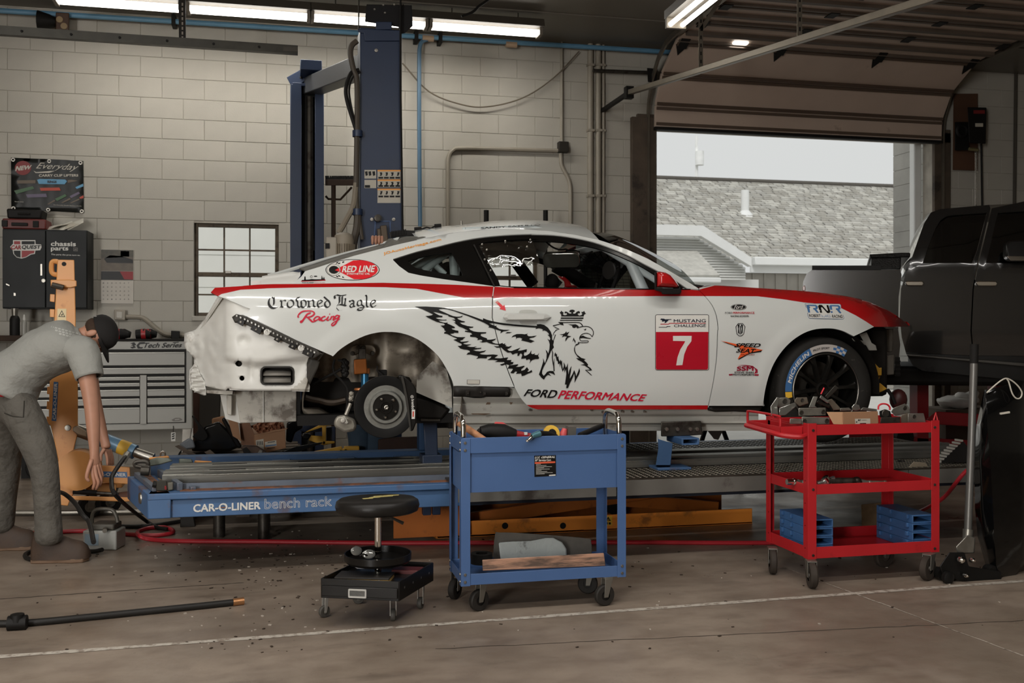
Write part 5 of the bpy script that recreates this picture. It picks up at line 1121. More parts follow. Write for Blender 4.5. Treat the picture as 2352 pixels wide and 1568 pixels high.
for x,y in((860,22),(884,30),(880,12),(905,11)):mb.lathe([(0,.01),(.008,.01),(.01,0)],8,axis(at(x,y,NPY+.02),(0,-1,0)))
mb.build('plate_bolts',STEEL,lift)
mb=MB();mb.loft([[at(x,y,yy)for x,y in((863,50),(900,50),(900,68),(863,68))]for yy in(NPY-.03,NPY+.02)]);mb.loft([[at(x,y,yy)for x,y in((822,66),(922,70),(922,94),(838,94),(836,76),(822,74))]for yy in(NPY-.02,NPY)]);mb.build('pulley_bracket',LBLUE,lift,bevel=.004)
mb=MB();mb.tube([at(920,0,NPY-.03),at(920,200,NPY-.03),at(925,530,NPY-.03)],.009,6);mb.build('safety_cable',BLACKM,lift)
mb=MB();mb.tube([at(824,0,NPY-.02),at(824,66,NPY-.02)],.006,6);mb.build('hanger_rod',DSTEEL,lift)
HOS=mat('hose_grey_brown',(72,64,54),.6,0,.1)
for pts,r,m in(([(820,94),(808,105),(805,125),(812,160),(820,190),(820,300),(818,430)],.022,HOS),([(825,160),(806,168),(795,200),(797,230),(812,280),(820,305)],.016,BLACKM),([(828,165),(810,178),(802,205),(806,240),(820,300)],.008,BLACKM),([(818,300),(818,380),(820,470),(826,510),(832,550)],.016,HOS),([(818,420),(812,470),(795,505),(778,535)],.022,mat('hose_pale',(128,118,102),.6)),([(822,480),(820,520),(812,560),(812,590)],.03,HOS)):
 mb=MB();mb.tube(spline([at(x,y,NPY-.04)for x,y in pts],5),r,8);mb.build('lift_hose',m,lift)
for y in(307,487):mb=MB();c=at(821,y,NPY-.04);mb.lathe([(.04,-.025),(.04,.025)],12,T(c.x,c.y,c.z));mb.build('hose_clip',LBLUE,lift)
mb=MB();mb.loft([[at(x,y,yy)for x,y in((861,495),(873,497),(872,506),(866,507))]for yy in(NPY-.06,NPY)]);mb.lathe([(0,.06),(.03,.05),(.03,0)],10,axis(at(867,502,NPY),(0,-1,0)));mb.build('lock_knob',DSTEEL,lift)
mb=MB();mb.bar(at(880,518,NPY-.05),at(884,555,NPY-.05),.05,.06,(0,-1,0));mb.bar(at(870,525,NPY-.04),at(872,556,NPY-.04),.03,.04,(0,-1,0));mb.build('lock_lever',mat('lever_bronze',(88,76,62),.45,.4),lift,bevel=.006)
mb=MB()
for x,y in((854,504),(904,504),(864,116)):mb.lathe([(0,.012),(.014,.01),(.016,0)],8,axis(at(x,y,NPY),(0,-1,0)))
mb.build('post_bolts',STEEL,lift)
mb=MB()
for seg in(((862,508),(896,508)),((896,508),(896,560)),((862,508),(860,540))):mb.bar(at(*seg[0],NPY-.004),at(*seg[1],NPY-.004),.008,.008,(0,-1,0))
mb.build('slot_outline',mat('weld_line',(64,88,128),.5),lift)
PAPR=mat('sticker_paper',(186,180,166),.6,0,.05)
stk=MB();nyl=lambda x,y:U(x,y,NPY-.004);nyl2=lambda x,y:U(x,y,NPY-.006)
for i,(x0,y0,x1,y1)in enumerate(((837,390,864,410),(837,413,864,432),(867,390,920,411),(867,412,920,430),(867,433,920,466))):
 mb=MB();mb.add([nyl(x0,y0),nyl(x1,y0),nyl(x1,y1),nyl(x0,y1)],[(0,1,2,3)]);mb.build('warning_sticker',PAPR,lift,smooth=0)
mb=MB();my=MB()
random.seed(4)
for r,(y0,y1)in enumerate(((390,411),(412,430),(433,454))):
 my.add([nyl2(867,y0),nyl2(920,y0),nyl2(920,y0+3.5),nyl2(867,y0+3.5)],[(0,1,2,3)])
 for k in range(4):
  x=869+13*k;mb.add([nyl2(x,y1-5),nyl2(x+11,y1-5),nyl2(x+11,y1-1),nyl2(x,y1-1)],[(0,1,2,3)])
  L=[(x+2+random.uniform(0,3),y0+6),(x+8+random.uniform(0,2),y0+5.5),(x+9,y0+9),(x+7,y0+14),(x+3,y0+13),(x+5,y0+10)];lay(mb,[L],nyl2)
for x in(838,846,855):lay(mb,[[(x,394),(x+6,393),(x+7,402),(x+2,404)]],nyl2)
lay(mb,[[(838,425),(850,425),(850,431),(838,431)]],nyl2)
mb.build('sticker_print',INK,lift,smooth=0)['kind']='stuff';my.build('sticker_band',INKO,lift,smooth=0)
pu=thing('power_unit','tan electric hydraulic motor with fins on the blue lift post','motor',(at(785,600,7.8).x,7.8,1.6))
MOT=mat('motor_tan',(134,122,104),.5,.1,.1,6)
c=at(790,570,7.8);r=at(812,570,7.8).x-c.x
mb=MB();mb.lathe([(r,-.35),(r,.03),(r*.98,.05)],20,T(c.x,c.y,c.z));mb.build('motor_body',MOT,pu)
for k in range(16):
 a_=pi+pi*k/15;mb=MB();mb.bar((c.x+cos(a_)*(r+.006),c.y+sin(a_)*(r+.006),c.z-.35),(c.x+cos(a_)*(r+.006),c.y+sin(a_)*(r+.006),c.z+.03),.008,.014,(cos(a_),sin(a_),0));mb.build('cooling_fin',MOT,pu)
mb=MB();mb.lathe([(r*1.03,.03),(r*1.05,.06),(r*.95,.1),(r*.5,.12),(0,.12)],20,T(c.x,c.y,c.z));mb.build('fan_cover',mat('motor_cap',(140,130,114),.55),pu)
mb=MB();q=at(764,575,7.78);mb.bx(q.x-.05,q.x+.03,7.74,7.86,q.z-.3,q.z+.1);mb.build('capacitor_box',mat('motor_pale',(160,152,138),.5),pu,bevel=.01)
mb=MB();q=at(752,565,7.76);mb.bx(q.x-.015,q.x+.015,7.73,7.78,q.z-.02,q.z+.02);mb.build('motor_switch',BLACKM,pu)
mb=MB();mb.bx(c.x-.1,nx0+.02,7.86,8.0,c.z-.42,c.z-.3);mb.build('motor_mount',LBLUE,pu,bevel=.005)
# collision bench and its runways
BBLUE=mat('bench_blue_paint',(66,98,138),.5,0,.1,4,dirt=((92,66,48),.26,5,.75));RUSTY=mat('rusty_flange',(126,82,56),.75,.1,.3,14,.3,60,dirt=((70,66,66),.45,9))
BY=5.66;bz1=.485;bz0=.349;bx0=U(340,1160,BY).x;bx1=1.15
bench=thing('bench_rack','long low blue frame straightening bench with silver rails under the car','car bench',(1.9,6.4,0))
mb=MB();mb.bx(bx0,bx1,BY,BY+.14,bz0,bz1-.04);mb.build('side_beam',BBLUE,bench,bevel=.004)
mb=MB();mb.bx(bx0,bx1,BY-.022,BY+.16,bz1-.036,bz1);mb.build('beam_lip',BBLUE,bench,bevel=.006)
mb=MB();mb.bx(bx0+.16,bx1,BY+.03,BY+.3,bz1,bz1+.004);mb.build('top_flange',RUSTY,bench,smooth=0)
xa=U(399,1116,BY+.1).x
mb=MB();mb.bx(xa,bx1,BY+.09,BY+.105,bz1,bz1+.034);mb.build('angle_rail',mat('worn_grey_blue',(96,104,116),.5,.3,.15,8,dirt=((120,76,50),.3,6)),bench)
el=Vector((U(302,1088,6.3).x,6.3,0));mb=MB()
mb.prism([(bx0,BY-.02),(bx0+.12,BY-.02),(el.x+.13,6.35),(el.x-.03,6.35)],bz0-.0,bz1,T(0,0,0));mb.build('end_beam',BBLUE,bench,bevel=.006)
for dx,zz in((.0,.03),(.13,.045),(.2,.02)):
 mb=MB();mb.bar((bx0+dx+.03,BY+.05,bz1+zz/2),(el.x+dx+.03,6.3,bz1+zz/2),.03,zz);mb.build('end_angle',mat('worn_grey_blue',(0,0,0)),bench,bevel=.004)
mb=MB();mb.bar((bx0+.07,BY+.05,bz1+.004),(el.x+.08,6.3,bz1+.004),.06,.008);mb.build('rust_strip',RUSTY,bench)
mb=MB();q=U(311,1113,BY+.3);mb.lathe([(0,.012),(.03,.01),(.034,0)],12,axis((bx0-.06,BY+.2,.43),(-.9,-.3,0)));mb.build('end_bolt',STEEL,bench)
mb=MB();mb.bx(el.x,4.4,7.2,7.34,bz0,bz1);mb.build('rear_beam',BBLUE,bench,bevel=.004)
for xx in(-.05,.4,.8):mb=MB();mb.bx(xx,xx+.12,BY+.14,7.2,bz0+.02,bz1-.03);mb.build('cross_beam',BBLUE,bench,bevel=.004)
mb=MB();mb.bx(bx0+.1,1.1,BY+.16,7.2,bz0,bz0+.02);mb.build('belly_plate',mat('belly_dark',(34,38,48),.7),bench)
RAIL=mat('extruded_rail',(138,137,131),.3,.8,.1,20,stretch=(.1,3,3))
rx0=U(372,1090,5.86).x
for y_,w_ in((5.86,.20),(6.1,.22)):
 mb=MB();prof=[(0,0),(0,.045),(.02,.05),(.02,.035),(.05,.035),(.05,.06),(.09,.06),(.09,.04),(.12,.04),(.12,.056),(w_-.02,.056),(w_,.05),(w_,0)]
 mb.prism(prof,0,4.6-rx0+y_*0-0,frame((rx0+(y_-5.86)*.05,y_,bz1+.02),(0,1,0),(0,0,1),(1,0,0)));r_=mb.build('slide_rail',RAIL,bench,bevel=.002,smooth=20)
 for k in range(3):mb=MB();mb.bx(rx0+.25+k*.5,rx0+.45+k*.5,y_+.055,y_+.085,bz1+.0795,bz1+.081);mb.build('rail_slot',BLACKM,r_)
for k,(xx,yy)in enumerate(((-.1,6.7),(-.1,7.0),(bx0+.3,6.85))):mb=MB();mb.tube([(xx,yy,0),(xx,yy,bz0+.02)],.04,10);mb.build('bench_foot',DSTEEL,bench)
q=G(432,1208);mb=MB();mb.prism([(-.05,0),(.05,0),(.03,.12),(.04,.36),(-.04,.36)],-.03,.03,frame((q.x,q.y,0),(1,0,0),(0,0,1),(0,-1,0)));mb.build('bench_leg',mat('leg_black',(40,37,34),.5),bench,bevel=.004)
for x_ in(981,1003):q=U(x_,1190,6.1);mb=MB();mb.bx(q.x-.025,q.x+.025,6.1,6.16,.22,bz0);mb.build('bench_strut',LBLUE,bench,bevel=.004)
sf=lambda x,y:U(x,y,BY-.0025)
mb=MB();z5=lambda pts:ZM(280,880,3.734,pts)
text(mb,'CAR-O-LINER',z5([(612,1038),(1190,1014),(1190,1080),(612,1106)]),sf,.03);mb.build('bench_lettering',INKW,bench,smooth=0)
V,P=glyphs('bench rack',0,0,1.02);mb=MB()
def outl(V,P):
 cnt={}
 for f in P:
  for i in range(len(f)):
   k=tuple(sorted((f[i],f[(i+1)%len(f)])));cnt[k]=cnt.get(k,0)+1
 return[k for k,c_ in cnt.items()if c_==1]
tl,tr_,br_,bl_=z5([(1225,992),(1800,970),(1800,1050),(1225,1078)])
mp_=lambda u,v:((bl_[0]*(1-u)+br_[0]*u)*(1-v)+(tl[0]*(1-u)+tr_[0]*u)*v,(bl_[1]*(1-u)+br_[1]*u)*(1-v)+(tl[1]*(1-u)+tr_[1]*u)*v)
for i,j in outl(V,P):
 a,b=mp_(*V[i][:2]),mp_(*V[j][:2]);L_=math.hypot(b[0]-a[0],b[1]-a[1])or 1;nx,ny=-(b[1]-a[1])/L_*.42,(b[0]-a[0])/L_*.42
 mb.add([sf(a[0]-nx,a[1]-ny),sf(b[0]-nx,b[1]-ny),sf(b[0]+nx,b[1]+ny),sf(a[0]+nx,a[1]+ny)],[(0,1,2,3)])
mb.build('outline_lettering',INKW,bench,smooth=0)
mb=MB();mb.add([sf(*p)for p in z5([(820,1062),(905,1058),(900,1068),(825,1070)])],[(0,1,2,3)]);mb.build('rust_scrape',RUSTY,bench)
def diamond_mat():
 m=mat('diamond_plate',(74,68,60),.45,.6,.25,8,dirt=((56,48,40),.35,5,.7));n=m.node_tree.nodes;L=m.node_tree.links
 tcn=n.new('ShaderNodeTexCoord');mp=n.new('ShaderNodeMapping');mp.inputs['Scale'].default_value=(26,26,26);mp.inputs['Rotation'].default_value=(0,0,pi/4);L.new(tcn.outputs['Object'],mp.inputs[0])
 ck=n.new('ShaderNodeTexChecker');ck.inputs['Scale'].default_value=1;L.new(mp.outputs[0],ck.inputs[0]);bp=n.new('ShaderNodeBump');bp.inputs['Strength'].default_value=.5;bp.inputs['Distance'].default_value=.004
 vo=n.new('ShaderNodeTexVoronoi');vo.inputs['Scale'].default_value=1.0;L.new(mp.outputs[0],vo.inputs[0]);L.new(vo.outputs['Distance'],bp.inputs['Height']);L.new(bp.outputs[0],n['Principled BSDF'].inputs['Normal']);return m
DIA=diamond_mat();GREYR=mat('runway_grey',(104,101,95),.6,.1,.15,5,dirt=((60,52,46),.3,4))
for nm,y0_,y1_,xs,lab in(('runway',5.45,5.84,U(1030,1110,5.45).x+.03,'nearer diamond-plate runway with grey side edge beneath the car'),('runway',6.42,7.12,1.3,'farther diamond-plate runway behind the silver bench rails')):
 rw=thing(nm,lab,'runway',((xs+4.6)/2,y0_,0))
 mb=MB();mb.bx(xs,4.75,y0_,y1_,.496,.505);mb.build('tread_plate',DIA,rw)
 for k in range(4):
  xa_=xs+(4.75-xs)*k/4;mb=MB();mb.bx(xa_+.003,xs+(4.75-xs)*(k+1)/4-.003,y0_,y0_+.02,.405,.4955);mb.build('side_skirt',GREYR,rw,bevel=.002)
 mb=MB();mb.bx(xs+.1,4.7,y0_+.05,y1_-.04,.38,.495);mb.build('runway_frame',mat('belly_dark',(0,0,0)),rw)
 mb=MB();s_=.032 if y0_<6 else .045;x=xs+.5 if y0_<6 else 2.0;row=0
 while x<4.7:
  yy=y0_+.02+(s_*.5 if row%2 else 0)
  while yy<y1_-.01:
   d_=.013 if y0_<6 else .018;e_=.0055;fl_=1 if(row%2)else-1
   mb.add([(x-d_,yy-d_*.8*fl_,.505),(x+e_,yy-e_*fl_*.4,.508),(x+d_,yy+d_*.8*fl_,.505),(x-e_,yy+e_*fl_*.4,.508)],[(0,1,2,3)]);yy+=s_
  x+=s_*.62;row+=1
 o=mb.build('tread_pattern',mat('tread_bright',(196,188,172),.35,.6,.15,20),rw,smooth=0,recalc=False);o['kind']='stuff'
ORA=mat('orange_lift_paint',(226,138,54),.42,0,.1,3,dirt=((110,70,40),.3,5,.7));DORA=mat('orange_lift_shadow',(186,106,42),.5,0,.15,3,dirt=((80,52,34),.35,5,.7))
OY=6.45;ox0=G(1005,1237).x;ox1=U(1728,1195,OY).x
sc_=thing('scissor_lift','low orange scissor lift base on the floor under the runways','scissor lift',((ox0+ox1)/2,OY,0))
mb=MB();mb.bx(ox0,ox1,OY,OY+.012,0,.105);mb.build('base_side',ORA,sc_,bevel=.003)
mb=MB();mb.bx(ox0,ox1,OY,OY+.1,.0,.01);mb.build('base_flange',ORA,sc_)
pb=G(934,1196);mb=MB();mb.bar((ox0,OY,.02),(pb.x,pb.y,.02),.012,.04);mb.build('base_ramp',ORA,sc_)
mb=MB();mb.add([(ox0,OY,.012),(pb.x,pb.y,.012),(ox0+1,pb.y,.012),(ox0+1,OY,.012)],[(0,1,2,3)]);mb.build('base_plate',mat('ramp_dark',(86,62,44),.7,0,.2),sc_,smooth=0,solid=.004)
mb=MB();mb.bx(ox0+.3,ox1,OY+.5,OY+.56,0,.2);mb.build('base_side',DORA,sc_,bevel=.003)
for x,r in((1052,3.5),(1160,7.5),(1293,7.5)):mb=MB();c=U(x,1207 if x>1100 else 1213,OY-.001);mb.lathe([(0,.001),(r/350,.001)],16,axis(c,(0,-1,0)));mb.build('base_hole',BLACKM,sc_)
for(xa_,za,xb_,zb,yy)in((ox0+.1,.07,3.0,.27,OY+.16),(3.1,.07,ox0+.4,.27,OY+.26),(ox0+.1,.07,3.0,.27,OY+.45)):
 mb=MB();mb.bar((xa_,yy,za),(xb_,yy,zb),.04,.09);mb.build('scissor_arm',DORA if yy>6.5 else DSTEEL,sc_,bevel=.004)
mb=MB();c=U(1400,1160,OY+.3);mb.lathe([(.05,-.1),(.05,.1),(0,.1)],14,axis(c,(0,-1,0)));mb.build('scissor_pivot',BLACKM,sc_)
mb=MB();sq=lambda x,y:U(x,y,OY-.002);mb.add([sq(1388,1185),sq(1406,1184),sq(1406,1206),sq(1388,1207)],[(0,1,2,3)]);w_=mb.build('hazard_sticker',INKY,sc_)
mb=MB();sq2=lambda x,y:U(x,y,OY-.003);lay(mb,[[(1397,1186),(1403,1196),(1391,1196)],[(1397,1189),(1400,1195),(1394,1195)]],sq2);lay(mb,[[(1396,1190),(1398,1190),(1397.6,1194),(1396.4,1194)]],sq2);lay(mb,[[(1391,1199),(1396,1199),(1396,1204),(1391,1204)]],sq2);lay(mb,[[(1398,1199),(1403,1199),(1403,1204),(1398,1204)]],sq2);mb.build('hazard_mark',INK,w_)
mb=MB();q=U(905,1180,6.4);mb.bx(q.x,q.x+.5,6.42,6.44,.02,.3);mb.build('end_guard',DORA,sc_)
def clamp(px,label,px0,px1,ytop,ybot,Y,M_=BBLUE):
 c0=U(px0,ytop,Y);c1=U(px1,ybot,Y);o=thing('sill_clamp',label,'clamp',((c0.x+c1.x)/2,Y,.505));return o,c0,c1
o=thing('sill_clamp','blue sill clamp stand between the carts, gripping under the car door','clamp',(U(1530,1070,5.76).x,5.76,.505))
q=lambda x,y,Y=5.74:U(x,y,Y)
mb=MB();mb.loft([[q(x,y,yy)for x,y in((1510,992),(1512,1008),(1545,1018),(1540,1068),(1506,1068),(1512,1030))]for yy in(5.72,5.84)]);mb.build('clamp_post',BBLUE,o,bevel=.006)
mb=MB();P=rr(.115,.042,.006,2);c=q(1580,1012,5.66);Pi=rr(.09,.024,.004,2);mb.loft([[(c.x+x,5.62,c.z+z)for x,z in P],[(c.x+x,5.86,c.z+z)for x,z in P]],cap=False);mb.loft([[(c.x+x,5.62,c.z+z)for x,z in P],[(c.x+x,5.62,c.z+z)for x,z in Pi],[(c.x+x,5.8,c.z+z)for x,z in Pi]],cap=False);mb.build('clamp_tube',BBLUE,o,bevel=.002)
mb=MB();mb.loft([[q(x,y,yy)for x,y in((1518,968),(1610,966),(1614,998),(1560,1002),(1518,1002))]for yy in(5.74,5.9)]);mb.build('clamp_jaw',DSTEEL,o,bevel=.006)
mb=MB()
for x in(1530,1555,1585,1600):mb.lathe([(0,.016),(.012,.014),(.013,0)],8,axis(q(x,985,5.74),(0,-1,0)))
mb.build('jaw_bolts',STEEL,o)
mb=MB();c=q(1535,1070,5.78);mb.bx(c.x-.1,c.x+.12,5.7,5.86,.506,.522);mb.build('clamp_base',BBLUE,o,bevel=.004)
o=thing('sill_clamp','dark blue clamp stand behind the rear brake disc, gripping the sill','clamp',(U(990,1040,6.0).x,6.0,.505))
mb=MB();mb.loft([[q(x,y,yy)for x,y in((972,966),(1004,966),(1006,1046),(976,1046))]for yy in(5.95,6.07)]);mb.build('clamp_post',mat('clamp_dark_blue',(34,46,66),.4),o,bevel=.006)
mb=MB();mb.loft([[q(x,y,yy)for x,y in((966,940),(1012,940),(1012,968),(966,968))]for yy in(5.92,6.07)]);mb.build('clamp_jaw',DSTEEL,o,bevel=.004)
mb=MB();c=q(990,1046,6.0);mb.bx(c.x-.06,c.x+.06,5.94,6.08,.506,c.z+.01);mb.build('clamp_base',mat('clamp_dark_blue',(0,0,0)),o,bevel=.004)
for k,(xx,lb)in enumerate(((1.05,'blue clamp stand under the far rear sill of the car'),(2.55,'blue clamp stand under the far front sill of the car'))):
 o=thing('sill_clamp',lb,'clamp',(xx,7.2,.485));mb=MB();mb.bx(xx-.06,xx+.06,7.22,7.34,.486,ZB+.14);mb.build('clamp_post',BBLUE,o,bevel=.005);mb=MB();mb.bx(xx-.1,xx+.1,7.2,7.36,ZB+.1,ZB+.17);mb.build('clamp_jaw',DSTEEL,o,bevel=.005)
 # lights, pipes, conduits, bay door and its tracks
TUBE=mat('lit_tube',(255,250,240),.4,0,0,emit=7.0);FIXM=mat('fixture_body',(70,64,56),.5,0,.1);TANS=mat('tube_socket',(120,112,100),.5)
LY=9.55;LZ=U(1120,66,LY).z
lx=[U(x,30,LY).x for x in(130,410,436,705,722,976,993,1238)]
GRP='fluorescent tubes above the back wall'
LABS=['lit fluorescent strip light at the far end of the row, nearest the wall speaker','lit fluorescent strip light between the speaker and the lift post','lit fluorescent strip light partly behind the lift post top','lit fluorescent strip light at the end of the row, right of the lift post']
for k in range(4):
 x0,x1=lx[2*k],lx[2*k+1]
 o=thing('strip_light',LABS[k],'light',((x0+x1)/2,LY,LZ))
 mb=MB();mb.tube([(x0,LY,LZ),(x1,LY,LZ)],.024,10);mb.build('lamp_tube',TUBE,o)
 mb=MB();mb.tube([(x0,LY+.1,LZ),(x1,LY+.1,LZ)],.02,8);mb.build('lamp_tube',TUBE,o)
 mb=MB();mb.prism([(-.08,.04),(.16,.04),(.13,.12),(-.05,.12)],x0-.04,x1+.04,frame((0,LY,LZ),(0,1,0),(0,0,1),(1,0,0)));mb.build('light_housing',FIXM,o)
 for x in(x0-.03,x1+.0):mb=MB();mb.bx(x,x+.03,LY-.035,LY+.13,LZ-.03,LZ+.05);mb.build('tube_socket',TANS,o)
 for x in(x0+.2,x1-.2):mb=MB();mb.tube([(x,LY+.05,LZ+.1),(x,LY+.05,CEIL)],.006,5);mb.build('hang_rod',DSTEEL,o)
 l=bpy.data.lights.new('tube_glow','AREA');l.shape='RECTANGLE';l.size=x1-x0;l.size_y=.12;l.energy=11;l.color=(1,.97,.9)
 lo=bpy.data.objects.new('tube_glow',l);COL.objects.link(lo);lo.location=((x0+x1)/2,LY+.05,LZ-.04);lo['kind']='helper'
a=U(1552,58,6.6);b=a+Vector((.25,-2.5,0));b=U(1740,-6,a.y-1.3);b.z=a.z
o=thing('strip_light','lit double-tube strip light hanging above the hood, near the door tracks','light',tuple(a))
d=(b-a).normalized();s=Vector((d.y,-d.x,0))*.045
for sg in(-1,1):
 mb=MB();mb.tube([a+s*sg,a+s*sg+d*2.4],.017,10);mb.build('lamp_tube',TUBE,o)
mb=MB();mb.bar(a+Vector((0,0,.075))-d*.03,a+d*2.45+Vector((0,0,.075)),.15,.06);mb.build('light_housing',FIXM,o)
for t in(0,2.4):mb=MB();c=a+d*t;mb.bar(c-s*1.6+Vector((0,0,.01)),c+s*1.6+Vector((0,0,.01)),.03,.07);mb.build('tube_socket',TANS,o)
for t in(.3,2.0):mb=MB();c=a+d*t;mb.tube([c+Vector((0,0,.1)),(c.x,c.y,CEIL)],.006,5);mb.build('hang_rod',DSTEEL,o)
q=U(1695,96,9.7);o=thing('work_lamp','small lit lamp with dark housing under the ceiling by the bay door','light',tuple(q))
mb=MB();mb.bx(q.x-.06,q.x+.1,9.65,9.8,q.z-.03,q.z+.02);mb.build('lamp_lens',TUBE,o,bevel=.01)
mb=MB();mb.bx(q.x-.1,q.x+.35,9.68,9.9,q.z+.02,q.z+.09);mb.build('lamp_housing',FIXM,o,bevel=.008);mb=MB();mb.tube([(q.x,9.8,q.z+.08),(q.x,9.8,CEIL)],.01,6);mb.build('hang_rod',DSTEEL,o)
for(x,y)in((-4.6,.2),(-1.2,.2),(2.2,.2),(-4.6,3.4),(-1.2,3.0),(2.0,3.0)):  # unseen soft lamps added overhead to brighten the floor; no fixtures built
 l=bpy.data.lights.new('overhead_fill','AREA');l.shape='RECTANGLE';l.size=2.6;l.size_y=.3;l.energy=62;l.color=(1,.965,.92)
 lo=bpy.data.objects.new('overhead_fill',l);COL.objects.link(lo);lo.location=(x,y,4.35);lo['kind']='helper'
ABLUE=mat('air_line_blue',(96,142,172),.4,0,.08);ABLD=mat('air_line_dark',(72,104,128),.45)
PY_=WY-.12
o=thing('air_line','blue compressed air pipe along the top of the block wall','pipe',tuple(U(700,70,PY_)))
mb=MB();pa=U(-40,22,PY_);pbq=U(1480,116,PY_);mb.tube([pa,pbq,pbq+Vector((.8,0,0))],.026,8);mb.build('main_pipe',ABLUE,o)
mb=MB();mb.tube(spline([U(985,90,PY_),U(970,95,PY_),U(964,110,PY_),U(963,140,PY_),U(963,310,PY_),U(965,520,PY_)],4),.022,8);mb.build('drop_pipe',ABLD,o)
for x,y in((399,48),(956,85),(1011,89)):
 mb=MB();c=U(x,y,PY_);mb.bx(c.x-.02,c.x+.02,PY_-.03,WY-.003,c.z-.05,c.z+.06);mb.build('pipe_clip',BLACKM,o,bevel=.004)
for x,y in((983,88),(1174,102)):mb=MB();c=U(x,y,PY_);mb.tube([c-Vector((.06,0,0)),c+Vector((.06,0,0))],.034,8);mb.build('pipe_coupling',mat('coupling_tan',(176,150,124),.5),o)
mb=MB();mb.tube([U(399,0,PY_),U(399,40,PY_)],.004,5);mb.build('support_wire',BLACKM,o)
Yt=8.6;o=thing('old_door_track','long dark steel track hung below the lights by a perforated strut','track',tuple(U(418,90,Yt)))
ta=U(-40,72,Yt);tb_=U(684,118,Yt);tb_.z=ta.z=(ta.z+tb_.z)/2
ta=U(-40,68,Yt);tb_=U(684,116,Yt)
mb=MB();mb.prism([(-.03,-.035),(.03,-.035),(.03,-.02),(-.022,-.02),(-.022,.02),(.03,.02),(.03,.035),(-.03,.035)],0,(tb_-ta).length,axis(ta,tb_-ta));mb.build('track_channel',mat('track_dark',(66,64,58),.4,.6,.15,10),o)
mb=MB();mb.bar(U(418,-5,Yt+.02),U(419,95,Yt+.02),.055,.006,(0,1,0));mb.build('hanger_strut',mat('strut_dark',(40,37,33),.5,.5),o)
for k in range(8):mb=MB();c=U(419,10+k*11,Yt+.012);mb.bx(c.x-.006,c.x+.006,c.y-.002,c.y,c.z-.012,c.z+.012);mb.build('strut_hole',mat('strut_hole_pale',(150,142,130),.6),o)
mb=MB();mb.bx(tb_.x-.12,tb_.x,Yt-.035,Yt-.03,tb_.z-.02,tb_.z+.02);mb.build('end_plate',DSTEEL,o)
for k in range(6):mb=MB();c=ta+(tb_-ta)*(.12+.15*k);mb.lathe([(0,.006),(.01,.005),(.011,0)],8,axis((c.x,Yt-.034,c.z),(0,-1,0)));mb.build('track_bolt',BLACKM,o)
q=U(135,45,WY-.15);o=thing('wall_speaker','small brown horn speaker high on the wall beside the strip lights','speaker',(q.x,WY,q.z))
SPK=mat('speaker_brown',(70,46,30),.6,0,.15)
mb=MB();mb.loft([[at(x,y,yy)for x,y in((128,28),(159,30),(159,74),(128,72))]for yy in(WY-.2,WY-.003)]);mb.build('speaker_box',SPK,o,bevel=.008)
mb=MB();mb.lathe([(.1,0),(.07,.1),(.04,.16),(0,.16)],16,axis(U(88,48,WY-.15),(1,0,0)));mb.build('speaker_horn',BLACKM,o)
mb=MB()
for x,y in((137,45),(147,60)):mb.lathe([(0,.012),(.03,.01),(.032,0)],12,axis(at(x,y,WY-.2),(0,-1,0)))
mb.build('speaker_cone',mat('cone_tan',(150,128,96),.6),o)
COND=mat('painted_conduit',(150,142,128),.5,0,.08);CY_=WY-.03
o=thing('conduit','painted conduit arch running from the dark junction box down behind the car','conduit',tuple(U(1160,345,CY_)))
mb=MB();mb.tube(spline([U(1029,520,CY_),U(1029,400,CY_),U(1030,362,CY_),U(1040,345,CY_),U(1060,340,CY_),U(1150,342,CY_),U(1284,346,CY_)],5),.022,8);mb.build('conduit_run',COND,o)
mb=MB();mb.tube(spline([U(1288,352,CY_),U(1290,380,CY_),U(1305,410,CY_),U(1310,440,CY_),U(1310,520,CY_)],5),.022,8);mb.build('conduit_run',COND,o)
mb=MB();mb.tube([U(1290,85,CY_),U(1290,330,CY_)],.018,8);mb.build('conduit_run',COND,o)
mb=MB();c=U(1292,339,CY_);mb.bx(c.x-.055,c.x+.055,WY-.09,WY-.003,c.z-.058,c.z+.058);mb.build('junction_box',mat('box_dark',(44,40,35),.5),o,bevel=.005)
for i,(x,w_)in enumerate(((1356,.033),(1374,.033),(1386,.016))):
 t_=thing('riser_conduit',['grey riser conduit left of its pair beside the timber door jamb','grey riser conduit in the middle beside the timber door jamb','thin grey riser cable beside the timber door jamb'][i],'conduit',tuple(U(x,300,CY_)));mb=MB();mb.tube([U(x,88,CY_),(U(x,88,CY_).x,CY_,.1)],w_,10);mb.build('conduit_run',COND,t_)
 for yy in(150,300,450):mb=MB();c=U(x,yy,CY_);mb.bx(c.x-w_-.006,c.x+w_+.006,CY_-w_-.004,WY-.003,c.z-.012,c.z+.012);mb.build('conduit_strap',COND,t_)
mb=MB();mb.tube(spline([U(924,145,WY-.07),U(985,210,WY-.07),U(1060,240,WY-.07),U(1120,245,WY-.07),U(1200,225,WY-.07),U(1270,180,WY-.07),U(1330,118,WY-.07)],6),.008,6);tag(mb.build('sagging_cable',mat('cable_grey',(108,98,84),.6)),'thin cable sagging across the block wall beside the lift post','cable')
mb=MB();mb.tube(spline([U(1060,38,8.2),U(1085,28,8.2),U(1100,14,8.2),U(1120,0,8.2),U(1125,-12,8.2)],5),.012,6);tag(mb.build('ceiling_cable',BLACKM),'black cable curling under the ceiling right of the lift post','cable')
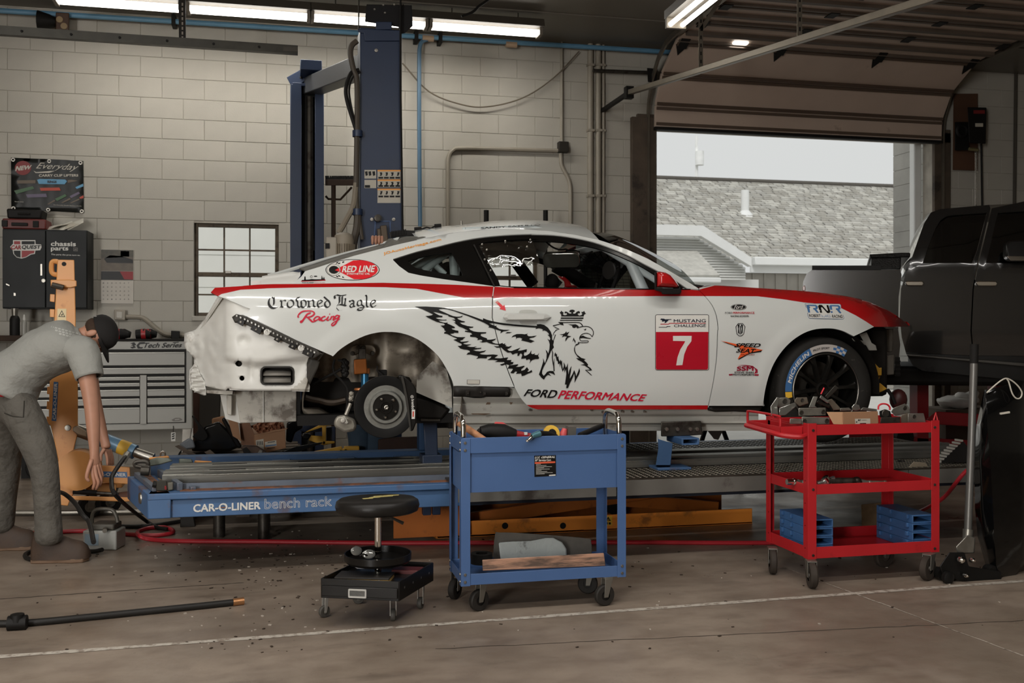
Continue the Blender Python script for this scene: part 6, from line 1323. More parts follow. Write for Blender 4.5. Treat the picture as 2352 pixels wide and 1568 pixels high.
for i,x in enumerate((1117,1253)):
 t_=thing('long_tool',['black tool handle against the wall, nearer the lift post','black tool handle against the wall, nearer the bay door'][i],'tool',(U(x,500,9.9).x,9.9,0))
 mb=MB();c=U(x,483,9.9);mb.tube([(c.x,9.9,.0),(c.x,9.9,c.z)],.02,8);mb.build('handle_shaft',BLACKM,t_);mb=MB();mb.tube([(c.x,9.9,c.z-.25),(c.x,9.9,c.z+.002)],.026,8);mb.build('handle_grip',RUBBER,t_)
o=thing('push_broom','dark push broom leaning bristles up on the wall behind the lift','broom',(U(766,500,9.9).x,9.9,0))
BRW=mat('broom_brown',(54,40,30),.7,0,.15)
mb=MB();mb.loft([[at(x,y,yy)for x,y in((747,412),(814,412),(814,426),(747,426))]for yy in(9.86,9.96)]);mb.build('broom_head',BRW,o,bevel=.004)
mb=MB()
for k in range(60):c=U(748+k*1.11,412,9.88+.06*(k%3)/2);mb.bar(c,c+Vector((random.uniform(-.008,.008),0,.035)),.01,.01,(0,1,0))
o2=mb.build('broom_bristles',BLACKM,o,smooth=0,recalc=False);o2['kind']='stuff'
mb=MB();c=U(766,424,9.9);mb.tube([(c.x,9.9,0),(c.x,9.9,c.z)],.022,8);mb.build('broom_handle',BRW,o)
mb=MB();mb.tube([at(748,450,9.9),at(754,457,9.9),at(782,458,9.9),at(808,430,9.9)],.012,6);mb.build('broom_brace',BRW,o)
PNL=mat('door_panel_tan',(190,170,154),.5,0,.05,3,dirt=((96,78,62),.1,3,.5));PNLD=mat('door_rib_dark',(92,80,70),.6,0,.12);TRK=mat('galvanised_track',(124,116,104),.42,.7,.12,10)
door=struct(bpy.data.objects.new('door_1',None));COL.objects.link(door);door.location=((DX0+DX1)/2,WY,DZ)
dl,dr=DX0-.02,DX1+.02
zb=U(1500,292,WY-.1).z
path=[(WY-.10,zb),(WY-.11,zb+.24),(WY-.30,zb+.55),(WY-.74,zb+.80),(WY-1.25,zb+.86),(WY-1.77,zb+.87),(WY-2.29,zb+.88),(WY-2.81,zb+.89),(WY-3.33,zb+.90),(WY-3.85,zb+.91),(WY-4.37,zb+.92)]
for k in range(len(path)-1):
 (ya,za),(yb,zb2)=path[k],path[k+1];d=Vector((0,yb-ya,zb2-za));L_=d.length;d.normalize();n_=Vector((0,-d.z,d.y))if d.y<0 else Vector((0,-d.z,d.y))
 n_=Vector((1,0,0)).cross(d);M=frame((dl,ya,za),(1,0,0),d,Vector((1,0,0)).cross(d))
 mb=MB();mb.bx(0,dr-dl,.006,L_-.006,-.02,.025,M);pn=mb.build('door_panel',PNL,door,bevel=.004)
 for yy in((.02,.05),(L_-.05,L_-.02)):
  mb=MB();mb.bx(.01,dr-dl-.01,yy[0],yy[1],.025,.05,M);mb.build('panel_rail',PNLD if k>2 else mat('rail_brown',(88,72,60),.55),pn)
 if k>2:
  mb=MB();mb.bx(.0,dr-dl,L_*.5-.03,L_*.5+.03,.025,.06,M);mb.build('panel_strut',PNLD,pn)
 for t in(.02,.33,.66,.98):
  if 0<t<1 and k>1:mb=MB();xx=(dr-dl)*t;mb.bx(xx-.05,xx+.05,L_-.08,L_+.06,.05,.06,M);mb.build('panel_hinge',BLACKM,pn,bevel=.003)
  if k==2 and 0<t<1:mb=MB();mb.prism([(xx-.07,L_-.05),(xx+.07,L_-.05),(xx,L_-.2)],.025,.035,M);mb.build('hinge_leaf',BLACKM,pn)
mb=MB();mb.bx(dl,dr,WY-.14,WY-.06,zb-.03,zb+.002);mb.build('bottom_seal',RUBBER,door)
for sx in(dl-.06,dr+.06):
 pts=[(sx,WY-.06,.02),(sx,WY-.06,zb+.1)]+[(sx,WY-.06-.72*(1-cos(a)),zb+.1+.72*sin(a))for a in[radians(t)for t in(15,35,55,75,90)]]
 e_=pts[-1];pts.append((sx,WY-4.6,e_[2]+.04))
 mb=MB()
 for a,b in zip(pts[:-1],pts[1:]):mb.bar(a,b,.02,.06,(0,0,1)if abs(b[1]-a[1])>.2 else(0,1,0));
 mb.build('door_track',TRK,door)
 mb=MB();mb.bar((sx,WY-.9,e_[2]-.03),(sx,WY-4.6,e_[2]+.0),.05,.008);mb.build('track_angle',TRK,door)
ra=U(1446,212,9.6);rb=U(2130,0,5.2);sl=thing('ceiling_rail','long galvanised rail slanting from the door jamb up across the bay','rail',tuple(ra))
mb=MB();mb.bar(ra,rb+(rb-ra)*.5,.05,.05);mb.build('rail_tube',TRK,sl,bevel=.004)
mb=MB();mb.bx(ra.x-.04,ra.x+.04,ra.y-.02,ra.y+.06,ra.z-.06,ra.z+.06);mb.bar(ra,(ra.x,WY-.003,ra.z),.04,.04);mb.build('rail_foot',BLACKM,sl)
for(x,y,ytop,t)in((1609,160,50,0.24),(1836,92,-20,.55)):
 c=ra+(rb-ra)*t
 best=min(((abs((CX+F*(p.x*CA-p.y*SA)/(p.x*SA+p.y*CA))-x),i)for i,p in[(i,ra+(rb-ra)*(i/200))for i in range(200)]))[1]/200
 c=ra+(rb-ra)*best
 mb=MB();mb.bar(c,(c.x,c.y,CEIL),.04,.005,(0,1,0));h_=mb.build('hanger_strut',TRK,sl)
 mb=MB();mb.bar((c.x,c.y,c.z+.35),(c.x+.35,c.y,CEIL),.035,.005,(0,1,0));mb.build('hanger_brace',TRK,sl)
 for k in range(10):mb=MB();zz=c.z+.06+k*.07;mb.bx(c.x-.006,c.x+.006,c.y-.006,c.y-.004,zz,zz+.03);mb.build('strut_hole',BLACKM,h_)
o=thing('torsion_bracket','black torsion shaft bracket above the left door jamb','bracket',tuple(U(1490,165,WY-.1)))
mb=MB();mb.loft([[at(x,y,yy)for x,y in((1486,156),(1508,158),(1508,190),(1488,188))]for yy in(WY-.2,WY-.003)]);mb.build('bracket_plate',BLACKM,o,bevel=.004)
mb=MB();mb.tube([at(1362,162,WY-.1),at(1500,167,WY-.1)],.02,8);mb.build('torsion_shaft',DSTEEL,o)
o=thing('door_operator','black door operator box on a brown board right of the bay','door opener',tuple(U(2225,300,WY-.1)))
mb=MB();mb.loft([[at(x,y,yy)for x,y in((2190,215),(2246,215),(2246,392),(2188,390))]for yy in(WY-.05,WY-.003)]);mb.build('mount_board',mat('board_brown',(84,56,38),.7,0,.15),o,bevel=.003)
mb=MB();mb.loft([[at(x,y,yy)for x,y in((2222,246),(2266,247),(2264,330),(2226,328))]for yy in(WY-.3,WY-.06)]);mb.build('operator_box',BLACKM,o,bevel=.01)
mb=MB();mb.loft([[at(x,y,yy)for x,y in((2193,280),(2226,280),(2226,345),(2193,345))]for yy in(WY-.18,WY-.06)]);mb.lathe([(.04,.01),(.07,.02),(.09,0)],16,axis(at(2210,300,WY-.19),(0,-1,0)));mb.build('operator_motor',BLACKM,o,bevel=.008)
mb=MB();g=lambda x,y:U(x,y,WY-.302);mb.add([g(2236,253),g(2262,253),g(2262,261),g(2236,261)],[(0,1,2,3)]);mb.build('brand_label',mat('label_red_dull',(120,34,34),.5),o)
mb=MB();mb.add([g(2240,283),g(2258,283),g(2258,291),g(2240,291)],[(0,1,2,3)]);mb.build('data_label',PAPR,o)
mb=MB();mb.tube([at(2226,342,WY-.2),at(2246,344,WY-.2)],.02,8);mb.build('limit_switch',mat('brass_dull',(150,140,100),.4,.6),o)
mb=MB();mb.tube([at(2254,330,WY-.1),at(2256,480,WY-.1)],.012,6);mb.build('operator_cable',BLACKM,o)
mb=MB()
for k in range(44):c=U(2242,345+k*3.2,WY-.1);mb.tube([c+Vector((.012*cos(a),.004*(k%2),.014*sin(a)))for a in[2*pi*j/6 for j in range(6)]],.003,4,True)
o2=mb.build('hand_chain',STEEL,o,recalc=False);o2['kind']='stuff'
mb=MB();mb.tube([at(2334,120,WY-.03),at(2330,470,WY-.03)],.02,8);tag(mb.build('riser_pipe',mat('pipe_dark',(70,64,56),.5)),'dark riser pipe on the wall right of the door operator','pipe')
# people
SKIN=mat('skin',(176,128,104),.5,0,.06,20);SHIRT=mat('grey_tshirt',(150,150,144),.85,0,.05,6,.55,8,bdist=.05);PANTS=mat('charcoal_work_trousers',(92,88,81),.85,0,.12,5,.7,9,bdist=.05)
BOOT=mat('brown_boot_leather',(62,46,34),.65,0,.25,12,.2,30);SOLE=mat('boot_sole',(112,88,68),.7,0,.1);DENIM=mat('blue_denim',(64,82,100),.85,0,.15,12,.2,40)
def skin(name,J,E,root,m,parent,sub=2,extra=None):
 names=list(J);me=bpy.data.meshes.new(name);inv=chain_matrix(parent).inverted()if parent else Matrix.Identity(4)
 me.from_pydata([tuple(inv@Vector(J[k][0]))for k in names],[(names.index(a),names.index(b))for a,b in E],[])
 o=bpy.data.objects.new(name,me);COL.objects.link(o);md=o.modifiers.new('skin','SKIN');md.use_smooth_shade=True;md.branch_smoothing=.6
 for i,k in enumerate(names):
  r=J[k][1];me.skin_vertices[0].data[i].radius=r if isinstance(r,tuple)else(r,r);me.skin_vertices[0].data[i].use_root=(k==root)
 s_=o.modifiers.new('sub','SUBSURF');s_.levels=sub;s_.render_levels=sub
 bpy.context.view_layer.update();ev=o.evaluated_get(bpy.context.evaluated_depsgraph_get());m2=bpy.data.meshes.new_from_object(ev);bpy.data.objects.remove(o)
 mb=MB();mb.add([v.co.copy()for v in m2.vertices],[tuple(p.vertices)for p in m2.polygons])
 if extra:
  n0=len(mb.v);extra(mb);mb.v[n0:]=[inv@p for p in mb.v[n0:]]
 bpy.data.meshes.remove(m2);return mb.build(name,m,parent,world=False,smooth=180)
def finger(mb,pts,r0,r1):
 P=spline(pts,4);n=len(P);mb.tube(P,[r0+(r1-r0)*i/(n-1)for i in range(n)],8);mb.ball(P[-1],r1,n=8,m=6)
man=thing('person','person in grey t-shirt and dark cap bent over, reaching down beside the orange tower','person',(-1.3,6.4,0))
q=lambda x,y,Y:U(x,y,Y)
J={'pelvis':(q(30,872,6.42),.06),'belly':(q(85,818,6.40),.07),'chest':(q(148,800,6.38),.13),'neck0':(q(178,778,6.38),.065),'neck':(q(197,768,6.38),.058),'head':(q(218,768,6.38),.07),'sh':(q(192,815,6.22),.062),'elb':(q(210,925,6.16),.045),'fore':(q(214,975,6.14),.042),'wrist':(q(217,1040,6.12),.027),'palm':(q(218,1058,6.118),(.034,.019)),'kn':(q(220,1072,6.118),(.03,.015)),'shb':(q(196,815,6.55),.062),'elbb':(q(215,915,6.62),.045),'wristb':(q(240,1010,6.6),.028),'palmb':(q(245,1032,6.58),.032),'hip':(q(52,930,6.32),.075),'knee':(q(100,1060,6.24),.055),'ank':(q(118,1245,6.26),.045),'hipb':(q(10,940,6.53),.075),'kneeb':(q(18,1060,6.66),.062),'ankb':(q(8,1225,6.74),.045)}
E=[('pelvis','belly'),('belly','chest'),('chest','neck0'),('neck0','neck'),('neck','head'),('chest','sh'),('sh','elb'),('elb','fore'),('fore','wrist'),('wrist','palm'),('palm','kn'),('chest','shb'),('shb','elbb'),('elbb','wristb'),('wristb','palmb'),('pelvis','hip'),('hip','knee'),('knee','ank'),('pelvis','hipb'),('hipb','kneeb'),('kneeb','ankb')]
HC=q(222,769,6.38);hup=Vector((.93,0,.30)).normalized();hf=Vector((.30,-.10,-.93));hf=(hf-hup*hf.dot(hup)).normalized();hs_=hup.cross(hf)
HM=frame(HC,hs_,hf,hup)
def hands(mb):
 f=lambda pts,r0,r1:finger(mb,[q(*p)for p in pts],r0,r1)
 f([(211,1055,6.10),(203,1078,6.08),(199,1096,6.08),(203,1103,6.08)],.013,.009)
 f([(212,1066,6.11),(213,1090,6.10),(217,1108,6.10),(214,1121,6.11)],.0115,.0085);f([(217,1068,6.11),(221,1092,6.10),(226,1108,6.10),(221,1122,6.12)],.0115,.0085)
 f([(222,1066,6.12),(228,1088,6.12),(232,1102,6.12),(229,1115,6.13)],.011,.008);f([(226,1060,6.13),(232,1080,6.14),(235,1091,6.14),(232,1101,6.15)],.0098,.007)
 for k in range(4):f([(240+4*k,1032,6.56+.02*k),(246+4*k,1050,6.56+.02*k),(247+4*k,1066,6.56+.02*k)],.011,.008)
 f([(240,1030,6.55),(232,1044,6.54),(232,1056,6.54)],.012,.009)
 mb.ball((0,.0,.012),.076,.094,.10,20,14,HM);mb.ball((0,.045,-.06),.052,.052,.055,14,10,HM);mb.ball((0,.092,-.022),.013,.02,.022,8,6,HM)
 for sx in(-1,1):mb.ball((sx*.03,.078,.012),.018,.012,.008,8,6,HM);mb.ball((sx*.078,-.008,-.012),.009,.02,.032,10,8,HM);mb.ball((sx*.03,.084,0),.012,.008,.008,8,6,HM)
 mb.ball((0,.092,-.062),.022,.01,.006,10,6,HM);mb.ball((0,.09,-.072),.02,.01,.007,10,6,HM)
skin('body',J,E,'pelvis',SKIN,man,2,hands)
def cloth(cs,name,n=30,m=SHIRT,wr=.007,cap=False):
 C=spline([q(x,y,Y)for x,y,Y,*_ in cs],5);R1=spline([(a,b,0)for*_,a,b in cs],5);rings=[]
 for i,c in enumerate(C):
  t=(C[min(i+1,len(C)-1)]-C[max(i-1,0)]).normalized();u=Vector((0,1,0));u=(u-t*u.dot(t)).normalized();v_=t.cross(u);ring=[]
  for k in range(n):
   a=2*pi*k/n;d=v_*(cos(a)*R1[i].x)+u*(sin(a)*R1[i].y);p=c+d
   w=wr*(mnoise.noise((p.x*9,p.y*5,p.z*16))+.7*abs(mnoise.noise((p.x*18,p.y*7,p.z*24+5))))*(1.6 if i<12 else 1);ring.append(p+d.normalized()*w)
  rings.append(ring)
 rings=[[p-(p-C[0]).normalized()*.008 for p in rings[0]]]+rings+[[p-(p-C[-1]).normalized()*.008 for p in rings[-1]]]
 mb=MB();mb.loft(rings,cap=cap);return mb.build(name,m,man,smooth=180)
shirt=cloth([(16,900,6.42,.165,.195),(38,864,6.42,.16,.19),(74,832,6.41,.148,.185),(108,808,6.40,.152,.195),(142,795,6.39,.155,.205),(170,788,6.38,.138,.19),(188,780,6.38,.095,.125),(197,774,6.38,.07,.078)],'tshirt')
cloth([(170,800,6.27,.085,.09),(188,808,6.235,.092,.088),(198,838,6.205,.084,.078),(205,866,6.185,.074,.068)],'shirt_sleeve',18,wr=.004);cloth([(176,802,6.50,.085,.09),(194,810,6.54,.092,.088),(202,838,6.57,.084,.078),(210,864,6.60,.074,.068)],'shirt_sleeve',18,wr=.004)
J3={'w':(q(50,872,6.42),.135),'p':(q(28,905,6.42),.158),'hip':(q(52,930,6.32),.135),'th':(q(76,995,6.28),.112),'kn':(q(100,1062,6.24),.088),'kn2':(q(106,1110,6.24),.08),'sh':(q(110,1180,6.25),.078),'cuff':(q(113,1255,6.26),.085),'hipb':(q(10,940,6.53),.13),'thb':(q(12,1000,6.6),.11),'knb':(q(16,1065,6.66),.088),'shb':(q(8,1150,6.7),.078),'cuffb':(q(2,1225,6.74),.08)}
skin('trousers',J3,[('w','p'),('p','hip'),('hip','th'),('th','kn'),('kn','kn2'),('kn2','sh'),('sh','cuff'),('p','hipb'),('hipb','thb'),('thb','knb'),('knb','shb'),('shb','cuffb')],'p',PANTS,man)
mb=MB();c=q(6,906,6.26);mb.ball(c,.03,.012,.014,10,6,);mb.build('red_tag',INKR,man)
mb=MB();pc=[q(x,y,6.165)for x,y in((12,942),(50,955),(56,930),(48,915))];mb.tube([q(x,y,6.17)for x,y in((10,948),(30,956),(54,958),(56,920))],.004,5);mb.build('pocket_seam',mat('seam_dark',(58,55,50),.9),man)
def boot(px,py,Yc,ang,name_m):
 b=G(px,py);M=T(b.x,b.y,0,ang)
 mb=MB();sec=[(-.105,.035,.12),(-.09,.05,.17),(-.0,.054,.17),(.06,.056,.135),(.12,.058,.11),(.17,.054,.098),(.20,.044,.075),(.218,.025,.04)]
 rings=[]
 for x,w_,h in sec:rings.append([(x,w_*cos(a),.022+max(0,h*sin(a))if sin(a)>=0 else .022)for a in[pi*k/10 for k in range(11)]])
 mb.loft(rings,M=M);bo=mb.build('boot',BOOT,man,smooth=60)
 mb=MB();mb.prism([(-.105,-.04),(-.05,-.05),(.05,-.045),(.13,-.06),(.19,-.05),(.215,0),(.19,.05),(.13,.06),(.05,.045),(-.05,.05),(-.105,.04)],0,.026,M);mb.build('boot_sole',SOLE,bo,bevel=.006)
 mb=MB()
 for k in range(4):mb.tube([M@Vector((.03+.028*k,-.04,.10-.008*k)),M@Vector((.035+.028*k,0,.112-.014*k)),M@Vector((.03+.028*k,.04,.10-.008*k))],.004,5)
 mb.build('boot_lace',mat('lace_tan',(92,74,56),.8),bo)
boot(118,1290,0,radians(-6),0);boot(2,1262,0,radians(-4),0)
mb=MB();rg=[]
for k in range(7):
 t=k/6*pi/2;rg.append([Vector((.086*cos(t)*cos(a),.108*cos(t)*sin(a)-.005,.045+.082*sin(t)))for a in[2*pi*j/20 for j in range(20)]])
mb.loft([[Vector((p.x,p.y,.02))for p in rg[0]]]+rg,cap=False,M=HM);cap=mb.build('cap',mat('black_cap',(34,32,31),.85,0,.1),man,smooth=60)
mb=MB();V=[]
for k in range(13):a=radians(20+140*k/12);V+=[(.086*cos(a),.105*sin(a),.03),(.088*cos(a),.105*sin(a)+.075*sin((a-radians(20))/radians(140)*pi)**.6,.012)]
mb.add(V,[(2*k,2*k+1,2*k+3,2*k+2)for k in range(12)],HM);mb.build('cap_visor',mat('black_cap',(0,0,0)),cap,solid=.004)
mb=MB();mb.bar(HM@Vector((-.045,-.104,.03)),HM@Vector((.045,-.104,.03)),.02,.006);mb.build('cap_strap',mat('strap_grey',(120,116,110),.6),cap)
mb=MB();mb.ball((0,-.012,.0),.079,.095,.06,20,10,HM);mb.build('hair',mat('dark_hair',(58,44,34),.8,0,.2,60),man)
from mathutils.bvhtree import BVHTree
bt=BVHTree.FromPolygons([v.co+man.location for v in shirt.data.vertices],[tuple(p.vertices)for p in shirt.data.polygons])
def on_shirt(x,y):
 d=Vector(ray(x,y)).normalized();h=bt.ray_cast(Vector((0,0,CAMZ)),d);return(h[0]if h[0]else q(x,y,6.2))-d*.002
mb=MB()
for r in range(3):
 for k in range(9-r*2):x=118+r*9+k*8;y=748+r*8+k*2.1;lay(mb,[[(x,y),(x+6,y+1.5),(x+5,y+5),(x-1,y+3.5)]],on_shirt)
mb.build('shirt_print',mat('faint_print',(178,178,172),.8),man,smooth=0)['kind']='stuff'
X2=U(845,1020,7.8).x;p2=thing('person','person hidden behind the car, one hand gripping the rear window edge, jeans showing below','person',(X2,7.8,0))
hx=U(868,556,7.05);v=lambda dx,y,z:Vector((X2+dx,y,z))
J={'pelvis':(v(0,7.82,.95),.14),'belly':(v(.0,7.82,1.12),.135),'chest':(v(.02,7.8,1.34),.14),'neck':(v(.03,7.8,1.5),.058),'head':(v(.04,7.78,1.6),.07),'sa':(v(.17,7.76,1.44),.06),'ea':(v(.2,7.68,1.92),.045),'wa':(Vector((hx.x+.02,hx.y+.14,hx.z+.02)),.028),'pa':(Vector((hx.x+.005,hx.y+.06,hx.z+.02)),.034),'sb':(v(-.16,7.8,1.42),.06),'eb':(v(-.22,7.82,1.15),.045),'wb':(v(-.2,7.74,.92),.028),'pb':(v(-.19,7.72,.85),.034),'ha':(v(.09,7.82,.9),.11),'ka':(v(.05,7.8,.5),.07),'aa':(v(.03,7.82,.1),.05),'hb':(v(-.09,7.82,.9),.11),'kb':(v(-.06,7.8,.5),.07),'ab':(v(-.07,7.84,.1),.05)}
def hand2(mb):
 for k,(dx,L_)in enumerate(((-.034,.9),(-.012,1.05),(.010,1.1),(.031,.85))):
  b=Vector((hx.x+dx,hx.y+.04,hx.z+.025));finger(mb,[b,b+Vector((-.002,-.035*L_,.012)),b+Vector((-.004,-.052*L_,-.008)),b+Vector((-.004,-.05*L_,-.034))],.0125,.0095)
 b=Vector((hx.x+.035,hx.y+.08,hx.z+.01));finger(mb,[b,b+Vector((.022,-.02,-.01)),b+Vector((.03,-.04,-.03))],.013,.01)
 mb.ball(v(.04,7.775,1.66),.076,.094,.115,16,12);mb.ball(v(.04,7.69,1.64),.014,.02,.022,8,6);mb.ball(v(.04,7.71,1.6),.04,.04,.05,10,8)
 for sx in(-1,1):mb.ball(v(.04+sx*.078,7.785,1.65),.009,.02,.032,8,6)
skin('body',J,[('pelvis','belly'),('belly','chest'),('chest','neck'),('neck','head'),('chest','sa'),('sa','ea'),('ea','wa'),('wa','pa'),('chest','sb'),('sb','eb'),('eb','wb'),('wb','pb'),('pelvis','ha'),('ha','ka'),('ka','aa'),('pelvis','hb'),('hb','kb'),('kb','ab')],'pelvis',SKIN,p2,2,hand2)
skin('shirt',{'h':(v(0,7.82,.9),.17),'b':(v(0,7.82,1.1),.16),'c':(v(.02,7.8,1.34),.165),'n':(v(.03,7.8,1.48),.08),'sa':(v(.16,7.76,1.43),.085),'la':(v(.185,7.74,1.62),.07),'sb':(v(-.15,7.8,1.41),.085),'lb':(v(-.2,7.81,1.25),.07)},[('h','b'),('b','c'),('c','n'),('c','sa'),('sa','la'),('c','sb'),('sb','lb')],'c',mat('dark_shirt',(40,42,46),.85),p2)
skin('jeans',{'p':(v(0,7.82,.93),.17),'ha':(v(.09,7.82,.82),.125),'ka':(v(.05,7.8,.5),.095),'ca':(v(.03,7.82,.08),.085),'hb':(v(-.09,7.82,.82),.125),'kb':(v(-.06,7.8,.5),.095),'cb':(v(-.07,7.84,.08),.085)},[('p','ha'),('ha','ka'),('ka','ca'),('p','hb'),('hb','kb'),('kb','cb')],'p',DENIM,p2)
for dx in(.03,-.07):mb=MB();mb.loft([[(X2+dx+w_*cos(a),y,max(0,h*sin(a)))for a in[pi*k/8 for k in range(9)]]for y,w_,h in((7.93,.04,.1),(7.84,.048,.12),(7.74,.05,.07),(7.64,.035,.05))]);mb.build('boot',BOOT,p2)
# orange pulling tower
OT=mat('tower_orange',(214,150,86),.4,0,.06,4,dirt=((170,100,50),.2,8,.6))
TY=6.95;tw=thing('pulling_tower','orange pulling tower with notched upright and blue hydraulic ram behind the bent person','pulling tower',(U(150,1150,TY).x,TY,0))
w=lambda pts:ZM(0,480,3.016,pts);pl=lambda name,pts,m,y0,y1,par=tw,bv=.005:(lambda mb:(mb.loft([[q(x,y,y0)for x,y in pts],[q(x,y,y1)for x,y in pts]]),mb.build(name,m,par,bevel=bv,smooth=30))[1])(MB())
post=pl('tower_post',w([(398,350),(515,352),(525,760),(520,1100),(540,1200),(540,1500),(535,1570)])+[(160,1070),(148,1085),(138,1080),(122,1000),(112,960)]+w([(345,1140),(378,740)]),OT,TY-.06,TY+.08)
pl('tower_cap',w([(350,490),(480,488),(530,495),(532,535),(490,545),(352,538)]),OT,TY-.08,TY+.1)
for pts in([(347,588),(380,590),(378,645),(345,640)],[(345,692),(378,694),(376,750),(345,748)],[(332,1140),(360,1145),(358,1185),(330,1180)],[(328,1228),(358,1232),(355,1285),(325,1280)],[(326,1330),(352,1335),(350,1390),(322,1386)],[(322,1435),(350,1440),(350,1495),(325,1490)]):pl('post_tooth',w(pts),OT,TY-.05,TY+.07,tw,.003)
mb=MB();mb.tube(spline([q(x,y,TY-.03)for x,y in w([(400,365),(372,362),(358,378),(358,430),(372,450),(400,455)])],4),.016,8);mb.build('post_handle',OT,tw)
mb=MB();mb.tube([q(x,y,TY-.1)for x,y in w([(360,525),(440,545)])],.018,8);mb.build('locking_pin',DSTEEL,tw)
mb=MB();mb.lathe([(0,.001),(.014,.001)],12,axis(q(147,606,TY-.061),(0,-1,0)));mb.build('post_hole',BLACKM,tw)
sq=lambda o_:(lambda x,y:U(x,y,TY-.0615-o_))
mb=MB();mb.add([sq(0)(*p)for p in w([(398,690),(460,690),(458,780),(396,770)])],[(0,1,2,3)]);hz=mb.build('hazard_sticker',mat('cream_sticker',(226,206,160),.5),tw)
mb=MB();lay(mb,[w([(428,700),(452,748),(404,746)]),w([(428,709),(445,743),(411,742)])],sq(.001));lay(mb,[w([(420,735),(436,722),(432,738)])],sq(.001));mb.build('hazard_mark',INK,hz)
mb=MB();mb.add([sq(0)(*p)for p in w([(372,1195),(404,1198),(390,1468),(358,1466)])],[(0,1,2,3)]);ml_=mb.build('brand_strip',INKB,tw)
mb=MB();a,b,c_,d_=w([(376,1204),(398,1206),(386,1458),(364,1456)]);text(mb,'CAR-O-LINER',(d_,a,b,c_),sq(.001),.03);mb.build('strip_lettering',INKW,ml_,smooth=0)
lo=lambda pts:ZM(0,880,3.016,pts)
mb=MB();mb.lathe([(0,.012),(.018,.01),(.02,0)],12,axis(q(156,982,TY-.06),(0,-1,0)));mb.build('tower_bolt',STEEL,tw)
pl('tower_foot',lo([(395,600),(440,560),(480,570),(520,520),(580,500),(625,520),(640,600),(580,690),(500,780),(470,850),(400,840)]),OT,TY-.2,TY+.12)
c=q(178,1080,TY-.22);mb=MB();mb.lathe([(0,-.02),(.11,-.02),(.125,0),(.125,.16),(0,.16)],28,axis((c.x,c.y+.14,c.z),(0,-1,0)));mb.build('pivot_drum',OT,tw)
mb=MB();mb.tube(spline([q(x,y,TY-.1)for x,y in((186,1046),(185,1036),(190,1031),(194,1036),(193,1046))],4),.007,6);mb.build('lifting_eye',STEEL,tw)
pl('draw_arm',lo([(600,560),(900,580),(905,700),(600,680)]),OT,TY-.14,TY+.06)
mb=MB();s2=lambda o_:(lambda x,y:U(x,y,TY-.1415-o_));P=lo([(640,608),(880,614),(882,654),(640,648)]);mb.add([s2(0)(*p)for p in P],[(0,1,2,3)]);ml_=mb.build('brand_strip',INKB,tw)
mb=MB();text(mb,'CAR-O-LINER',lo([(652,616),(872,622),(872,646),(652,640)]),s2(.001),.03);mb.build('strip_lettering',INKW,ml_,smooth=0)
pl('tool_tray',lo([(470,778),(930,790),(920,812),(880,820),(500,808)]),OT,TY-.25,TY+.1)
pl('tray_lug',lo([(580,690),(790,690),(810,700),(800,760),(600,745)]),mat('tower_orange_pale',(220,170,110),.5),TY-.1,TY)
RAMB=mat('ram_blue',(104,138,164),.3,.1,.08);a=q(232,1008,TY-.05);b=q(310,1038,TY-.1)
mb=MB();mb.tube([a,b],.048,16);rm=mb.build('ram_body',RAMB,tw)
mb=MB();mb.tube([a+(b-a)*.55,a+(b-a)*.85],.0488,16);mb.build('ram_label',INKY,rm)
mb=MB();mb.tube([b,q(352,1052,TY-.12)],.032,12);mb.tube([q(170,985,TY-.02),a],.04,12);mb.build('ram_rod',STEEL,tw)
pl('ram_fork',lo([(505,305),(530,292),(600,330),(600,370),(540,355),(505,330)]),mat('fork_pale',(176,160,140),.4,.4),TY-.1,TY+.02)
def caster(par,c,r,w_,ang,m_t=RUBBER,m_f=STEEL,ztop=None,tread=None):
 M=T(c.x,c.y,r,ang);mb=MB();Mr=M@Matrix.Rotation(pi/2,4,'X')
 mb.lathe([(r*.45,-w_/2),(r*.9,-w_/2),(r,-w_*.3),(r,w_*.3),(r*.9,w_/2),(r*.45,w_/2)],22,Mr);wh=mb.build('caster_wheel',m_t,par,smooth=35)
 mb=MB();mb.lathe([(0,-w_*.5),(r*.16,-w_*.5),(r*.2,-w_*.35),(r*.46,-w_*.35),(r*.46,w_*.35),(r*.2,w_*.35),(r*.16,w_*.5),(0,w_*.5)],18,Mr);mb.build('wheel_disc',tread or mat('caster_disc',(128,124,116),.4,.5),wh,smooth=35)
 zt=ztop if ztop else 2.3*r;mb=MB()
 for s in(-1,1):mb.prism([(-r*.22,-r*.15),(r*.22,-r*.15),(r*.5+r*.2,zt-r-.006),(-r*.1,zt-r-.006)],s*w_*.62-.002,s*w_*.62+.002,M@Matrix.Rotation(pi/2,4,'X'))
 mb.bx(-r*.15,r*.75,-w_*.66,w_*.66,zt-r-.008,zt-r,M);mb.build('caster_fork',m_f,par,bevel=.001)
for px,py in((205,1190),(252,1178),(105,1132)):caster(tw,G(px,py),.085,.04,.5,ztop=.2)
mb=MB();g0=G(252,1178);mb.bx(g0.x-.5,g0.x+.1,g0.y-.1,g0.y+.2,.2,.24);mb.build('tower_base',OT,tw,bevel=.004)
b1=thing('breaker_bar','black ribbed bar lying on the orange tower tray','tool',tuple(q(215,1132,TY-.2)));mb=MB();mb.tube([q(168,1128,TY-.22),q(222,1132,TY-.22)],[.017,.017],8);mb.build('bar_grip',RUBBER,b1);mb=MB();mb.tube([q(222,1132,TY-.22),q(272,1135,TY-.22)],.012,8);mb.build('bar_shaft',DSTEEL,b1)
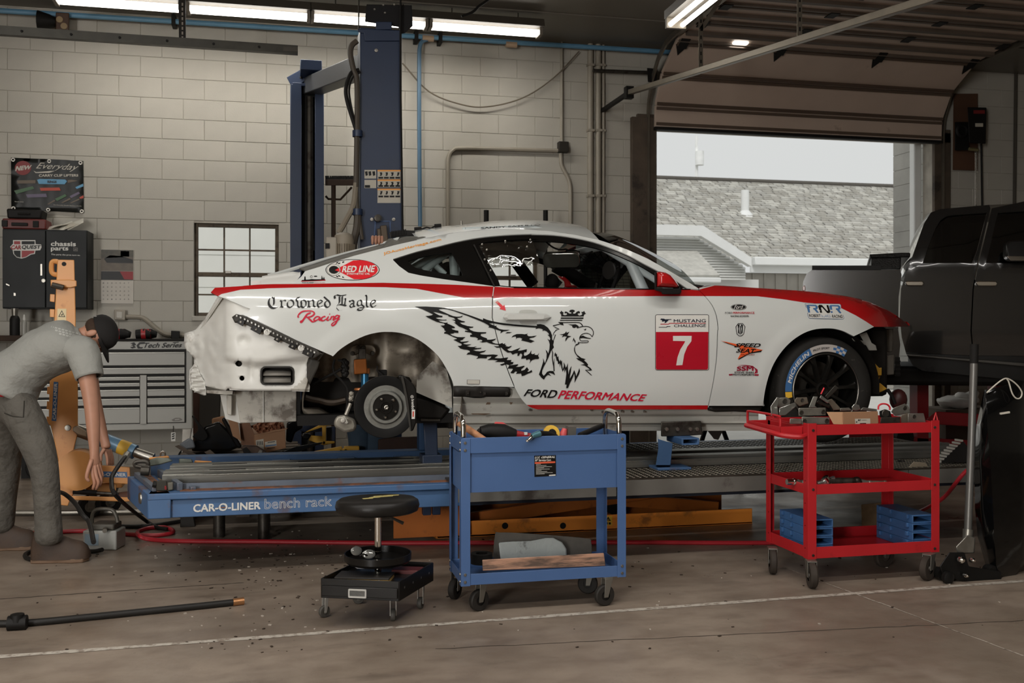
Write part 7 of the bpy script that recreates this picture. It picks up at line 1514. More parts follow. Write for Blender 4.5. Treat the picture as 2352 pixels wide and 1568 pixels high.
b1=thing('mallet','small mallet with rusty head on the tower tray','tool',tuple(q(285,1140,TY-.2)));mb=MB();mb.tube([q(274,1141,TY-.2),q(304,1137,TY-.2)],.03,10);mb.build('mallet_head',mat('rusty_brown',(84,54,40),.7,0,.2),b1);mb=MB();mb.lathe([(0,.002),(.03,0)],12,axis(q(273,1141,TY-.2),(-1,0,0)));mb.tube([q(290,1138,TY-.2),q(305,1128,TY-.05)],.01,6);mb.build('mallet_face',STEEL,b1)
# tool chest, cabinet and wall hangings
CH=mat('light_grey_chest',(166,165,158),.4,0,.03,3);CHD=mat('chest_gap_dark',(24,22,20),.6);CYF=9.75
ch=thing('tool_chest','wide light grey roller tool chest with many drawers under the calendar','tool chest',(U(300,900,CYF).x,CYF+.3,0))
cz=lambda y:U(300,y,CYF).z;cxx=lambda x:U(x,900,CYF).x
x0,x1=cxx(60),cxx(441);mb=MB();mb.bx(x0,x1,CYF+.015,10.42,cz(988),cz(783));mb.build('chest_body',CH,ch,bevel=.006)
mb=MB();mb.bx(x0-.005,x1+.005,CYF-.005,10.43,cz(783),cz(779));mb.build('top_mat',RUBBER,ch)
mb=MB();mb.bx(x0+.02,x1-.055,CYF+.003,CYF+.02,cz(973),cz(802));mb.build('drawer_recess',CHD,ch)
w=lambda pts:ZM(0,480,3.016,pts)
def drawer(px0,px1,y0,y1):
 mb=MB();mb.bx(cxx(px0)+.003,cxx(px1)-.003,CYF-.012,CYF+.01,cz(y1),cz(y0)-.002);d=mb.build('drawer',CH,ch,bevel=.003)
 mb=MB();mb.bx(cxx(px0)+.003,cxx(px1)-.003,CYF-.02,CYF-.006,cz(y0)-.014,cz(y0)-.002);mb.build('drawer_pull',mat('pull_trim',(150,149,142),.35,.4),d,bevel=.002)
Y_=lambda z:480+z/3.016
rowsR=[(1160,1186),(1202,1228),(1248,1296),(1310,1356),(1372,1482)]
drawer(75,425,Y_(990),Y_(1082));drawer(75,425,Y_(1098),Y_(1142))
for a,b in rowsR:drawer(338,425,Y_(a),Y_(b));drawer(160,322,Y_(a),Y_(b));drawer(75,156,Y_(a),Y_(b))
mb=MB();mb.bx(cxx(322),cxx(337),CYF-.014,CYF+.01,cz(Y_(1490)),cz(Y_(1150)));mb.build('drawer_divider',CH,ch,bevel=.003)
sc=lambda x,y:U(x,y,CYF+.0135)
mb=MB();text(mb,'Tech Series',w([(1000,925),(1265,925),(1258,958),(992,962)]),sc,.035,.2);mb.build('chest_lettering',INK,ch,smooth=0)
mb=MB();E1=[w([(902,930),(930,922),(944,940),(930,945),(942,958),(915,966),(900,955),(922,952),(920,946),(906,945),(920,936)])];E2=[w([(945,945),(965,922),(1005,920),(998,934),(970,936),(962,948),(972,956),(992,955),(985,966),(955,966)])];lay(mb,E1,sc);lay(mb,E2,sc);lay(mb,[w([(1200,922),(1240,918),(1238,924),(1195,928)])],sc);mb.build('chest_emblem',INK,ch,smooth=0)
mb=MB();sd=lambda x,y:U(x,y,CYF-.0125);lay(mb,[w([(1188,1460),(1205,1450),(1215,1445),(1245,1445),(1262,1455),(1262,1462),(1240,1468),(1200,1470)]),w([(1210,1455),(1240,1452),(1245,1458),(1212,1462)])],sd);mb.build('car_badge',INKG,ch,smooth=0)
for px in(80,420):caster(ch,Vector((cxx(px),CYF+.1,0)),.1,.05,0,ztop=cz(988));caster(ch,Vector((cxx(px),10.3,0)),.1,.05,0,ztop=cz(988))
TOOLR=mat('tool_red',(150,30,34),.4)
for k,(xa,xb,y)in enumerate(((252,296,772),(264,300,768),(312,345,772),(325,360,774))):
 o=thing('cordless_tool',['black and red cordless tool nearest the cap on the chest top','black cordless tool behind its neighbour on the chest top','black and red cordless tool midway along the chest top','black and red cordless tool lying under the bent conduit'][k],'tool',tuple(q(xa,782,CYF+.3)))
 Yt_=CYF+.2+.12*(k%2);mb=MB();zz=cz(779);c0,c1=q(xa,y,Yt_),q(xb,y,Yt_);h=max(.03,c0.z-zz)
 mb.tube([Vector((c0.x,Yt_,zz+.045)),Vector((c0.x+(c1.x-c0.x)*.6,Yt_,zz+.05)),Vector((c1.x,Yt_,zz+.04))],[.044,.05,.03],10);mb.build('tool_body',BLACKM,o)
 mb=MB();mb.tube([Vector((c0.x+.05,Yt_,zz+.046)),Vector((c0.x+.09,Yt_,zz+.048))],.051,10);mb.build('tool_band',TOOLR,o)
o=thing('air_coupler','black plug socket on the wall conduit at the right end of the chest','socket',tuple(q(403,768,WY-.05)));mb=MB();mb.loft([[q(x,y,yy)for x,y in((393,759),(413,760),(413,778),(393,778))]for yy in(WY-.12,WY-.003)]);mb.build('coupler_body',BLACKM,o,bevel=.006)
o=thing('outlet_box','pale square outlet box with a curved conduit below the calendar','outlet',tuple(q(276,722,WY)))
mb=MB();mb.loft([[q(x,y,yy)for x,y in w([(790,695),(870,698),(868,770),(792,766)])]for yy in(WY-.07,WY-.003)]);mb.build('box_body',COND,o,bevel=.006)
mb=MB();mb.loft([[q(x,y,yy)for x,y in w([(806,710),(846,712),(846,756),(806,752)])]for yy in(WY-.076,WY-.07)]);mb.build('box_cover',mat('cover_pale',(176,170,158),.4),o,bevel=.002)
mb=MB();mb.tube(spline([q(x,y,WY-.03)for x,y in w([(868,746),(960,748),(1000,760),(1060,810),(1120,855),(1170,872),(1280,874)])],5),.022,8);mb.build('box_conduit',COND,o)
CBF=WY-.32;DK=mat('cabinet_charcoal',(27,29,29),.5,0,.06,4);cb=thing('wall_cabinet','dark two-door wall cabinet with parts-store lettering beside the calendar','cabinet',(U(100,620,CBF).x,WY,1.6))
sq=lambda x,y:U(x,y,CBF-.0225);qz=lambda y:U(100,y,CBF).z;qx=lambda x:U(x,620,CBF).x
a,b,zt,zb_=qx(6),qx(201),qz(527),qz(709)
mb=MB();mb.bx(a,b,CBF,WY-.003,zb_,zt);mb.build('cabinet_body',DK,cb,bevel=.004)
for xa,xb,nm in((a+.004,qx(106)-.003,0),(qx(106)+.003,b-.004,1)):
 mb=MB();mb.bx(xa,xb,CBF-.022,CBF-.002,zb_+.01,zt-.01);d=mb.build('cabinet_door',DK,cb,bevel=.004)
 if nm==0:
  mb=MB();lay(mb,[w([(70,262),(90,240),(90,215),(245,215),(247,243),(285,245),(288,265),(278,285),(245,287),(242,310),(215,315),(180,335),(150,343),(115,335),(92,310),(88,285)])],sq);mb.build('store_logo',INKW,d,smooth=0)
  s3=lambda x,y:U(x,y,CBF-.0245)
  mb=MB();lay(mb,[w([(97,222),(140,222),(140,244),(97,244)])],s3);lay(mb,[w([(150,288),(240,288),(236,305),(210,310),(180,330),(150,337)])],s3);text(mb,'CAR',w([(78,250),(146,250),(146,280),(74,280)]),lambda x,y:U(x,y,CBF-.026),.05,.1);mb.build('logo_red',mat('logo_red',(150,40,44),.5),d,smooth=0)
  mb=MB();text(mb,'QUEST',w([(150,250),(284,250),(280,280),(150,280)]),lambda x,y:U(x,y,CBF-.026),.03,.1);lay(mb,[w([(150,222),(240,222),(240,244),(150,244)])],s3);lay(mb,[w([(95,288),(142,288),(142,336),(115,330),(98,310)])],s3);mb.build('logo_black',mat('logo_black',(34,36,36),.5),d,smooth=0)
  mb=MB();mb.loft([[q(x,y,yy)for x,y in w([(42,515),(66,525),(66,533),(42,524)])]for yy in(CBF-.04,CBF-.022)]);mb.loft([[q(x,y,yy)for x,y in w([(95,580),(108,582),(108,600),(95,600)])]for yy in(CBF-.03,CBF-.022)]);mb.loft([[q(x,y,yy)for x,y in w([(280,380),(292,380),(292,460),(280,460)])]for yy in(CBF-.03,CBF-.022)]);mb.build('door_magnets',STEEL,d)
 else:
  mb=MB();text(mb,'chassis',w([(352,222),(526,226),(526,258),(352,256)]),sq,.03);text(mb,'parts',w([(352,262),(474,262),(474,296),(352,296)]),sq,.03);text(mb,'The parts the pros turn to.',w([(354,308),(556,316),(556,326),(354,322)]),sq,.02);mb.build('door_lettering',INKW,d,smooth=0)
  mb=MB();lay(mb,[w([(508,266),(538,268),(538,292),(508,290)]),w([(511,269),(535,271),(535,289),(511,287)])],sq);lay(mb,[w([(514,285),(518,272),(523,280),(528,272),(533,286),(524,283)])],sq);mb.build('door_emblem',INKG,d,smooth=0)
  mb=MB();mb.lathe([(0,.02),(.018,.018),(.02,0)],12,axis(q(*w([(303,496)])[0],CBF-.022),(0,-1,0)));mb.build('door_lock',STEEL,d)
o=thing('red_case','dark red tool case with a black handle on top of the wall cabinet','case',(qx(55),CBF+.12,zt));mb=MB();mb.bx(qx(4),qx(105),CBF+.01,CBF+.26,zt+.001,qz(503));mb.build('case_shell',mat('case_red',(96,34,28),.5),o,bevel=.012);mb=MB();c=qx(45);mb.bx(c-.07,c+.07,CBF-.012,CBF+.01,zt+.03,zt+.06)
for s in(-.13,.14):mb.bx(c+s-.025,c+s+.025,CBF-.006,CBF+.01,zt+.02,zt+.08)
mb.build('case_latches',BLACKM,o,bevel=.004)
o=thing('black_case','black tool case stacked on the dark red case','case',(qx(50),CBF+.12,qz(503)));mb=MB();mb.loft([[(qx(xx),yy,z)for xx,z in((15,qz(502.5)),(93,qz(502.5)),(96,qz(481)),(13,qz(480)))]for yy in(CBF+.02,CBF+.25)]);mb.build('case_shell',BLACKM,o,bevel=.015);mb=MB();mb.bx(qx(40),qx(68),CBF+.0,CBF+.025,qz(494),qz(489));mb.build('case_handle',RUBBER,o,bevel=.004)
o=thing('paper_pile','loose sheets of printed paper on the cabinet top','papers',(qx(150),CBF+.15,zt))
random.seed(2)
for k in range(5):mb=MB();c=(qx(118+12*k),CBF+.14,zt+.004+.008*k);M=T(c[0],c[1],c[2],random.uniform(-.6,.6),-.08-.1*k,random.uniform(.0,.1));mb.add([(-.09,-.11,.0),(.09,-.11,.01),(.11,.11,.06),(-.08,.11,.02),(0,0,.05)],[(0,1,4),(1,2,4),(2,3,4),(3,0,4)],M);mb.build('paper_sheet',PAPR if k%2 else mat('paper_pale',(204,200,188),.7),o,smooth=0,solid=.002)
bn=thing('wall_banner','black shop banner with grommets advertising coloured lifters above the cabinet','banner',(U(108,425,WY).x,WY,2.2));NB=WY-.02
z1=lambda pts:ZM(0,0,2.936,pts);sb=lambda o_:(lambda x,y:U(x,y,NB-o_))
mb=MB();V,tr=tri2d([z1([(74,1062),(562,1085),(565,1435),(76,1408)])],14);mb.add([U(x,y,NB-.004*sin(x*.12))for x,y in V],tr);mb.build('banner_sheet',mat('banner_black',(28,29,27),.35,0,.05),bn,solid=.003)
for x,y in z1([(88,1076),(332,1086),(543,1097),(325,1414),(552,1424),(90,1404)]):mb=MB();mb.lathe([(.008,.004),(.014,.006),(.02,.004),(.021,0)],14,axis(U(x,y,NB-.006),(0,-1,0)));mb.build('grommet',STEEL,bn)
mb=MB();lay(mb,[z1([(155+55*cos(a),1132+48*sin(a))for a in[2*pi*k/24 for k in range(24)]])],sb(.008));mb.build('banner_disc',mat('banner_red',(120,30,30),.5),bn)
BW_=mat('banner_white',(186,180,168),.5)
mb=MB();text(mb,'NEW',z1([(108,1120),(215,1112),(210,1140),(102,1154)]),sb(.009),.05,.1);mb.build('banner_lettering',BW_,bn,smooth=0)
mb=MB();text(mb,'Everyday',z1([(250,1095),(535,1108),(522,1160),(240,1148)]),sb(.009),.0,.45);mb.build('banner_lettering',BW_,bn,smooth=0)
mb=MB();text(mb,'CARRY CLIP LIFTERS',z1([(262,1174),(528,1174),(528,1190),(262,1192)]),sb(.009),.04);mb.build('banner_lettering',BW_,bn,smooth=0)
mb=MB();lay(mb,[z1([(225,1150),(245,1160),(380,1150),(330,1165),(240,1166)])],sb(.009));mb.build('banner_lettering',BW_,bn,smooth=0)
mb=MB();text(mb,'Run Everyday Needle Resistant Needle',z1([(362,1378),(550,1386),(550,1394),(362,1386)]),sb(.009));mb.build('banner_lettering',BW_,bn,smooth=0)
mb=MB();text(mb,'Retail ready',z1([(100,1355),(160,1357),(160,1366),(100,1364)]),sb(.009));mb.build('banner_lettering',BW_,bn,smooth=0)
def clip(pts,m):mb=MB();lay(mb,[z1(pts)],sb(.0085));mb.build('clip_picture',m,bn,smooth=0)
MGR=mat('clip_green',(62,96,62),.5);MOR=mat('clip_red',(176,62,38),.5);MPU=mat('clip_purple',(98,88,110),.5);MBL=mat('clip_blue',(90,150,186),.5);MGY=mat('clip_brown',(98,84,68),.5)
clip([(250,1212),(268,1206),(440,1210),(452,1222),(436,1242),(262,1240)],MBL);clip([(115,1216),(240,1214),(240,1236),(118,1238)],MGY);clip([(456,1214),(480,1212),(525,1218),(470,1230),(456,1232)],MGY);clip([(95,1285),(220,1255),(232,1272),(110,1308)],MGR);clip([(268,1266),(400,1264),(410,1284),(275,1286)],MOR);clip([(175,1310),(310,1305),(318,1328),(185,1332)],MPU);clip([(370,1340),(440,1308),(450,1322),(385,1355)],MGR);clip([(508,1262),(560,1238),(562,1256),(518,1274)],MBL);clip([(470,1322),(530,1292),(540,1304),(480,1336)],MPU);clip([(535,1330),(563,1316),(563,1336),(540,1340)],MOR)
clip([(318,1376),(366,1346),(374,1354),(330,1378)],MGY);clip([(412,1366),(470,1334),(478,1344),(424,1368)],MGY);clip([(470,1368),(532,1338),(538,1346),(482,1370)],MGY)
mb=MB();text(mb,'RINGS',z1([(320,1216),(382,1218),(382,1234),(320,1234)]),sb(.0095),.05);mb.build('clip_lettering',INK,bn,smooth=0)
cl=thing('wall_calendar','wall calendar with a dark car photo above the outlet box','calendar',(U(270,635,WY).x,WY,1.7));NC=WY-.012;sb=lambda o_:(lambda x,y:U(x,y,NC-o_))
def flat(par,name,pts,m,o_=0):mb=MB();lay(mb,[w(pts)],sb(o_));return mb.build(name,m,par,smooth=0)
mb=MB();P=w([(698,278),(926,282),(924,655),(700,652)]);mb.loft([[U(x,y,NC)for x,y in P],[U(x,y,WY-.003)for x,y in P]]);mb.build('calendar_page',mat('calendar_paper',(200,194,184),.7),cl,smooth=0)
pic=flat(cl,'calendar_picture',[(700,280),(924,284),(923,430),(700,428)],mat('photo_ground',(98,88,76),.5,0,.3,12),.001)
for pts,m in(([(700,280),(924,284),(924,330),(700,340)],mat('photo_trees',(74,70,60),.5,0,.4,20)),([(720,345),(760,320),(840,325),(920,350),(922,375),(740,372)],INK),([(835,290),(895,292),(895,330),(835,326)],mat('photo_wall',(136,130,122),.6)),([(855,290),(875,290),(875,325),(855,322)],INK)):flat(cl,'picture_patch',pts,m,.002)
flat(cl,'calendar_band',[(700,430),(922,432),(922,492),(700,490)],INK,.002);flat(cl,'calendar_red',[(830,432),(922,433),(922,488),(860,486)],mat('calendar_red',(140,28,34),.5),.003)
mb=MB();
for r in range(5):
 for k in range(7):x=712+29*k;y=508+28*r;text(mb,str((r*7+k)%30+1),w([(x,y),(x+9,y),(x+9,y+8),(x,y+8)]),sb(.0015),.03)
mb.build('calendar_numbers',INKG,cl,smooth=0)
for nm,lb,x0_,x1_,yt,yb,m,m2 in(('thermos','black steel flask on the bench under the cabinet',22,46,708,770,BLACKM,STEEL),('squeeze_bottle','clear squeeze bottle with pale nozzle beside the black flask',49,62,722,770,mat('hazy_plastic',(150,148,140),.3),WHITEP)):
 Yb=10.1;c=q((x0_+x1_)/2,yb,Yb);r=(q(x1_,yb,Yb).x-q(x0_,yb,Yb).x)/2;h=q(x0_,yt,Yb).z-c.z;o=thing(nm,lb,'bottle',tuple(c));mb=MB();mb.lathe([(0,0),(r,0),(r,h*.6),(r*.8,h*.7),(r*.5,h*.74)],14,T(*c));mb.build('bottle_body',m,o);mb=MB();mb.lathe([(r*.55,h*.72),(r*.6,h*.8),(r*.25 if m2 is WHITEP else r*.7,h),(0,h)],14,T(*c));mb.build('bottle_cap',m2,o)
o=thing('work_bench','dark work bench against the wall left of the tool chest','bench',(U(10,800,10).x,10,0));zt=q(40,770,10.1).z;mb=MB();mb.bx(-4.2,cxx(58),9.85,10.45,zt-.05,zt-.001);mb.build('bench_top',BRW,o,bevel=.004)
for xx in(-4.1,cxx(50)):mb=MB();mb.bx(xx-.04,xx+.04,9.9,10.4,0,zt-.05);mb.build('bench_leg',BLACKM,o)
def hose(name,lab,pts,r,m,cat='hose',z=None):mb=MB();mb.tube(spline([G(p[0],p[1],r+(p[2]if len(p)>2 else 0))for p in pts],8),r,8);return tag(mb.build(name,m),lab,cat)
RH=mat('red_air_hose',(170,34,44),.45,0,.06)
hose('air_hose','long red air hose with a loop, lying across the floor in front of the bench',[(-40,1222),(80,1224),(200,1219),(330,1229),(385,1226),(398,1219),(380,1211),(345,1212),(318,1220),(320,1230,.02),(345,1238),(420,1242),(600,1243),(850,1246),(1100,1246),(1400,1245),(1760,1246),(1960,1240)],.014,RH)
mb=MB();mb.tube(spline([G(2010,1230,.012),G(2080,1190,.05),U(2130,1165,5.6),U(2170,1140,5.4),U(2226,1076,5.25),G(2300,1040,.5)],8),.012,8);tag(mb.build('air_hose',RH),'red air hose rising behind the red cart to the runway','hose')
FB=mat('black_hose',(34,32,30),.5,0,.1)
o=thing('floor_hose','thick black hose with brass end lying alone on the floor, cut by the frame','hose',tuple(G(200,1420)));mb=MB();pts=spline([G(-60,1432,.017),G(60,1430,.017),G(200,1417,.017),G(330,1404,.017),G(450,1392,.017),G(535,1383,.017)],6);mb.tube(pts,.016,10);mb.build('hose_line',FB,o)
mb=MB();a,b=G(535,1383,.017),G(560,1380,.017);mb.tube([a,b],.019,10);mb.build('brass_end',mat('brass',(168,120,80),.35,.7),o);mb=MB();c=G(40,1430,.03);mb.tube([c+Vector((-.04,0,0)),c+Vector((.04,0,0))],.034,10);mb.lathe([(0,.045),(.03,.04),(.034,0)],10,T(c.x,c.y,c.z));mb.build('hose_valve',BLACKM,o)
mb=MB();mb.tube(spline([q(292,1045,TY-.2),q(283,1055,TY-.35),q(262,1085,6.4),q(256,1105,6.3),q(268,1140,6.2),G(330,1192,.05),G(360,1210,.02),G(385,1215,.013)],6),.013,8);o=tag(mb.build('ram_hose',FB),'black hydraulic hose hanging from the blue ram to the floor','hose');mb=MB();mb.tube([q(292,1043,TY-.2),q(280,1062,TY-.36)],.022,8);mb.build('hose_fitting',ALU,o)
hose('black_hose','black hose trailing from the pump to the bench leg',[(255,1208),(330,1208),(420,1196),(440,1192)],.014,FB)
mb=MB();mb.tube(spline([q(131,1128,6.6),q(150,1135,6.4),q(172,1155,6.3),q(190,1182,6.2),q(205,1200,6.15),G(215,1245,.2)],5),.013,8);tag(mb.build('pump_hose',FB),'black hose running from the tower to the hydraulic pump','hose')
hose('black_hose','black hose curling on the floor around the boots',[(235,1262,.02),(210,1266),(150,1262),(95,1260),(62,1270),(60,1280),(85,1284),(150,1270),(195,1272)],.013,FB)
pg0,pg1=G(183,1262),G(258,1270);pm=thing('hydraulic_pump','pale grey hydraulic pump with carrying handle by the boots','pump',tuple((pg0+pg1)/2));M=T(pg0.x+.02,pg0.y-.02,0,radians(-14))
PB=mat('pump_pale',(172,172,166),.45,0,.1,10,dirt=((96,84,72),.25,12));mb=MB();mb.bx(0,.21,0,.15,0,.12,M);mb.build('pump_body',PB,pm,bevel=.008);mb=MB();mb.bx(.04,.19,.01,.14,.12,.16,M);mb.build('pump_head',mat('pump_grey',(96,92,84),.5,.3),pm,bevel=.01)
mb=MB();mb.tube(spline([M@Vector(p)for p in((.03,.07,.12),(.03,.07,.2),(.06,.07,.24),(.15,.07,.24),(.18,.07,.2),(.19,.07,.16))],3),.012,8);mb.build('pump_handle',mat('pump_grey',(0,0,0)),pm)
mb=MB();mb.bx(.015,.1,-.002,0,.03,.1,M);mb.build('pump_label',mat('pump_label',(150,168,180),.5),pm);mb=MB();mb.tube([M@Vector((.14,0,.13)),M@Vector((.16,-.05,.13))],.014,8);mb.build('pump_fitting',STEEL,pm)
# service carts, stool, jack
CB=mat('cart_blue',(68,96,140),.42,0,.04,4,.03,200);YF,YB=4.69,5.03
at=lambda x,y,Y:U(x,y,Y)
X0,X1=at(1059,1200,YF).x,at(1438,1200,YF).x;Z1=at(1060,1008,YF).z;Z0=at(1062,1347,YF).z
bc=thing('service_cart','blue two-tray service cart with chrome handles standing before the car','cart',((X0+X1)/2,(YF+YB)/2,0))
pw=.045;th=.003
for(x,y,sx,sy)in((X0,YF,1,1),(X1,YF,-1,1),(X0,YB,1,-1),(X1,YB,-1,-1)):
 mb=MB();mb.prism([(x,y),(x+sx*pw,y),(x+sx*pw,y+sy*th),(x+sx*th,y+sy*th),(x+sx*th,y+sy*pw),(x,y+sy*pw)],Z0,Z1);mb.build('cart_post',CB,bc,bevel=.001)
 for z in(Z0+.02,Z0+.055,Z1-.02,Z1-.055):
  mb=MB();mb.lathe([(0,.005),(.006,.004),(.008,0)],10,axis((x+sx*pw*.45,y,z),(0,-sy,0)));mb.build('cart_bolt',STEEL,bc)
  mb=MB();mb.lathe([(0,.005),(.006,.004),(.008,0)],10,axis((x,y+sy*pw*.5,z),(-sx,0,0)));mb.build('cart_bolt',STEEL,bc)
def tray(par,x0,x1,y0,y1,z0,z1,m,nm,t=.004):
 mb=MB();mb.bx(x0,x1,y0,y1,z0,z0+t);mb.bx(x0,x1,y0,y0+t,z0,z1);mb.bx(x0,x1,y1-t,y1,z0,z1);mb.bx(x0,x0+t,y0,y1,z0,z1);mb.bx(x1-t,x1,y0,y1,z0,z1);return mb.build(nm,m,par,bevel=.0015)
zr=at(1090,1041,YF).z;zd=at(1090,1132,YF).z
tray(bc,X0+.004,X1-.004,YF+.004,YB-.004,zr,Z1+.004,CB,'tray_rim');tray(bc,X0+.012,X1-.012,YF+.014,YB-.014,zd,zr+.01,CB,'deep_tray')
zb=at(1090,1318,YF).z;tray(bc,X0+.004,X1-.004,YF+.004,YB-.004,Z0+.004,zb,CB,'lower_tray')
for x,p1,p2 in((X0+.02,(1047,985),(1068,985)),(X1-.02,(1375,985),(1430,985))):
 zt=at(1050,956,YF+.1).z;y0,y1=YF+.05,YB-.07;mb=MB()
 mb.tube(spline([(x,y0,Z1-.06),(x,y0,zt-.05),(x,y0+.02,zt-.012),(x,y0+.06,zt),(x,y1-.06,zt+.004),(x,y1-.02,zt-.01),(x,y1,zt-.05),(x,y1,Z1-.06)],4),.013,10);mb.build('cart_handle',CHROME,bc)
for x,y,a in((1100,1402,.4),(1388,1390,.2),(1045,1375,.9),(1350,1362,-.3)):
 c=G(x,y);caster(bc,c,.052,.032,a,mat('caster_rubber',(38,35,32),.6,0,.15),mat('caster_grey',(120,116,108),.4,.6),ztop=Z0+.004,tread=mat('caster_black_disc',(26,24,22),.5))
sl=lambda o_:(lambda x,y:U(x,y,YF+.0138-o_));l4=lambda pts:ZM(1000,930,2.891,pts)
mb=MB();lay(mb,[l4([(656,336),(800,332),(802,470),(658,477)])],sl(.0006));lb=mb.build('cart_label',INK,bc,smooth=0)
mb=MB();text(mb,'U.S. GENERAL',l4([(664,341),(796,337),(794,351),(660,355)]),sl(.0012),.03,.25);text(mb,'30" Service Cart',l4([(661,359),(768,357),(768,371),(661,374)]),sl(.0012),.03)
for k in range(9):y=393+k*8;lay(mb,[l4([(668,y),(700+(k*37)%90,y-2),(700+(k*37)%90,y),(668,y+2)])],sl(.0012))
lay(mb,[l4([(755,463),(798,460),(798,468),(755,471)])],sl(.0012));mb.build('label_lettering',INKW,lb,smooth=0)
mb=MB();lay(mb,[l4([(660,379),(796,373),(796,384),(660,390)])],sl(.0012));mb.build('label_band',mat('label_orange',(206,86,56),.5),lb,smooth=0)
zf=zr-.005
def prop(name,label,cat,build_parts):
 o=thing(name,label,cat,(0,0,0));build_parts(o);return o
def tubes(o,nm,pts,r,m,n=10):mb=MB();mb.tube(pts,r,n);return mb.build(nm,m,o)
t4=lambda x,y,Y=4.85:U(*l4([(x,y)])[0],Y)
o=thing('wooden_hammer','hammer with worn wooden handle leaning out of the cart tray by the left chrome handle','hammer',tuple(t4(240,190)));tubes(o,'hammer_handle',[t4(160,125,4.95),t4(225,165,4.85),t4(330,235,4.78)],[.014,.018,.016],mat('worn_wood',(176,124,88),.6,0,.3,30));mb=MB();c=t4(345,250,4.78);mb.bar(c-Vector((.05,0,.0)),c+Vector((.05,.02,0)),.03,.03);mb.build('hammer_head',DSTEEL,o)
o=thing('air_drill','black air tool with red nozzle lying in the cart tray','tool',tuple(t4(450,190)));tubes(o,'tool_body',[t4(300,175),t4(350,170),t4(400,175),t4(450,185),t4(530,200)],[.025,.034,.04,.045,.03],BLACKM,12);tubes(o,'tool_nozzle',[t4(530,198),t4(600,205),t4(635,205)],[.025,.018,.014],TOOLR);mb=MB();mb.bx(t4(585,0).x,t4(605,0).x,4.83,4.84,t4(0,210).z,t4(0,192).z);mb.build('tool_tag',INKW,o)
tubes(thing('pliers','red-gripped pliers resting behind the black air tool','pliers',tuple(t4(430,140))),'plier_grip',[t4(395,128,4.95),t4(440,140,4.93),t4(500,170,4.88)],[.014,.022,.012],mat('salmon_grip',(206,84,84),.45))
o=thing('socket_bits','dark sockets heaped beside the wooden hammer handle','sockets',tuple(t4(300,190)));
for k,(x,y)in enumerate(((275,200),(300,215),(320,160),(290,175))):tubes(o,'socket',[t4(x,y,4.9),t4(x+22,y+8,4.88)],.018,DSTEEL)
o=thing('hose_coupler','teal brass-tipped air coupler hanging over the cart rim','coupler',tuple(t4(650,200,4.67)));tubes(o,'coupler_body',[t4(640,205,4.68),t4(690,190,4.7)],[.012,.017],mat('teal_metal',(84,128,138),.35,.4));tubes(o,'coupler_tip',[t4(604,242,4.66),t4(612,234,4.66),t4(614,236,4.66),t4(626,226,4.665),t4(640,208,4.68)],[.006,.009,.006,.009,.01],CHROME);tubes(o,'coupler_hose',[t4(690,190,4.7),t4(750,195,4.78),t4(800,215,4.8)],.017,RUBBER)
o=thing('tape_measure','yellow round tape measure in the middle of the cart tray','tape measure',tuple(t4(770,180)));mb=MB();mb.lathe([(0,-.015),(.04,-.015),(.045,0),(.04,.015),(0,.015)],20,axis(t4(770,190,4.85),(.1,-1,.3)));mb.build('tape_case',INKY,o);mb=MB();mb.lathe([(0,.017),(.022,.016)],12,axis(t4(770,190,4.85),(.1,-1,.3)));mb.build('tape_badge',INK,o)
o=thing('putty_knife','scraper with orange handle beside the yellow tape measure','scraper',tuple(t4(870,180)));tubes(o,'knife_handle',[t4(860,155),t4(852,185),t4(848,215)],[.012,.019,.016],mat('salmon_grip',(0,0,0)));mb=MB();mb.bar(t4(872,178),t4(925,180),.06,.05,(0,-1,0));mb.build('knife_blade',mat('worn_steel',(120,116,108),.4,.6),o)
tubes(thing('pry_bar','long black pry bar slanting across the right end of the cart tray','pry bar',tuple(t4(1040,165))),'bar_shaft',[t4(960,200,4.75),t4(1105,138,4.95)],.014,BLACKM)
l5=lambda x,y,Y:U(*ZM(1000,1190,2.922,[(x,y)])[0],Y)
mb=MB();P=spl2([(385,290),(400,110),(430,95),(560,98),(800,115),(1020,135),(1045,155),(1050,230),(1040,290)],3);mb.loft([[l5(x,y,Y)for x,y in P]for Y in(4.955,4.985)]);o=mb.build('foam_mat',mat('grey_foam',(84,80,74),.9,0,.1,30,.3,200),bevel=.006);tag(o,'dark grey foam kneeling mat standing in the lower cart tray','mat')
mb=MB();P=[(440,300),(424,162),(520,155),(640,152),(740,132),(790,130),(850,160),(880,205),(885,300)];mb.loft([[l5(x,y,Y+.01*sin(x*.05))for x,y in P]for Y in(4.90,4.925)]);o=mb.build('folded_rag',mat('blue_grey_rag',(158,164,162),.9,0,.08,10,.5,50,dirt=((70,70,68),.25,8,.8)),bevel=.008);tag(o,'pale blue-grey folded rag leaning on the foam mat','rag')
mb=MB();mb.loft([[l5(x,y,Y)for x,y in((315,278),(1130,232),(1142,318),(318,352))]for Y in(4.71,4.80)]);o=mb.build('wood_block',mat('raw_timber_blackened',(176,134,110),.7,0,.12,6,stretch=(1,8,8),dirt=((52,48,44),.55,2.6)),bevel=.003);tag(o,'long soot-marked timber block in the lower cart tray','timber')
o=thing('tape_roll','black tape roll at the left end of the lower cart tray','tape',tuple(l5(300,270,4.9)));mb=MB();c=l5(310,300,4.9);mb.lathe([(.03,0),(.055,0),(.055,.05),(.03,.05),(.03,0)],24,T(c.x,c.y,c.z));mb.build('tape_ring',BLACKM,o)
s6=lambda x,y,Y:U(*ZM(720,1110,2.714,[(x,y)])[0],Y)
YS0,YS1=4.62,4.98;st=thing('mechanic_stool','black rolling mechanic stool with round seat, tool tray and drawer','stool',(s6(400,800,4.75).x,4.78,0))
bl=s6(48,640,4.66);br=s6(525,650,4.55);back=s6(745,590,4.86)
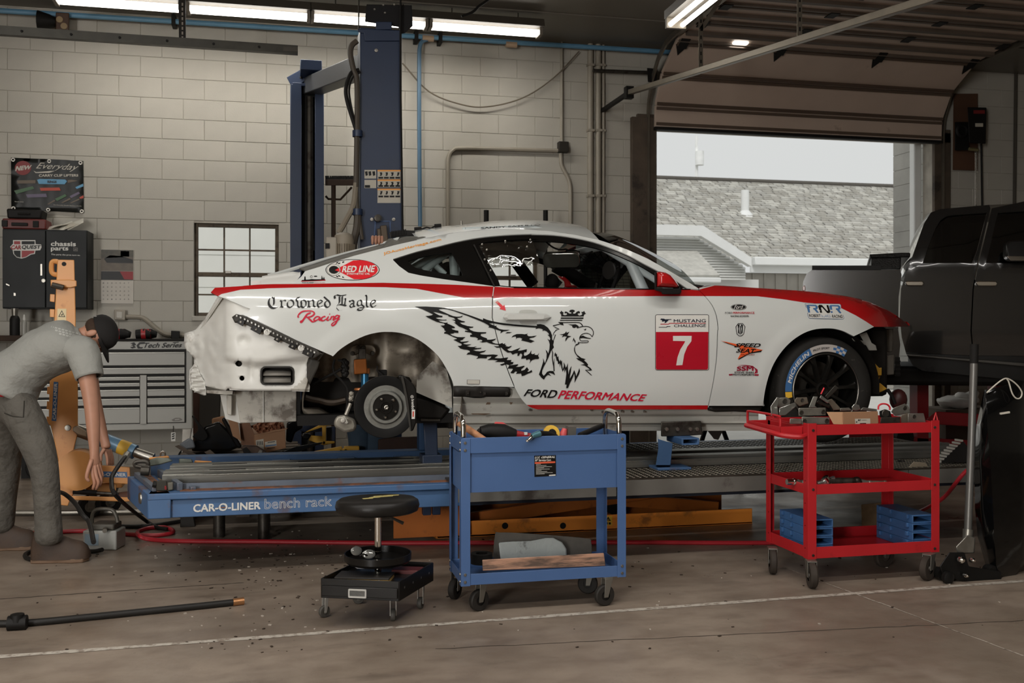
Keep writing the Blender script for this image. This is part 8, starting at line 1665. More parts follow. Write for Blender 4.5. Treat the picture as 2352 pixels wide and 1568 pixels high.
zt0,zb0=s6(50,575,4.62).z,s6(50,695,4.62).z;A,B_2=Vector((bl.x,4.64,0)),Vector((br.x,4.50,0));D2=Vector((s6(745,560,4.83).x,4.83,0));C2=D2+(A-B_2)
def wallp(a,b,z0,z1,t=.006):mb=MB();mb.bar((a.x,a.y,(z0+z1)/2),(b.x,b.y,(z0+z1)/2),t,z1-z0);return mb
zt0=s6(510,612,4.5).z+.0;zb0=s6(510,735,4.5).z
for a,b in((A,B_2),(B_2,D2),(D2,C2),(C2,A)):wallp(a,b,zb0,zt0).build('tray_side',BLACKP,st,bevel=.002)
mb=MB();mb.prism([(p.x,p.y)for p in(A,B_2,D2,C2)],zb0+.06,zb0+.066);mb.prism([(p.x,p.y)for p in(A,B_2,D2,C2)],zb0,zb0+.006);mb.build('tray_floor',BLACKP,st)
n_=Vector((-(B_2-A).y,(B_2-A).x,0)).normalized()*-1;u=(B_2-A).normalized();L_=(B_2-A).length
n_=n_ if n_.y<0 else-n_;M=frame(A+Vector((0,0,zb0))+n_*.004,u,(0,0,1),n_);h=zt0-zb0
mb=MB();mb.bx(.004,L_-.004,.012,h*.66,0,.008,M);dw_=mb.build('stool_drawer',BLACKP,st,bevel=.003)
mb=MB();P=rr(.085,.04,.004,2,L_*.48,h*.34);Pi=rr(.072,.026,.003,2,L_*.48,h*.34);mb.loft([[(x,y,.008)for x,y in P],[(x,y,.013)for x,y in P],[(x,y,.013)for x,y in Pi],[(x,y,.004)for x,y in Pi]],M=M);mb.build('drawer_handle',mat('handle_pale',(176,174,168),.4),dw_)
for k in range(4):t=.14+.24*k;p=B_2+(D2-B_2)*t;mb=MB();nn=Vector(((D2-B_2).y,-(D2-B_2).x,0)).normalized();mb.lathe([(0,.004),(.006,.003),(.007,0)],8,axis((p.x,p.y,zb0+.05),nn));mb.build('side_rivet',STEEL,st)
for x,y,a in((745,1417,.5),(903,1425,1.4),(966,1397,1.1),(823,1386,.1)):caster(st,G(x,y),.028,.022,a,mat('caster_grey_rubber',(70,67,62),.6),mat('caster_zinc',(186,184,178),.3,.6),ztop=zb0+.002)
cx_=s6(402,300,4.74);mb=MB();mb.tube([(cx_.x,4.74,zb0+.06),(cx_.x,4.74,s6(400,190,4.74).z)],.0165,14);mb.tube([(cx_.x,4.74,zb0+.1),(cx_.x,4.74,s6(400,420,4.74).z+.0)],.019,14);mb.build('gas_post',CHROME,st)
zs=s6(400,130,4.74);r=(s6(662,130,4.74).x-s6(136,130,4.74).x)/2;M=T(s6(399,130,4.74).x,4.74,zs.z)@Matrix.Rotation(-.05,4,'X')
mb=MB();mb.lathe([(0,-.04),(r*.85,-.04),(r*.96,-.03),(r,-.005),(r*.97,.018),(r*.88,.03),(r*.5,.034),(0,.035)],48,M);seat_=mb.build('stool_seat',mat('black_vinyl_seat',(30,28,26),.38,0,.1,12,.06,60),st,smooth=60)
mb=MB();MP=M@T(.01,.0,.0355,radians(18));
for P in([(-.10,-.045),(-.05,-.045),(-.045,-.02),(-.06,-.005),(-.095,-.012)],[(-.055,-.02),(-.01,-.03),(.0,.0),(-.03,.015),(-.055,.005)],[(-.015,-.015),(.06,-.02),(.075,.01),(.02,.03),(-.01,.02)],[(.03,.01),(.10,.0),(.115,.028),(.06,.045),(.03,.035)],[(-.03,.01),(.02,.02),(.03,.042),(-.01,.045)]):mb.add([(x,y,0)for x,y in P],[tuple(range(len(P)))],MP)
mb.build('worn_sticker',mat('worn_yellow',(196,180,112),.6,0,.15,40),seat_,smooth=0)
mb=MB();mb.tube([s6(440,195,4.74),s6(490,215,4.74),s6(560,248,4.74)],[.006,.006,.009],6);mb.build('height_lever',DSTEEL,st)
zt1=s6(400,470,4.74).z;r2=(s6(609,450,4.74).x-s6(191,450,4.74).x)/2;mb=MB();mb.lathe([(0,-.012),(r2*.93,-.012),(r2,.0),(r2,.03),(r2*.97,.03),(r2*.95,0),(0,0)],40,T(cx_.x,4.74,zt1));mb.build('parts_tray',BLACKP,st,smooth=40)
o=thing('safety_glasses','clear safety glasses lying in the round stool tray','glasses',tuple(s6(320,440,4.66)))
for x,y,rz in((268,425,.5),(345,445,0)):mb=MB();c=s6(x,y,4.64);mb.ball((0,0,0),.03,.006,.022,12,8,T(c.x,c.y,c.z+.004,rz,0,-.4));mb.build('glasses_lens',mat('smoky_lens',(130,130,126),.08,.5,.02),o)
mb=MB();mb.tube([s6(290,450,4.63),s6(310,440,4.62),s6(380,465,4.66),s6(410,470,4.72)],.004,6);mb.build('glasses_frame',BLACKM,o)
o=thing('manual','dark-covered manual with cream page edges in the stool drawer tray','book',tuple(s6(320,570,4.62)));c0=s6(330,572,4.64);M=T(c0.x-.005,4.665,zt0-.03,radians(-19));mb=MB();mb.bx(-.125,.125,-.06,.06,0,.022,M);mb.build('book_pages',mat('book_edge',(196,160,96),.7),o);mb=MB();mb.bx(-.128,.128,-.063,.063,.022,.03,M);mb.build('book_cover',mat('book_dark',(46,43,40),.5),o,bevel=.002)
mb=MB();M2=T(c0.x+.01,4.62,zt0-.02,radians(-35));mb.bx(-.06,.06,-.008,.008,.0,.012,M2);o=mb.build('paint_marker',mat('marker_pale',(190,190,186),.4),bevel=.003);tag(o,'pale marker lying against the manual in the stool tray','marker')
mb=MB();c1=s6(590,550,4.74);mb.bx(-.07,.07,-.04,.04,0,.03,T(c1.x,4.76,zt0-.035,radians(-19)));o=mb.build('red_box',mat('maroon_box',(92,30,30),.5),bevel=.003);tag(o,'small dark red box in the back of the stool tray','box')
mb=MB();c1=s6(310,515,4.8);mb.bx(-.04,.04,-.03,.03,0,.004,T(c1.x,4.8,zt0+.002,.2,.1));o=mb.build('paper_card',mat('paper_card',(200,200,204),.6));tag(o,'white card lying under the round stool tray','card')
RC=mat('cart_red',(178,32,38),.4,0,.08,4,dirt=((110,24,24),.22,6,.6));YF,YB=4.80,5.27
X0,X1=at(1856,1150,YF).x,at(2158,1150,YF).x;zl=lambda y:at(1872,y,YF).z
rc=thing('utility_cart','red three-shelf utility cart loaded with metal parts before the front wheel','cart',((X0+X1)/2,(YF+YB)/2,0))
for(x,y,sx,sy)in((X0,YF,1,1),(X1,YF,-1,1),(X0,YB,1,-1),(X1,YB,-1,-1)):
 mb=MB();mb.prism([(x,y),(x+sx*.05,y),(x+sx*.05,y+sy*.004),(x+sx*.004,y+sy*.004),(x+sx*.004,y+sy*.05),(x,y+sy*.05)],zl(1284),zl(972));po=mb.build('cart_post',RC,rc,bevel=.001)
 for z in(zl(1275),zl(1124),zl(988)):mb=MB();mb.lathe([(0,.005),(.007,.004),(.008,0)],8,axis((x+sx*.03,y,z),(0,-sy,0)));mb.build('cart_bolt',DSTEEL,rc)
 for k in range(5):mb=MB();mb.lathe([(0,.0006),(.004,.0006)],8,axis((x+sx*.0,y+sy*.03,zl(1260)+.12*k),(-sx,0,0)));mb.build('post_hole',BLACKM,rc)
tray(rc,X0+.005,X1-.005,YF+.005,YB-.005,zl(1000),zl(976),RC,'top_shelf');tray(rc,X0+.005,X1-.005,YF+.005,YB-.005,zl(1136),zl(1113),RC,'middle_shelf');tray(rc,X0+.005,X1-.005,YF+.005,YB-.005,zl(1283),zl(1257),RC,'bottom_shelf')
zz=zl(1000);tray(rc,X0-.13,X0+.004,YF+.06,YB-.02,zz-.0,zz+.045,RC,'handle_pan')
mb=MB();mb.tube(spline([(X0,YF+.02,zz+.0),(X0-.05,YF+.0,zz-.005),(X0-.12,YF+.05,zz),(X0-.15,YF+.15,zz+.01),(X0-.15,YB-.05,zz+.02)],4),.014,8);mb.build('push_bar',RC,rc)
mb=MB();mb.tube(spline([(X0-.12,YF+.08,zz+.03),(X0-.12,YF+.08,zz+.085),(X0-.125,YF+.11,zz+.1),(X0-.13,YB-.06,zz+.1),(X0-.13,YB-.03,zz+.085),(X0-.13,YB-.03,zz+.03)],4),.007,8);mb.build('guard_rail',RC,rc)
mb=MB();mb.tube([(X1-.005,YF+.01,zl(972)),(X1-.01,YF+.02,zl(955)),(X1-.03,YF+.01,zl(972))],.005,6);mb.build('hook_wire',RC,rc)
for x,y,a in((1775,1317,1.2),(1865,1350,1.3),(2130,1332,.5),(2030,1302,.2)):caster(rc,G(x,y),.068,.038,a,mat('worn_rubber',(58,51,45),.7,0,.2,10),mat('caster_grey',(0,0,0)),ztop=zl(1284),tread=mat('caster_brown_disc',(66,60,54),.5))
BR2=mat('holder_blue',(58,96,142),.45,0,.06,5);za=zl(1283)+.005
def holder(x0,x1,y0,y1,z,label,hh=.048,side='x'):
 o=thing('clamp_holder',label,'clamp holder',((x0+x1)/2,(y0+y1)/2,z),0,None);t=.007;mb=MB()
 out=[(x0,z),(x1,z),(x1,z+hh),(x0,z+hh)];inn=[(x0+t,z+t),(x1-t,z+t),(x1-t,z+hh-t),(x0+t,z+hh-t)]
 mb.loft([[(x,y,w_)for x,w_ in L]for y,L in((y1,out),(y0,out),(y0,inn),(y1-.004,inn))],cap=False);mb.bx(x0+.001,x1-.001,y1-.004,y1,z+.001,z+hh-.001);mb.build('holder_tube',BR2,o,bevel=.002)
 for yy in(y0+.03,y0+(y1-y0)*.55,y1-.05):mb=MB();mb.bx(x0-.014,x0,yy,yy+.022,z+hh-.024,z+hh-.001);mb.build('holder_lug',BR2,o,bevel=.002)
 return o
ORD=('bottom','second lowest','third lowest','topmost');z=za
for k in range(4):
 holder(X0+.05,X0+.19,YF+.07,YF+.40,z,f'blue rectangular holder, {ORD[k]} of the stack behind the red front post',.046);z+=.0475
z=za
for k in range(4):
 xr=at(2140,1200,YF+.1).x;holder(xr-.15,xr-.01,YF+.06,YF+.40,z,f'blue open-ended holder, {ORD[k]} of the stack at the cart end by the jack',.046);z+=.0475
ztp=zl(1000)+.005;r4=lambda x,y,Y=4.95:U(*ZM(1700,860,2.8,[(x,y)])[0],Y)
BRT=mat('bright_cut_steel',(178,178,172),.25,.85,.1,20);GALV=mat('greasy_galvanised',(150,146,137),.36,.75,.25,14)
def slab(name,label,cat,P,Y,d,m,bv=.003,holes=()):
 o=thing(name,label,cat,tuple(r4(*P[0],Y)));mb=MB();mb.loft([[r4(x,y,yy)for x,y in P]for yy in(Y,Y+d)]);b=mb.build('bracket_body',m,o,bevel=bv)
 for x,y,rr_ in holes:mb=MB();mb.lathe([(0,.002),(rr_*.4,.001),(rr_,.003),(rr_*1.15,0)],12,axis(r4(x,y,Y),(0,-1,0)));mb.build('bracket_bolt',DSTEEL,o)
 return o
for nm,lb,P,Y,d,m,hl in(('pull_clamp','upright bright steel clamp jaw at the handle end of the red cart pile',[(200,268),(195,205),(235,145),(255,148),(240,205),(248,265)],4.95,.03,BRT,()),('pull_clamp','dark round-bolted clamp body beside the upright bright jaw',[(240,205),(250,150),(300,145),(325,165),(318,200),(260,212)],5.0,.06,GALV,((288,172,.014),)),('pull_clamp','long tilted bright steel jaw pointing up over the red cart pan',[(250,265),(252,215),(355,178),(360,205),(290,262)],4.92,.035,BRT,()),('steel_block','square grey steel block sitting highest in front on the red cart pile',[(375,215),(550,212),(552,262),(376,266)],4.88,.07,GALV,((395,245,.012),(535,240,.012))),('steel_block','lower grey steel block with end bolts under the square block',[(398,322),(396,270),(575,275),(575,320)],4.86,.08,GALV,((415,300,.012),(558,298,.012))),('steel_plate','thin grey plate leaning at the cart pan beside the lower steel block',[(318,318),(320,282),(398,284),(398,318)],4.87,.05,GALV,()),('pull_clamp','worn tan-grey clamp arm lying behind the square steel block',[(348,175),(360,148),(430,145),(440,185),(380,205)],5.05,.05,mat('tan_steel',(126,116,102),.45,.6,.2,14),((400,165,.01),)),('steel_wedge','pale triangular wedge standing in the middle of the cart pile',[(440,212),(470,140),(500,142),(480,200),(495,212)],4.97,.03,mat('pale_steel',(168,166,158),.35,.7,.1,20),()),('steel_bar','black steel bar slanting up behind the pale wedge',[(490,180),(500,165),(580,195),(572,215)],5.05,.04,DSTEEL,()),('pull_clamp','bright clamp tip with red wire above the cart pile',[(510,150),(520,130),(580,178),(560,185)],5.02,.03,BRT,()),('pull_clamp','dark ribbed screw leaning against the wheel behind the cart pile',[(545,140),(610,68),(635,85),(565,155)],5.12,.05,DSTEEL,()),('steel_bar','grey bar lying behind the cardboard box on the cart',[(560,165),(590,155),(640,210),(650,225),(600,230)],5.08,.05,mat('tan_steel',(0,0,0)),()),('hex_nut','bright hex bolt head between the box and the wheel',[(718,205),(735,188),(765,195),(775,225),(745,235),(722,228)],5.06,.05,BRT,()),('steel_bar','low grey rail lying behind the cardboard box',[(640,235),(645,215),(700,212),(720,232)],5.05,.06,GALV,()),('steel_bar','flat grey bar beyond the hex bolt head on the cart',[(770,230),(790,210),(880,222),(880,240)],5.08,.05,GALV,()),('c_clamp','black clamp with round knob beside the cardboard box',[(898,275),(895,235),(930,222),(965,235),(975,275)],4.9,.07,BLACKM,((935,250,.02),)),('steel_block','black channel block in front of the black clamp',[(900,315),(905,275),(1030,272),(1030,312)],4.86,.07,DSTEEL,()),('pull_clamp','grey tilted clamp jaw at the jack end of the cart pile',[(970,240),(985,215),(1060,185),(1085,210),(1095,245),(1000,265)],5.0,.07,GALV,((1060,215,.012),)),('steel_block','dull steel block under the tilted jaw at the cart end',[(1032,312),(1034,262),(1080,245),(1085,312)],4.9,.06,mat('tan_steel',(0,0,0)),()),('steel_block','long dull steel block overhanging the cart end by the jack',[(1078,310),(1080,250),(1180,248),(1195,308)],4.88,.09,GALV,((1120,270,.01),))):slab(nm,lb,'metal part',P,Y,d,m,.003,hl)
mb=MB();P=[(r4(560,110).x,5.0)];mb.tube([r4(520,125,5.0),r4(540,85,5.0)],.004,6);o=mb.build('red_wire',mat('bright_red_wire',(216,40,52),.4));tag(o,'short bright red wire sticking up from the cart pile','wire')
mb=MB();mb.tube(spline([r4(888,225,4.98),r4(892,200,4.98),r4(915,188,4.98),r4(945,192,4.98),r4(962,210,4.98),r4(962,228,4.98)],4),.005,6);o=mb.build('red_wire_loop',mat('bright_red_wire',(0,0,0)));tag(o,'red wire loop arching over the black clamp on the cart','wire')
CARD=mat('cardboard',(150,112,82),.8,0,.06,5);cbx=thing('cardboard_box','open brown cardboard box with a white label on the red cart','box',tuple(r4(780,320,4.86)))
mb=MB();mb.loft([[r4(x,y,yy)for x,y in((665,322),(660,240),(885,236),(890,320))]for yy in(4.85,4.99)]);mb.build('box_body',CARD,cbx,bevel=.002);mb=MB();mb.loft([[r4(x,y,yy)for x,y in((556,240),(660,240),(664,320),(600,318))]for yy in(4.862,4.868)]);mb.build('box_flap',mat('cardboard_pale',(196,154,118),.8),cbx)
mb=MB();lay(mb,[[r4(0,0)and(738,284),(836,282),(838,319),(740,320)]],lambda x,y:r4(x,y,4.8485));bl_=mb.build('box_label',PAPR,cbx,smooth=0)
mb=MB();text(mb,'827',((758,288),(776,288),(776,297),(758,297)),lambda x,y:r4(x,y,4.8475),.04);text(mb,'Fasteners',((782,289),(816,288),(816,295),(782,296)),lambda x,y:r4(x,y,4.8475));lay(mb,[[(745,302),(752,300),(754,308),(746,309)]],lambda x,y:r4(x,y,4.8475));lay(mb,[[(770,312),(810,311),(810,318),(770,319)]],lambda x,y:r4(x,y,4.8475));mb.build('label_print',INK,bl_,smooth=0)
zm_=zl(1136)+.006;r5=lambda x,y,Y=4.95:U(*ZM(1700,860,2.8,[(x,y)])[0],Y)
for k,(x,y,x2,y2,rr_,m,lb)in enumerate(((300,690,350,690,.016,CHROME,'chrome socket at the pan end of the middle shelf'),(370,690,400,700,.016,GALV,'dull socket next to the red post on the middle shelf'),(495,705,540,690,.016,BRT,'bright socket bar just inside the middle shelf rim'),(545,660,570,700,.02,CHROME,'chrome ratchet standing proud on the middle shelf'),(590,660,610,715,.016,BRT,'bright ratchet handle crossing the middle shelf'),(560,690,750,690,.024,DSTEEL,'thick dark bar lying along the middle shelf'),(755,695,930,700,.014,mat('tan_steel',(0,0,0)),'thin tan bar at the jack end of the middle shelf'),(760,685,830,705,.016,GALV,'short grey bar over the thin tan bar'))):
 o=thing('hand_tool',lb,'tool',tuple(r5(x,y)));a,b=r5(x,y),r5(x2,y2);a.z=max(a.z,zm_+rr_);b.z=max(b.z,zm_+rr_);tubes(o,'tool_shaft',[a,b],rr_,m);mb=MB();mb.ball(b,rr_*1.25,n=8,m=6);mb.build('tool_head',m,o)
mb=MB();P=[(1978,1158),(2040,1152),(2042,1215),(1980,1222)];Yw=G(1985,1222).y;mb.loft([[at(x,y,yy)for x,y in P]for yy in(Yw,Yw+.5)]);o=mb.build('timber_baulk',mat('end_grain',(132,106,78),.8,0,.25,14,.4,60),bevel=.006);tag(o,'squared timber baulk with rough end grain on the floor behind the red cart','timber')
jk=thing('floor_jack','black floor jack with tall grey upright handle beside the red cart','jack',tuple(G(2200,1335)));JK=mat('jack_black',(26,25,24),.4,.2,.15);YJ=4.72
tubes(jk,'jack_handle',[at(2223,1225,4.85),at(2232,1000,4.87),at(2237,832,4.88)],.021,mat('handle_grey',(112,110,106),.4,.5,.05),12);tubes(jk,'handle_grip',[at(2237,834,4.88),at(2238,790,4.88)],.023,RUBBER,12);tubes(jk,'handle_socket',[at(2221,1262,4.84),at(2224,1215,4.85)],.028,GALV,12)
pj=lambda nm,P,y0,y1,m,bv=.006:(lambda mb:(mb.loft([[at(x,y,yy)for x,y in P]for yy in(y0,y1)]),mb.build(nm,m,jk,bevel=bv))[1])(MB())
pj('jack_yoke',((2195,1255),(2222,1228),(2240,1235),(2238,1270),(2200,1272)),4.78,4.86,GALV);pj('jack_frame',((2158,1300),(2180,1268),(2215,1268),(2225,1300),(2300,1312),(2300,1336),(2220,1338),(2165,1320)),4.7,4.85,JK)
for x,y,rr_ in((2175,1325,.035),(2215,1320,.012),(2205,1285,.02),(2230,1285,.014)):mb=MB();mb.lathe([(0,.03),(rr_*.4,.03),(rr_*.9,.02),(rr_,0)],14,axis(at(x,y,4.69),(0,-1,0)));mb.build('jack_bolt',JK if rr_>.03 else CHROME,jk)
for x,y in((2172,1336),(2290,1330)):mb=MB();c=G(x,y);mb.lathe([(0,-.03),(.032,-.03),(.035,0),(.032,.03),(0,.03)],16,axis((c.x,c.y+.05,.035),(0,-1,0)));mb.build('jack_wheel',JK,jk)
bp_=thing('bumper_skin','tall glossy black body panel standing upright at the frame edge, tied with white string','car part',tuple(G(2305,1355)))
GB2=mat('gloss_black_panel',(11,11,11),.1,0,.02,rough_var=0,coat=.3,spec=.3);b6=lambda pts:ZM(2040,780,1.545,pts)
L6=b6([(345,178),(318,300),(309,430),(312,600),(322,700),(350,800),(405,888)]);R6=b6([(350,178),(352,300),(362,430),(372,600),(376,700),(384,800),(412,888)]);E6=[(2400,862),(2400,930),(2400,1010),(2400,1120),(2400,1200),(2400,1270),(2330,1352)]
mb=MB();Yp=4.72;ri=[]
for l,r_,e in zip(L6,R6,E6):ri.append([U(l[0],l[1],Yp+.16),U((l[0]+r_[0])/2,(l[1]+r_[1])/2,Yp+.05),U(r_[0],r_[1],Yp),U((r_[0]+e[0])/2,(r_[1]+e[1])/2,Yp+.05),U(e[0],e[1],Yp+.16)])
mb.loft(ri,closed=False,cap=False);mb.build('panel_shell',GB2,bp_,smooth=35,solid=.006)
mb=MB();mb.tube(spline([U(x,y,Yp-.01)for x,y in b6([(350,188),(375,165),(405,142),(425,138),(455,158),(474,185),(470,205),(455,208),(440,190),(428,150),(420,138)])],4),.004,6);mb.build('tie_string',mat('white_string',(206,200,186),.7),bp_)
mb=MB();mb.bar(U(*b6([(398,262)])[0],Yp+.01),U(*b6([(430,257)])[0],Yp+.01),.01,.01);mb.build('panel_scratch',mat('white_string',(0,0,0)),bp_)
# pickup truck on the far lift
TK=mat('truck_paint',(30,29,28),.16,.1,.03,rough_var=0,coat=1);TGL=glass('truck_privacy_glass',(30,30,28),.02,.12);YT=8.0
zT=lambda y,x=2100:U(x,y,YT).z;ZBELT=zT(607)
TD=Vector((.85,-.527,0)).normalized();TW=Vector((-TD.y,TD.x,0));TP0=U(2075,750,YT)
def TS(px,py,off=0.0):
 ins=0;d=Vector(ray(px,py));C=Vector((0,0,CAMZ))
 for _ in range(12):
  k=((TP0+TW*ins)-C).dot(TW)/d.dot(TW);p=C+d*k;z=p.z
  e=max(0,z-ZBELT+.04);ins=.34*e*e/(e+.10)+.08*max(0,1.35-z)
 return p-TW*off
tk=thing('pickup_truck','dark grey crew-cab pickup truck raised behind the car, cut off by the frame','pickup',(U(2200,800,YT).x,8.9,zT(870)))
t6=lambda pts:ZM(1800,440,3.136,pts)
def tp(name,P,m=TK,off=0.0,holes=(),solid=.02,step=24):
 mb=MB();V,tr=tri2d([P]+list(holes),step);mb.add([TS(x,y,off)for x,y in V],tr);o=mb.build(name,m,tk,smooth=60,recalc=False)
 if o.data.polygons and sum(p.normal.y*p.area for p in o.data.polygons)>0:o.data.flip_normals()
 if solid:md=o.modifiers.new('solid','SOLIDIFY');md.thickness=solid;md.offset=-1;es=o.modifiers.new('split','EDGE_SPLIT');es.split_angle=radians(50)
 return o
bed=t6([(205,562),(840,562),(850,600),(828,760),(826,1000),(840,1100)])+[(2062,850),(1990,860),(1870,850),(1852,700)]+t6([(135,710),(140,650),(165,590)])
tp('bed_side',bed)
rw_=t6([(1000,515),(1040,400),(1090,270),(1130,205),(1180,172),(1300,160),(1465,150),(1440,250),(1395,420),(1360,515)])
fw_=t6([(1455,515),(1490,380),(1530,200),(1545,150)])+[(2420,480),(2560,490),(2600,600),(2500,604),(2352,604)]
seam=t6([(1490,120),(1440,330),(1390,535),(1360,700),(1345,1000),(1360,1180)])
rd=t6([(835,900),(845,700),(880,590),(915,500),(960,370),(1010,230),(1060,150),(1130,125),(1480,95)])+seam+t6([(1000,1165),(880,1160),(850,1050)])
tp('rear_door',rd,holes=[rw_])
fd=[(2354,462),(2480,462),(2600,500),(2660,600),(2660,820)]+[(x+3,y)for x,y in seam[::-1]]
tp('front_door',fd,holes=[fw_]);tp('door_glass',rw_,TGL,-.03,(),0);tp('door_glass',fw_,TGL,-.03,(),0)
tp('lower_sill',t6([(880,1162),(1000,1168),(1360,1182)])+[(2660,822),(2660,880),(2350,874)]+t6([(1000,1290),(930,1250)]),mat('sill_dark',(38,37,36),.3,.2,.05))
mb=MB();mb.loft([[TS(x,y,d)for x,y in t6([(885,1168),(1000,1175)])+[(2352,832),(2352,842)]+t6([(1000,1192),(890,1186)])]for d in(.0,.05)]);mb.build('step_bar',mat('step_satin',(86,84,80),.3,.7),tk,bevel=.008)
for P in([(873,650),(885,645),(1000,645),(1008,660),(1000,680),(890,680),(875,668)],[(1380,652),(1395,645),(1525,645),(1536,660),(1528,682),(1395,682),(1382,670)]):mb=MB();mb.loft([[TS(x,y,.005)for x,y in t6(P)],[TS(x,y,.05)for x,y in t6(P)]]);mb.build('door_handle',CHROME,tk,bevel=.008,smooth=50)
mb=MB();P=t6([(1565,400),(1580,370),(1640,365),(1760,362),(1760,510),(1590,510),(1566,480)]);mb.loft([[TS(x,y,d)for x,y in P]for d in(.1,.3)]);mr=mb.build('side_mirror',mat('mirror_black',(24,23,22),.25),tk,bevel=.02);mb=MB();mb.loft([[TS(x,y,d)for x,y in t6([(1568,480),(1760,482),(1760,512),(1595,512)])]for d in(.29,.306)]);mb.build('mirror_trim',CHROME,mr,bevel=.004);mb=MB();mb.bar(TS(2352,590,.0),TS(2352,590,.15),.1,.06);mb.build('mirror_arm',BLACKM,mr)
def across(name,P,m,w_=1.9,crown=.03):
 mb=MB();ri=[]
 for x,y in P:
  p=TS(x,y);wd=w_-2*(p-TP0).dot(TW);ri.append([p+TW*(wd*k/8)+Vector((0,0,crown*(1-(k/4-1)**2)))for k in range(9)])
 mb.loft(ri,closed=False,cap=False);return mb.build(name,m,tk,smooth=50)
across('cab_roof',t6([(835,900),(845,700),(880,590),(915,500),(960,370),(1010,230),(1060,150),(1130,125),(1480,95)])+[(2480,462),(2600,500),(2660,600)],TK)
across('tailgate',t6([(205,562),(165,590),(140,650),(135,710)])+[(1852,700),(1870,850)],TK)
across('tonneau',t6([(205,556),(620,548),(840,558)]),mat('vinyl_cover',(30,28,27),.6),1.8,.005)
mb=MB();a,b=TS(*t6([(205,556)])[0]),TS(*t6([(700,560)])[0]);mb.bar(a+Vector((0,0,.01)),b+Vector((0,0,.015)),.05,.04);mb.build('cover_rail',BLACKM,tk)
mb=MB();P=t6([(135,690),(150,672),(158,690),(156,715),(136,716)]);mb.loft([[TS(x,y,d)for x,y in P]for d in(-.05,.012)]);mb.build('tail_lamp',mat('lamp_pink',(196,160,156),.2),tk,bevel=.006)
mb=MB();mb.loft([[TS(x,y,-d)for x,y in((1880,840),(2640,850),(2640,892),(1880,886))]for d in(.2,1.7)]);mb.build('chassis',CARDARK,tk,bevel=.04)
mb=MB();mb.loft([[TS(x,y,-d)for x,y in((2110,640),(2640,640),(2640,850),(2110,850))]for d in(.14,1.7)]);mb.build('cab_floor',INTER,tk)
tbx=thing('bed_toolbox','black diamond-plate toolbox standing on the truck bed behind the cab','toolbox',tuple(TS(2040,618)))
BDP=mat('black_diamond_plate',(30,29,27),.35,.5,.1,40,.6,90);mb=MB();P=t6([(632,470),(848,462),(848,556),(632,556)]);mb.loft([[TS(x,y,-d)for x,y in P]for d in(.08,1.6)]);mb.build('box_body',BDP,tbx,bevel=.01);mb=MB();P=t6([(618,448),(850,436),(915,436),(915,470),(625,474)]);mb.loft([[TS(x,y,-d)for x,y in P]for d in(.05,1.62)]);mb.build('box_lid',BDP,tbx,bevel=.01)
RL=mat('lift_red',(120,24,30),.4,0,.08,4);rl=thing('red_lift','dark red runway lift carrying the pickup truck','vehicle lift',(U(2250,1000,8.3).x,8.3,0))
def rp(name,P,y0,y1,m=RL):mb=MB();mb.loft([[U(x,y,yy)for x,y in P]for yy in(y0,y1)]);return mb.build(name,m,rl,bevel=.008)
rp('lift_runway',((2128,962),(2150,945),(2700,975),(2700,1010),(2160,975),(2130,972)),8.15,8.7);rp('lift_base',((2040,1000),(2300,1015),(2700,1040),(2700,1075),(2060,1035)),8.3,9.4);rp('lift_arm',((1688,972),(1720,965),(1800,963),(1800,980),(1700,982)),8.2,8.4);rp('lift_base',((1950,992),(2060,998),(2060,1034),(1950,1030)),8.35,8.8)
mb=MB();c=U(2080,1005,8.2);mb.tube([c,c+Vector((0,.3,0))],.09,16);mb.build('lift_roller',BLACKM,rl)
for xx in(2120,2300,2600):
 for yy in(8.3,9.5):mb=MB();p=U(xx,960,yy);mb.bx(p.x-.06,p.x+.06,yy,yy+.12,0,zT(888));mb.build('lift_post',RL,rl)
o=thing('white_sack','white sack slumped on a pallet under the truck by the bay','sack',tuple(U(2190,930,9.6)));mb=MB();c=U(2200,922,9.6);mb.ball(c,.24,.18,.07,16,10);mb.ball(c+Vector((.1,-.02,.07)),.14,.1,.04,12,8);mb.v=[p+Vector((0,0,.05*mnoise.noise(p*9)))for p in mb.v];mb.build('sack_body',mat('white_sacking',(196,192,184),.8,0,.1,10,.5,20),o);mb=MB();mb.bx(c.x-.3,c.x+.5,9.4,9.9,0,c.z-.07);mb.build('sack_stand',mat('shade_brown',(92,80,66),.8),o)
wc=thing('wheel_chock','black ribbed rubber wheel chock on the runway beyond the jack handle','chock',tuple(U(2190,1060,5.6)));P=[(2160,1062),(2212,1012),(2226,1030),(2228,1062)];mb=MB();mb.loft([[U(x,y,yy)for x,y in P]for yy in(5.55,5.61)]);mb.build('chock_body',RUBBER,wc,bevel=.004)
for k in range(9):mb=MB();t=k/8;a=U(2160+50*t,1060-48*t,5.545);mb.bar(a,a+Vector((0,.065,0)),.014,.012);mb.build('chock_rib',mat('chock_pale',(150,146,138),.6),wc)
mb=MB();mb.loft([[U(x,y,yy)for x,y in((2052,1110),(2098,1060),(2126,1062),(2138,1082),(2140,1112))]for yy in(5.5,5.72)]);o=mb.build('ramp_block',mat('tan_timber',(128,116,98),.75,0,.15,8),bevel=.004);tag(o,'tan sloping timber block on the runway behind the red cart','timber')
mb=MB();mb.loft([[U(x,y,yy)for x,y in((2030,1110),(2062,1055),(2080,1058),(2056,1110))]for yy in(5.74,5.9)]);o=mb.build('rubber_block',RUBBER,bevel=.006);tag(o,'black notched rubber block leaning on the tan timber block','chock')
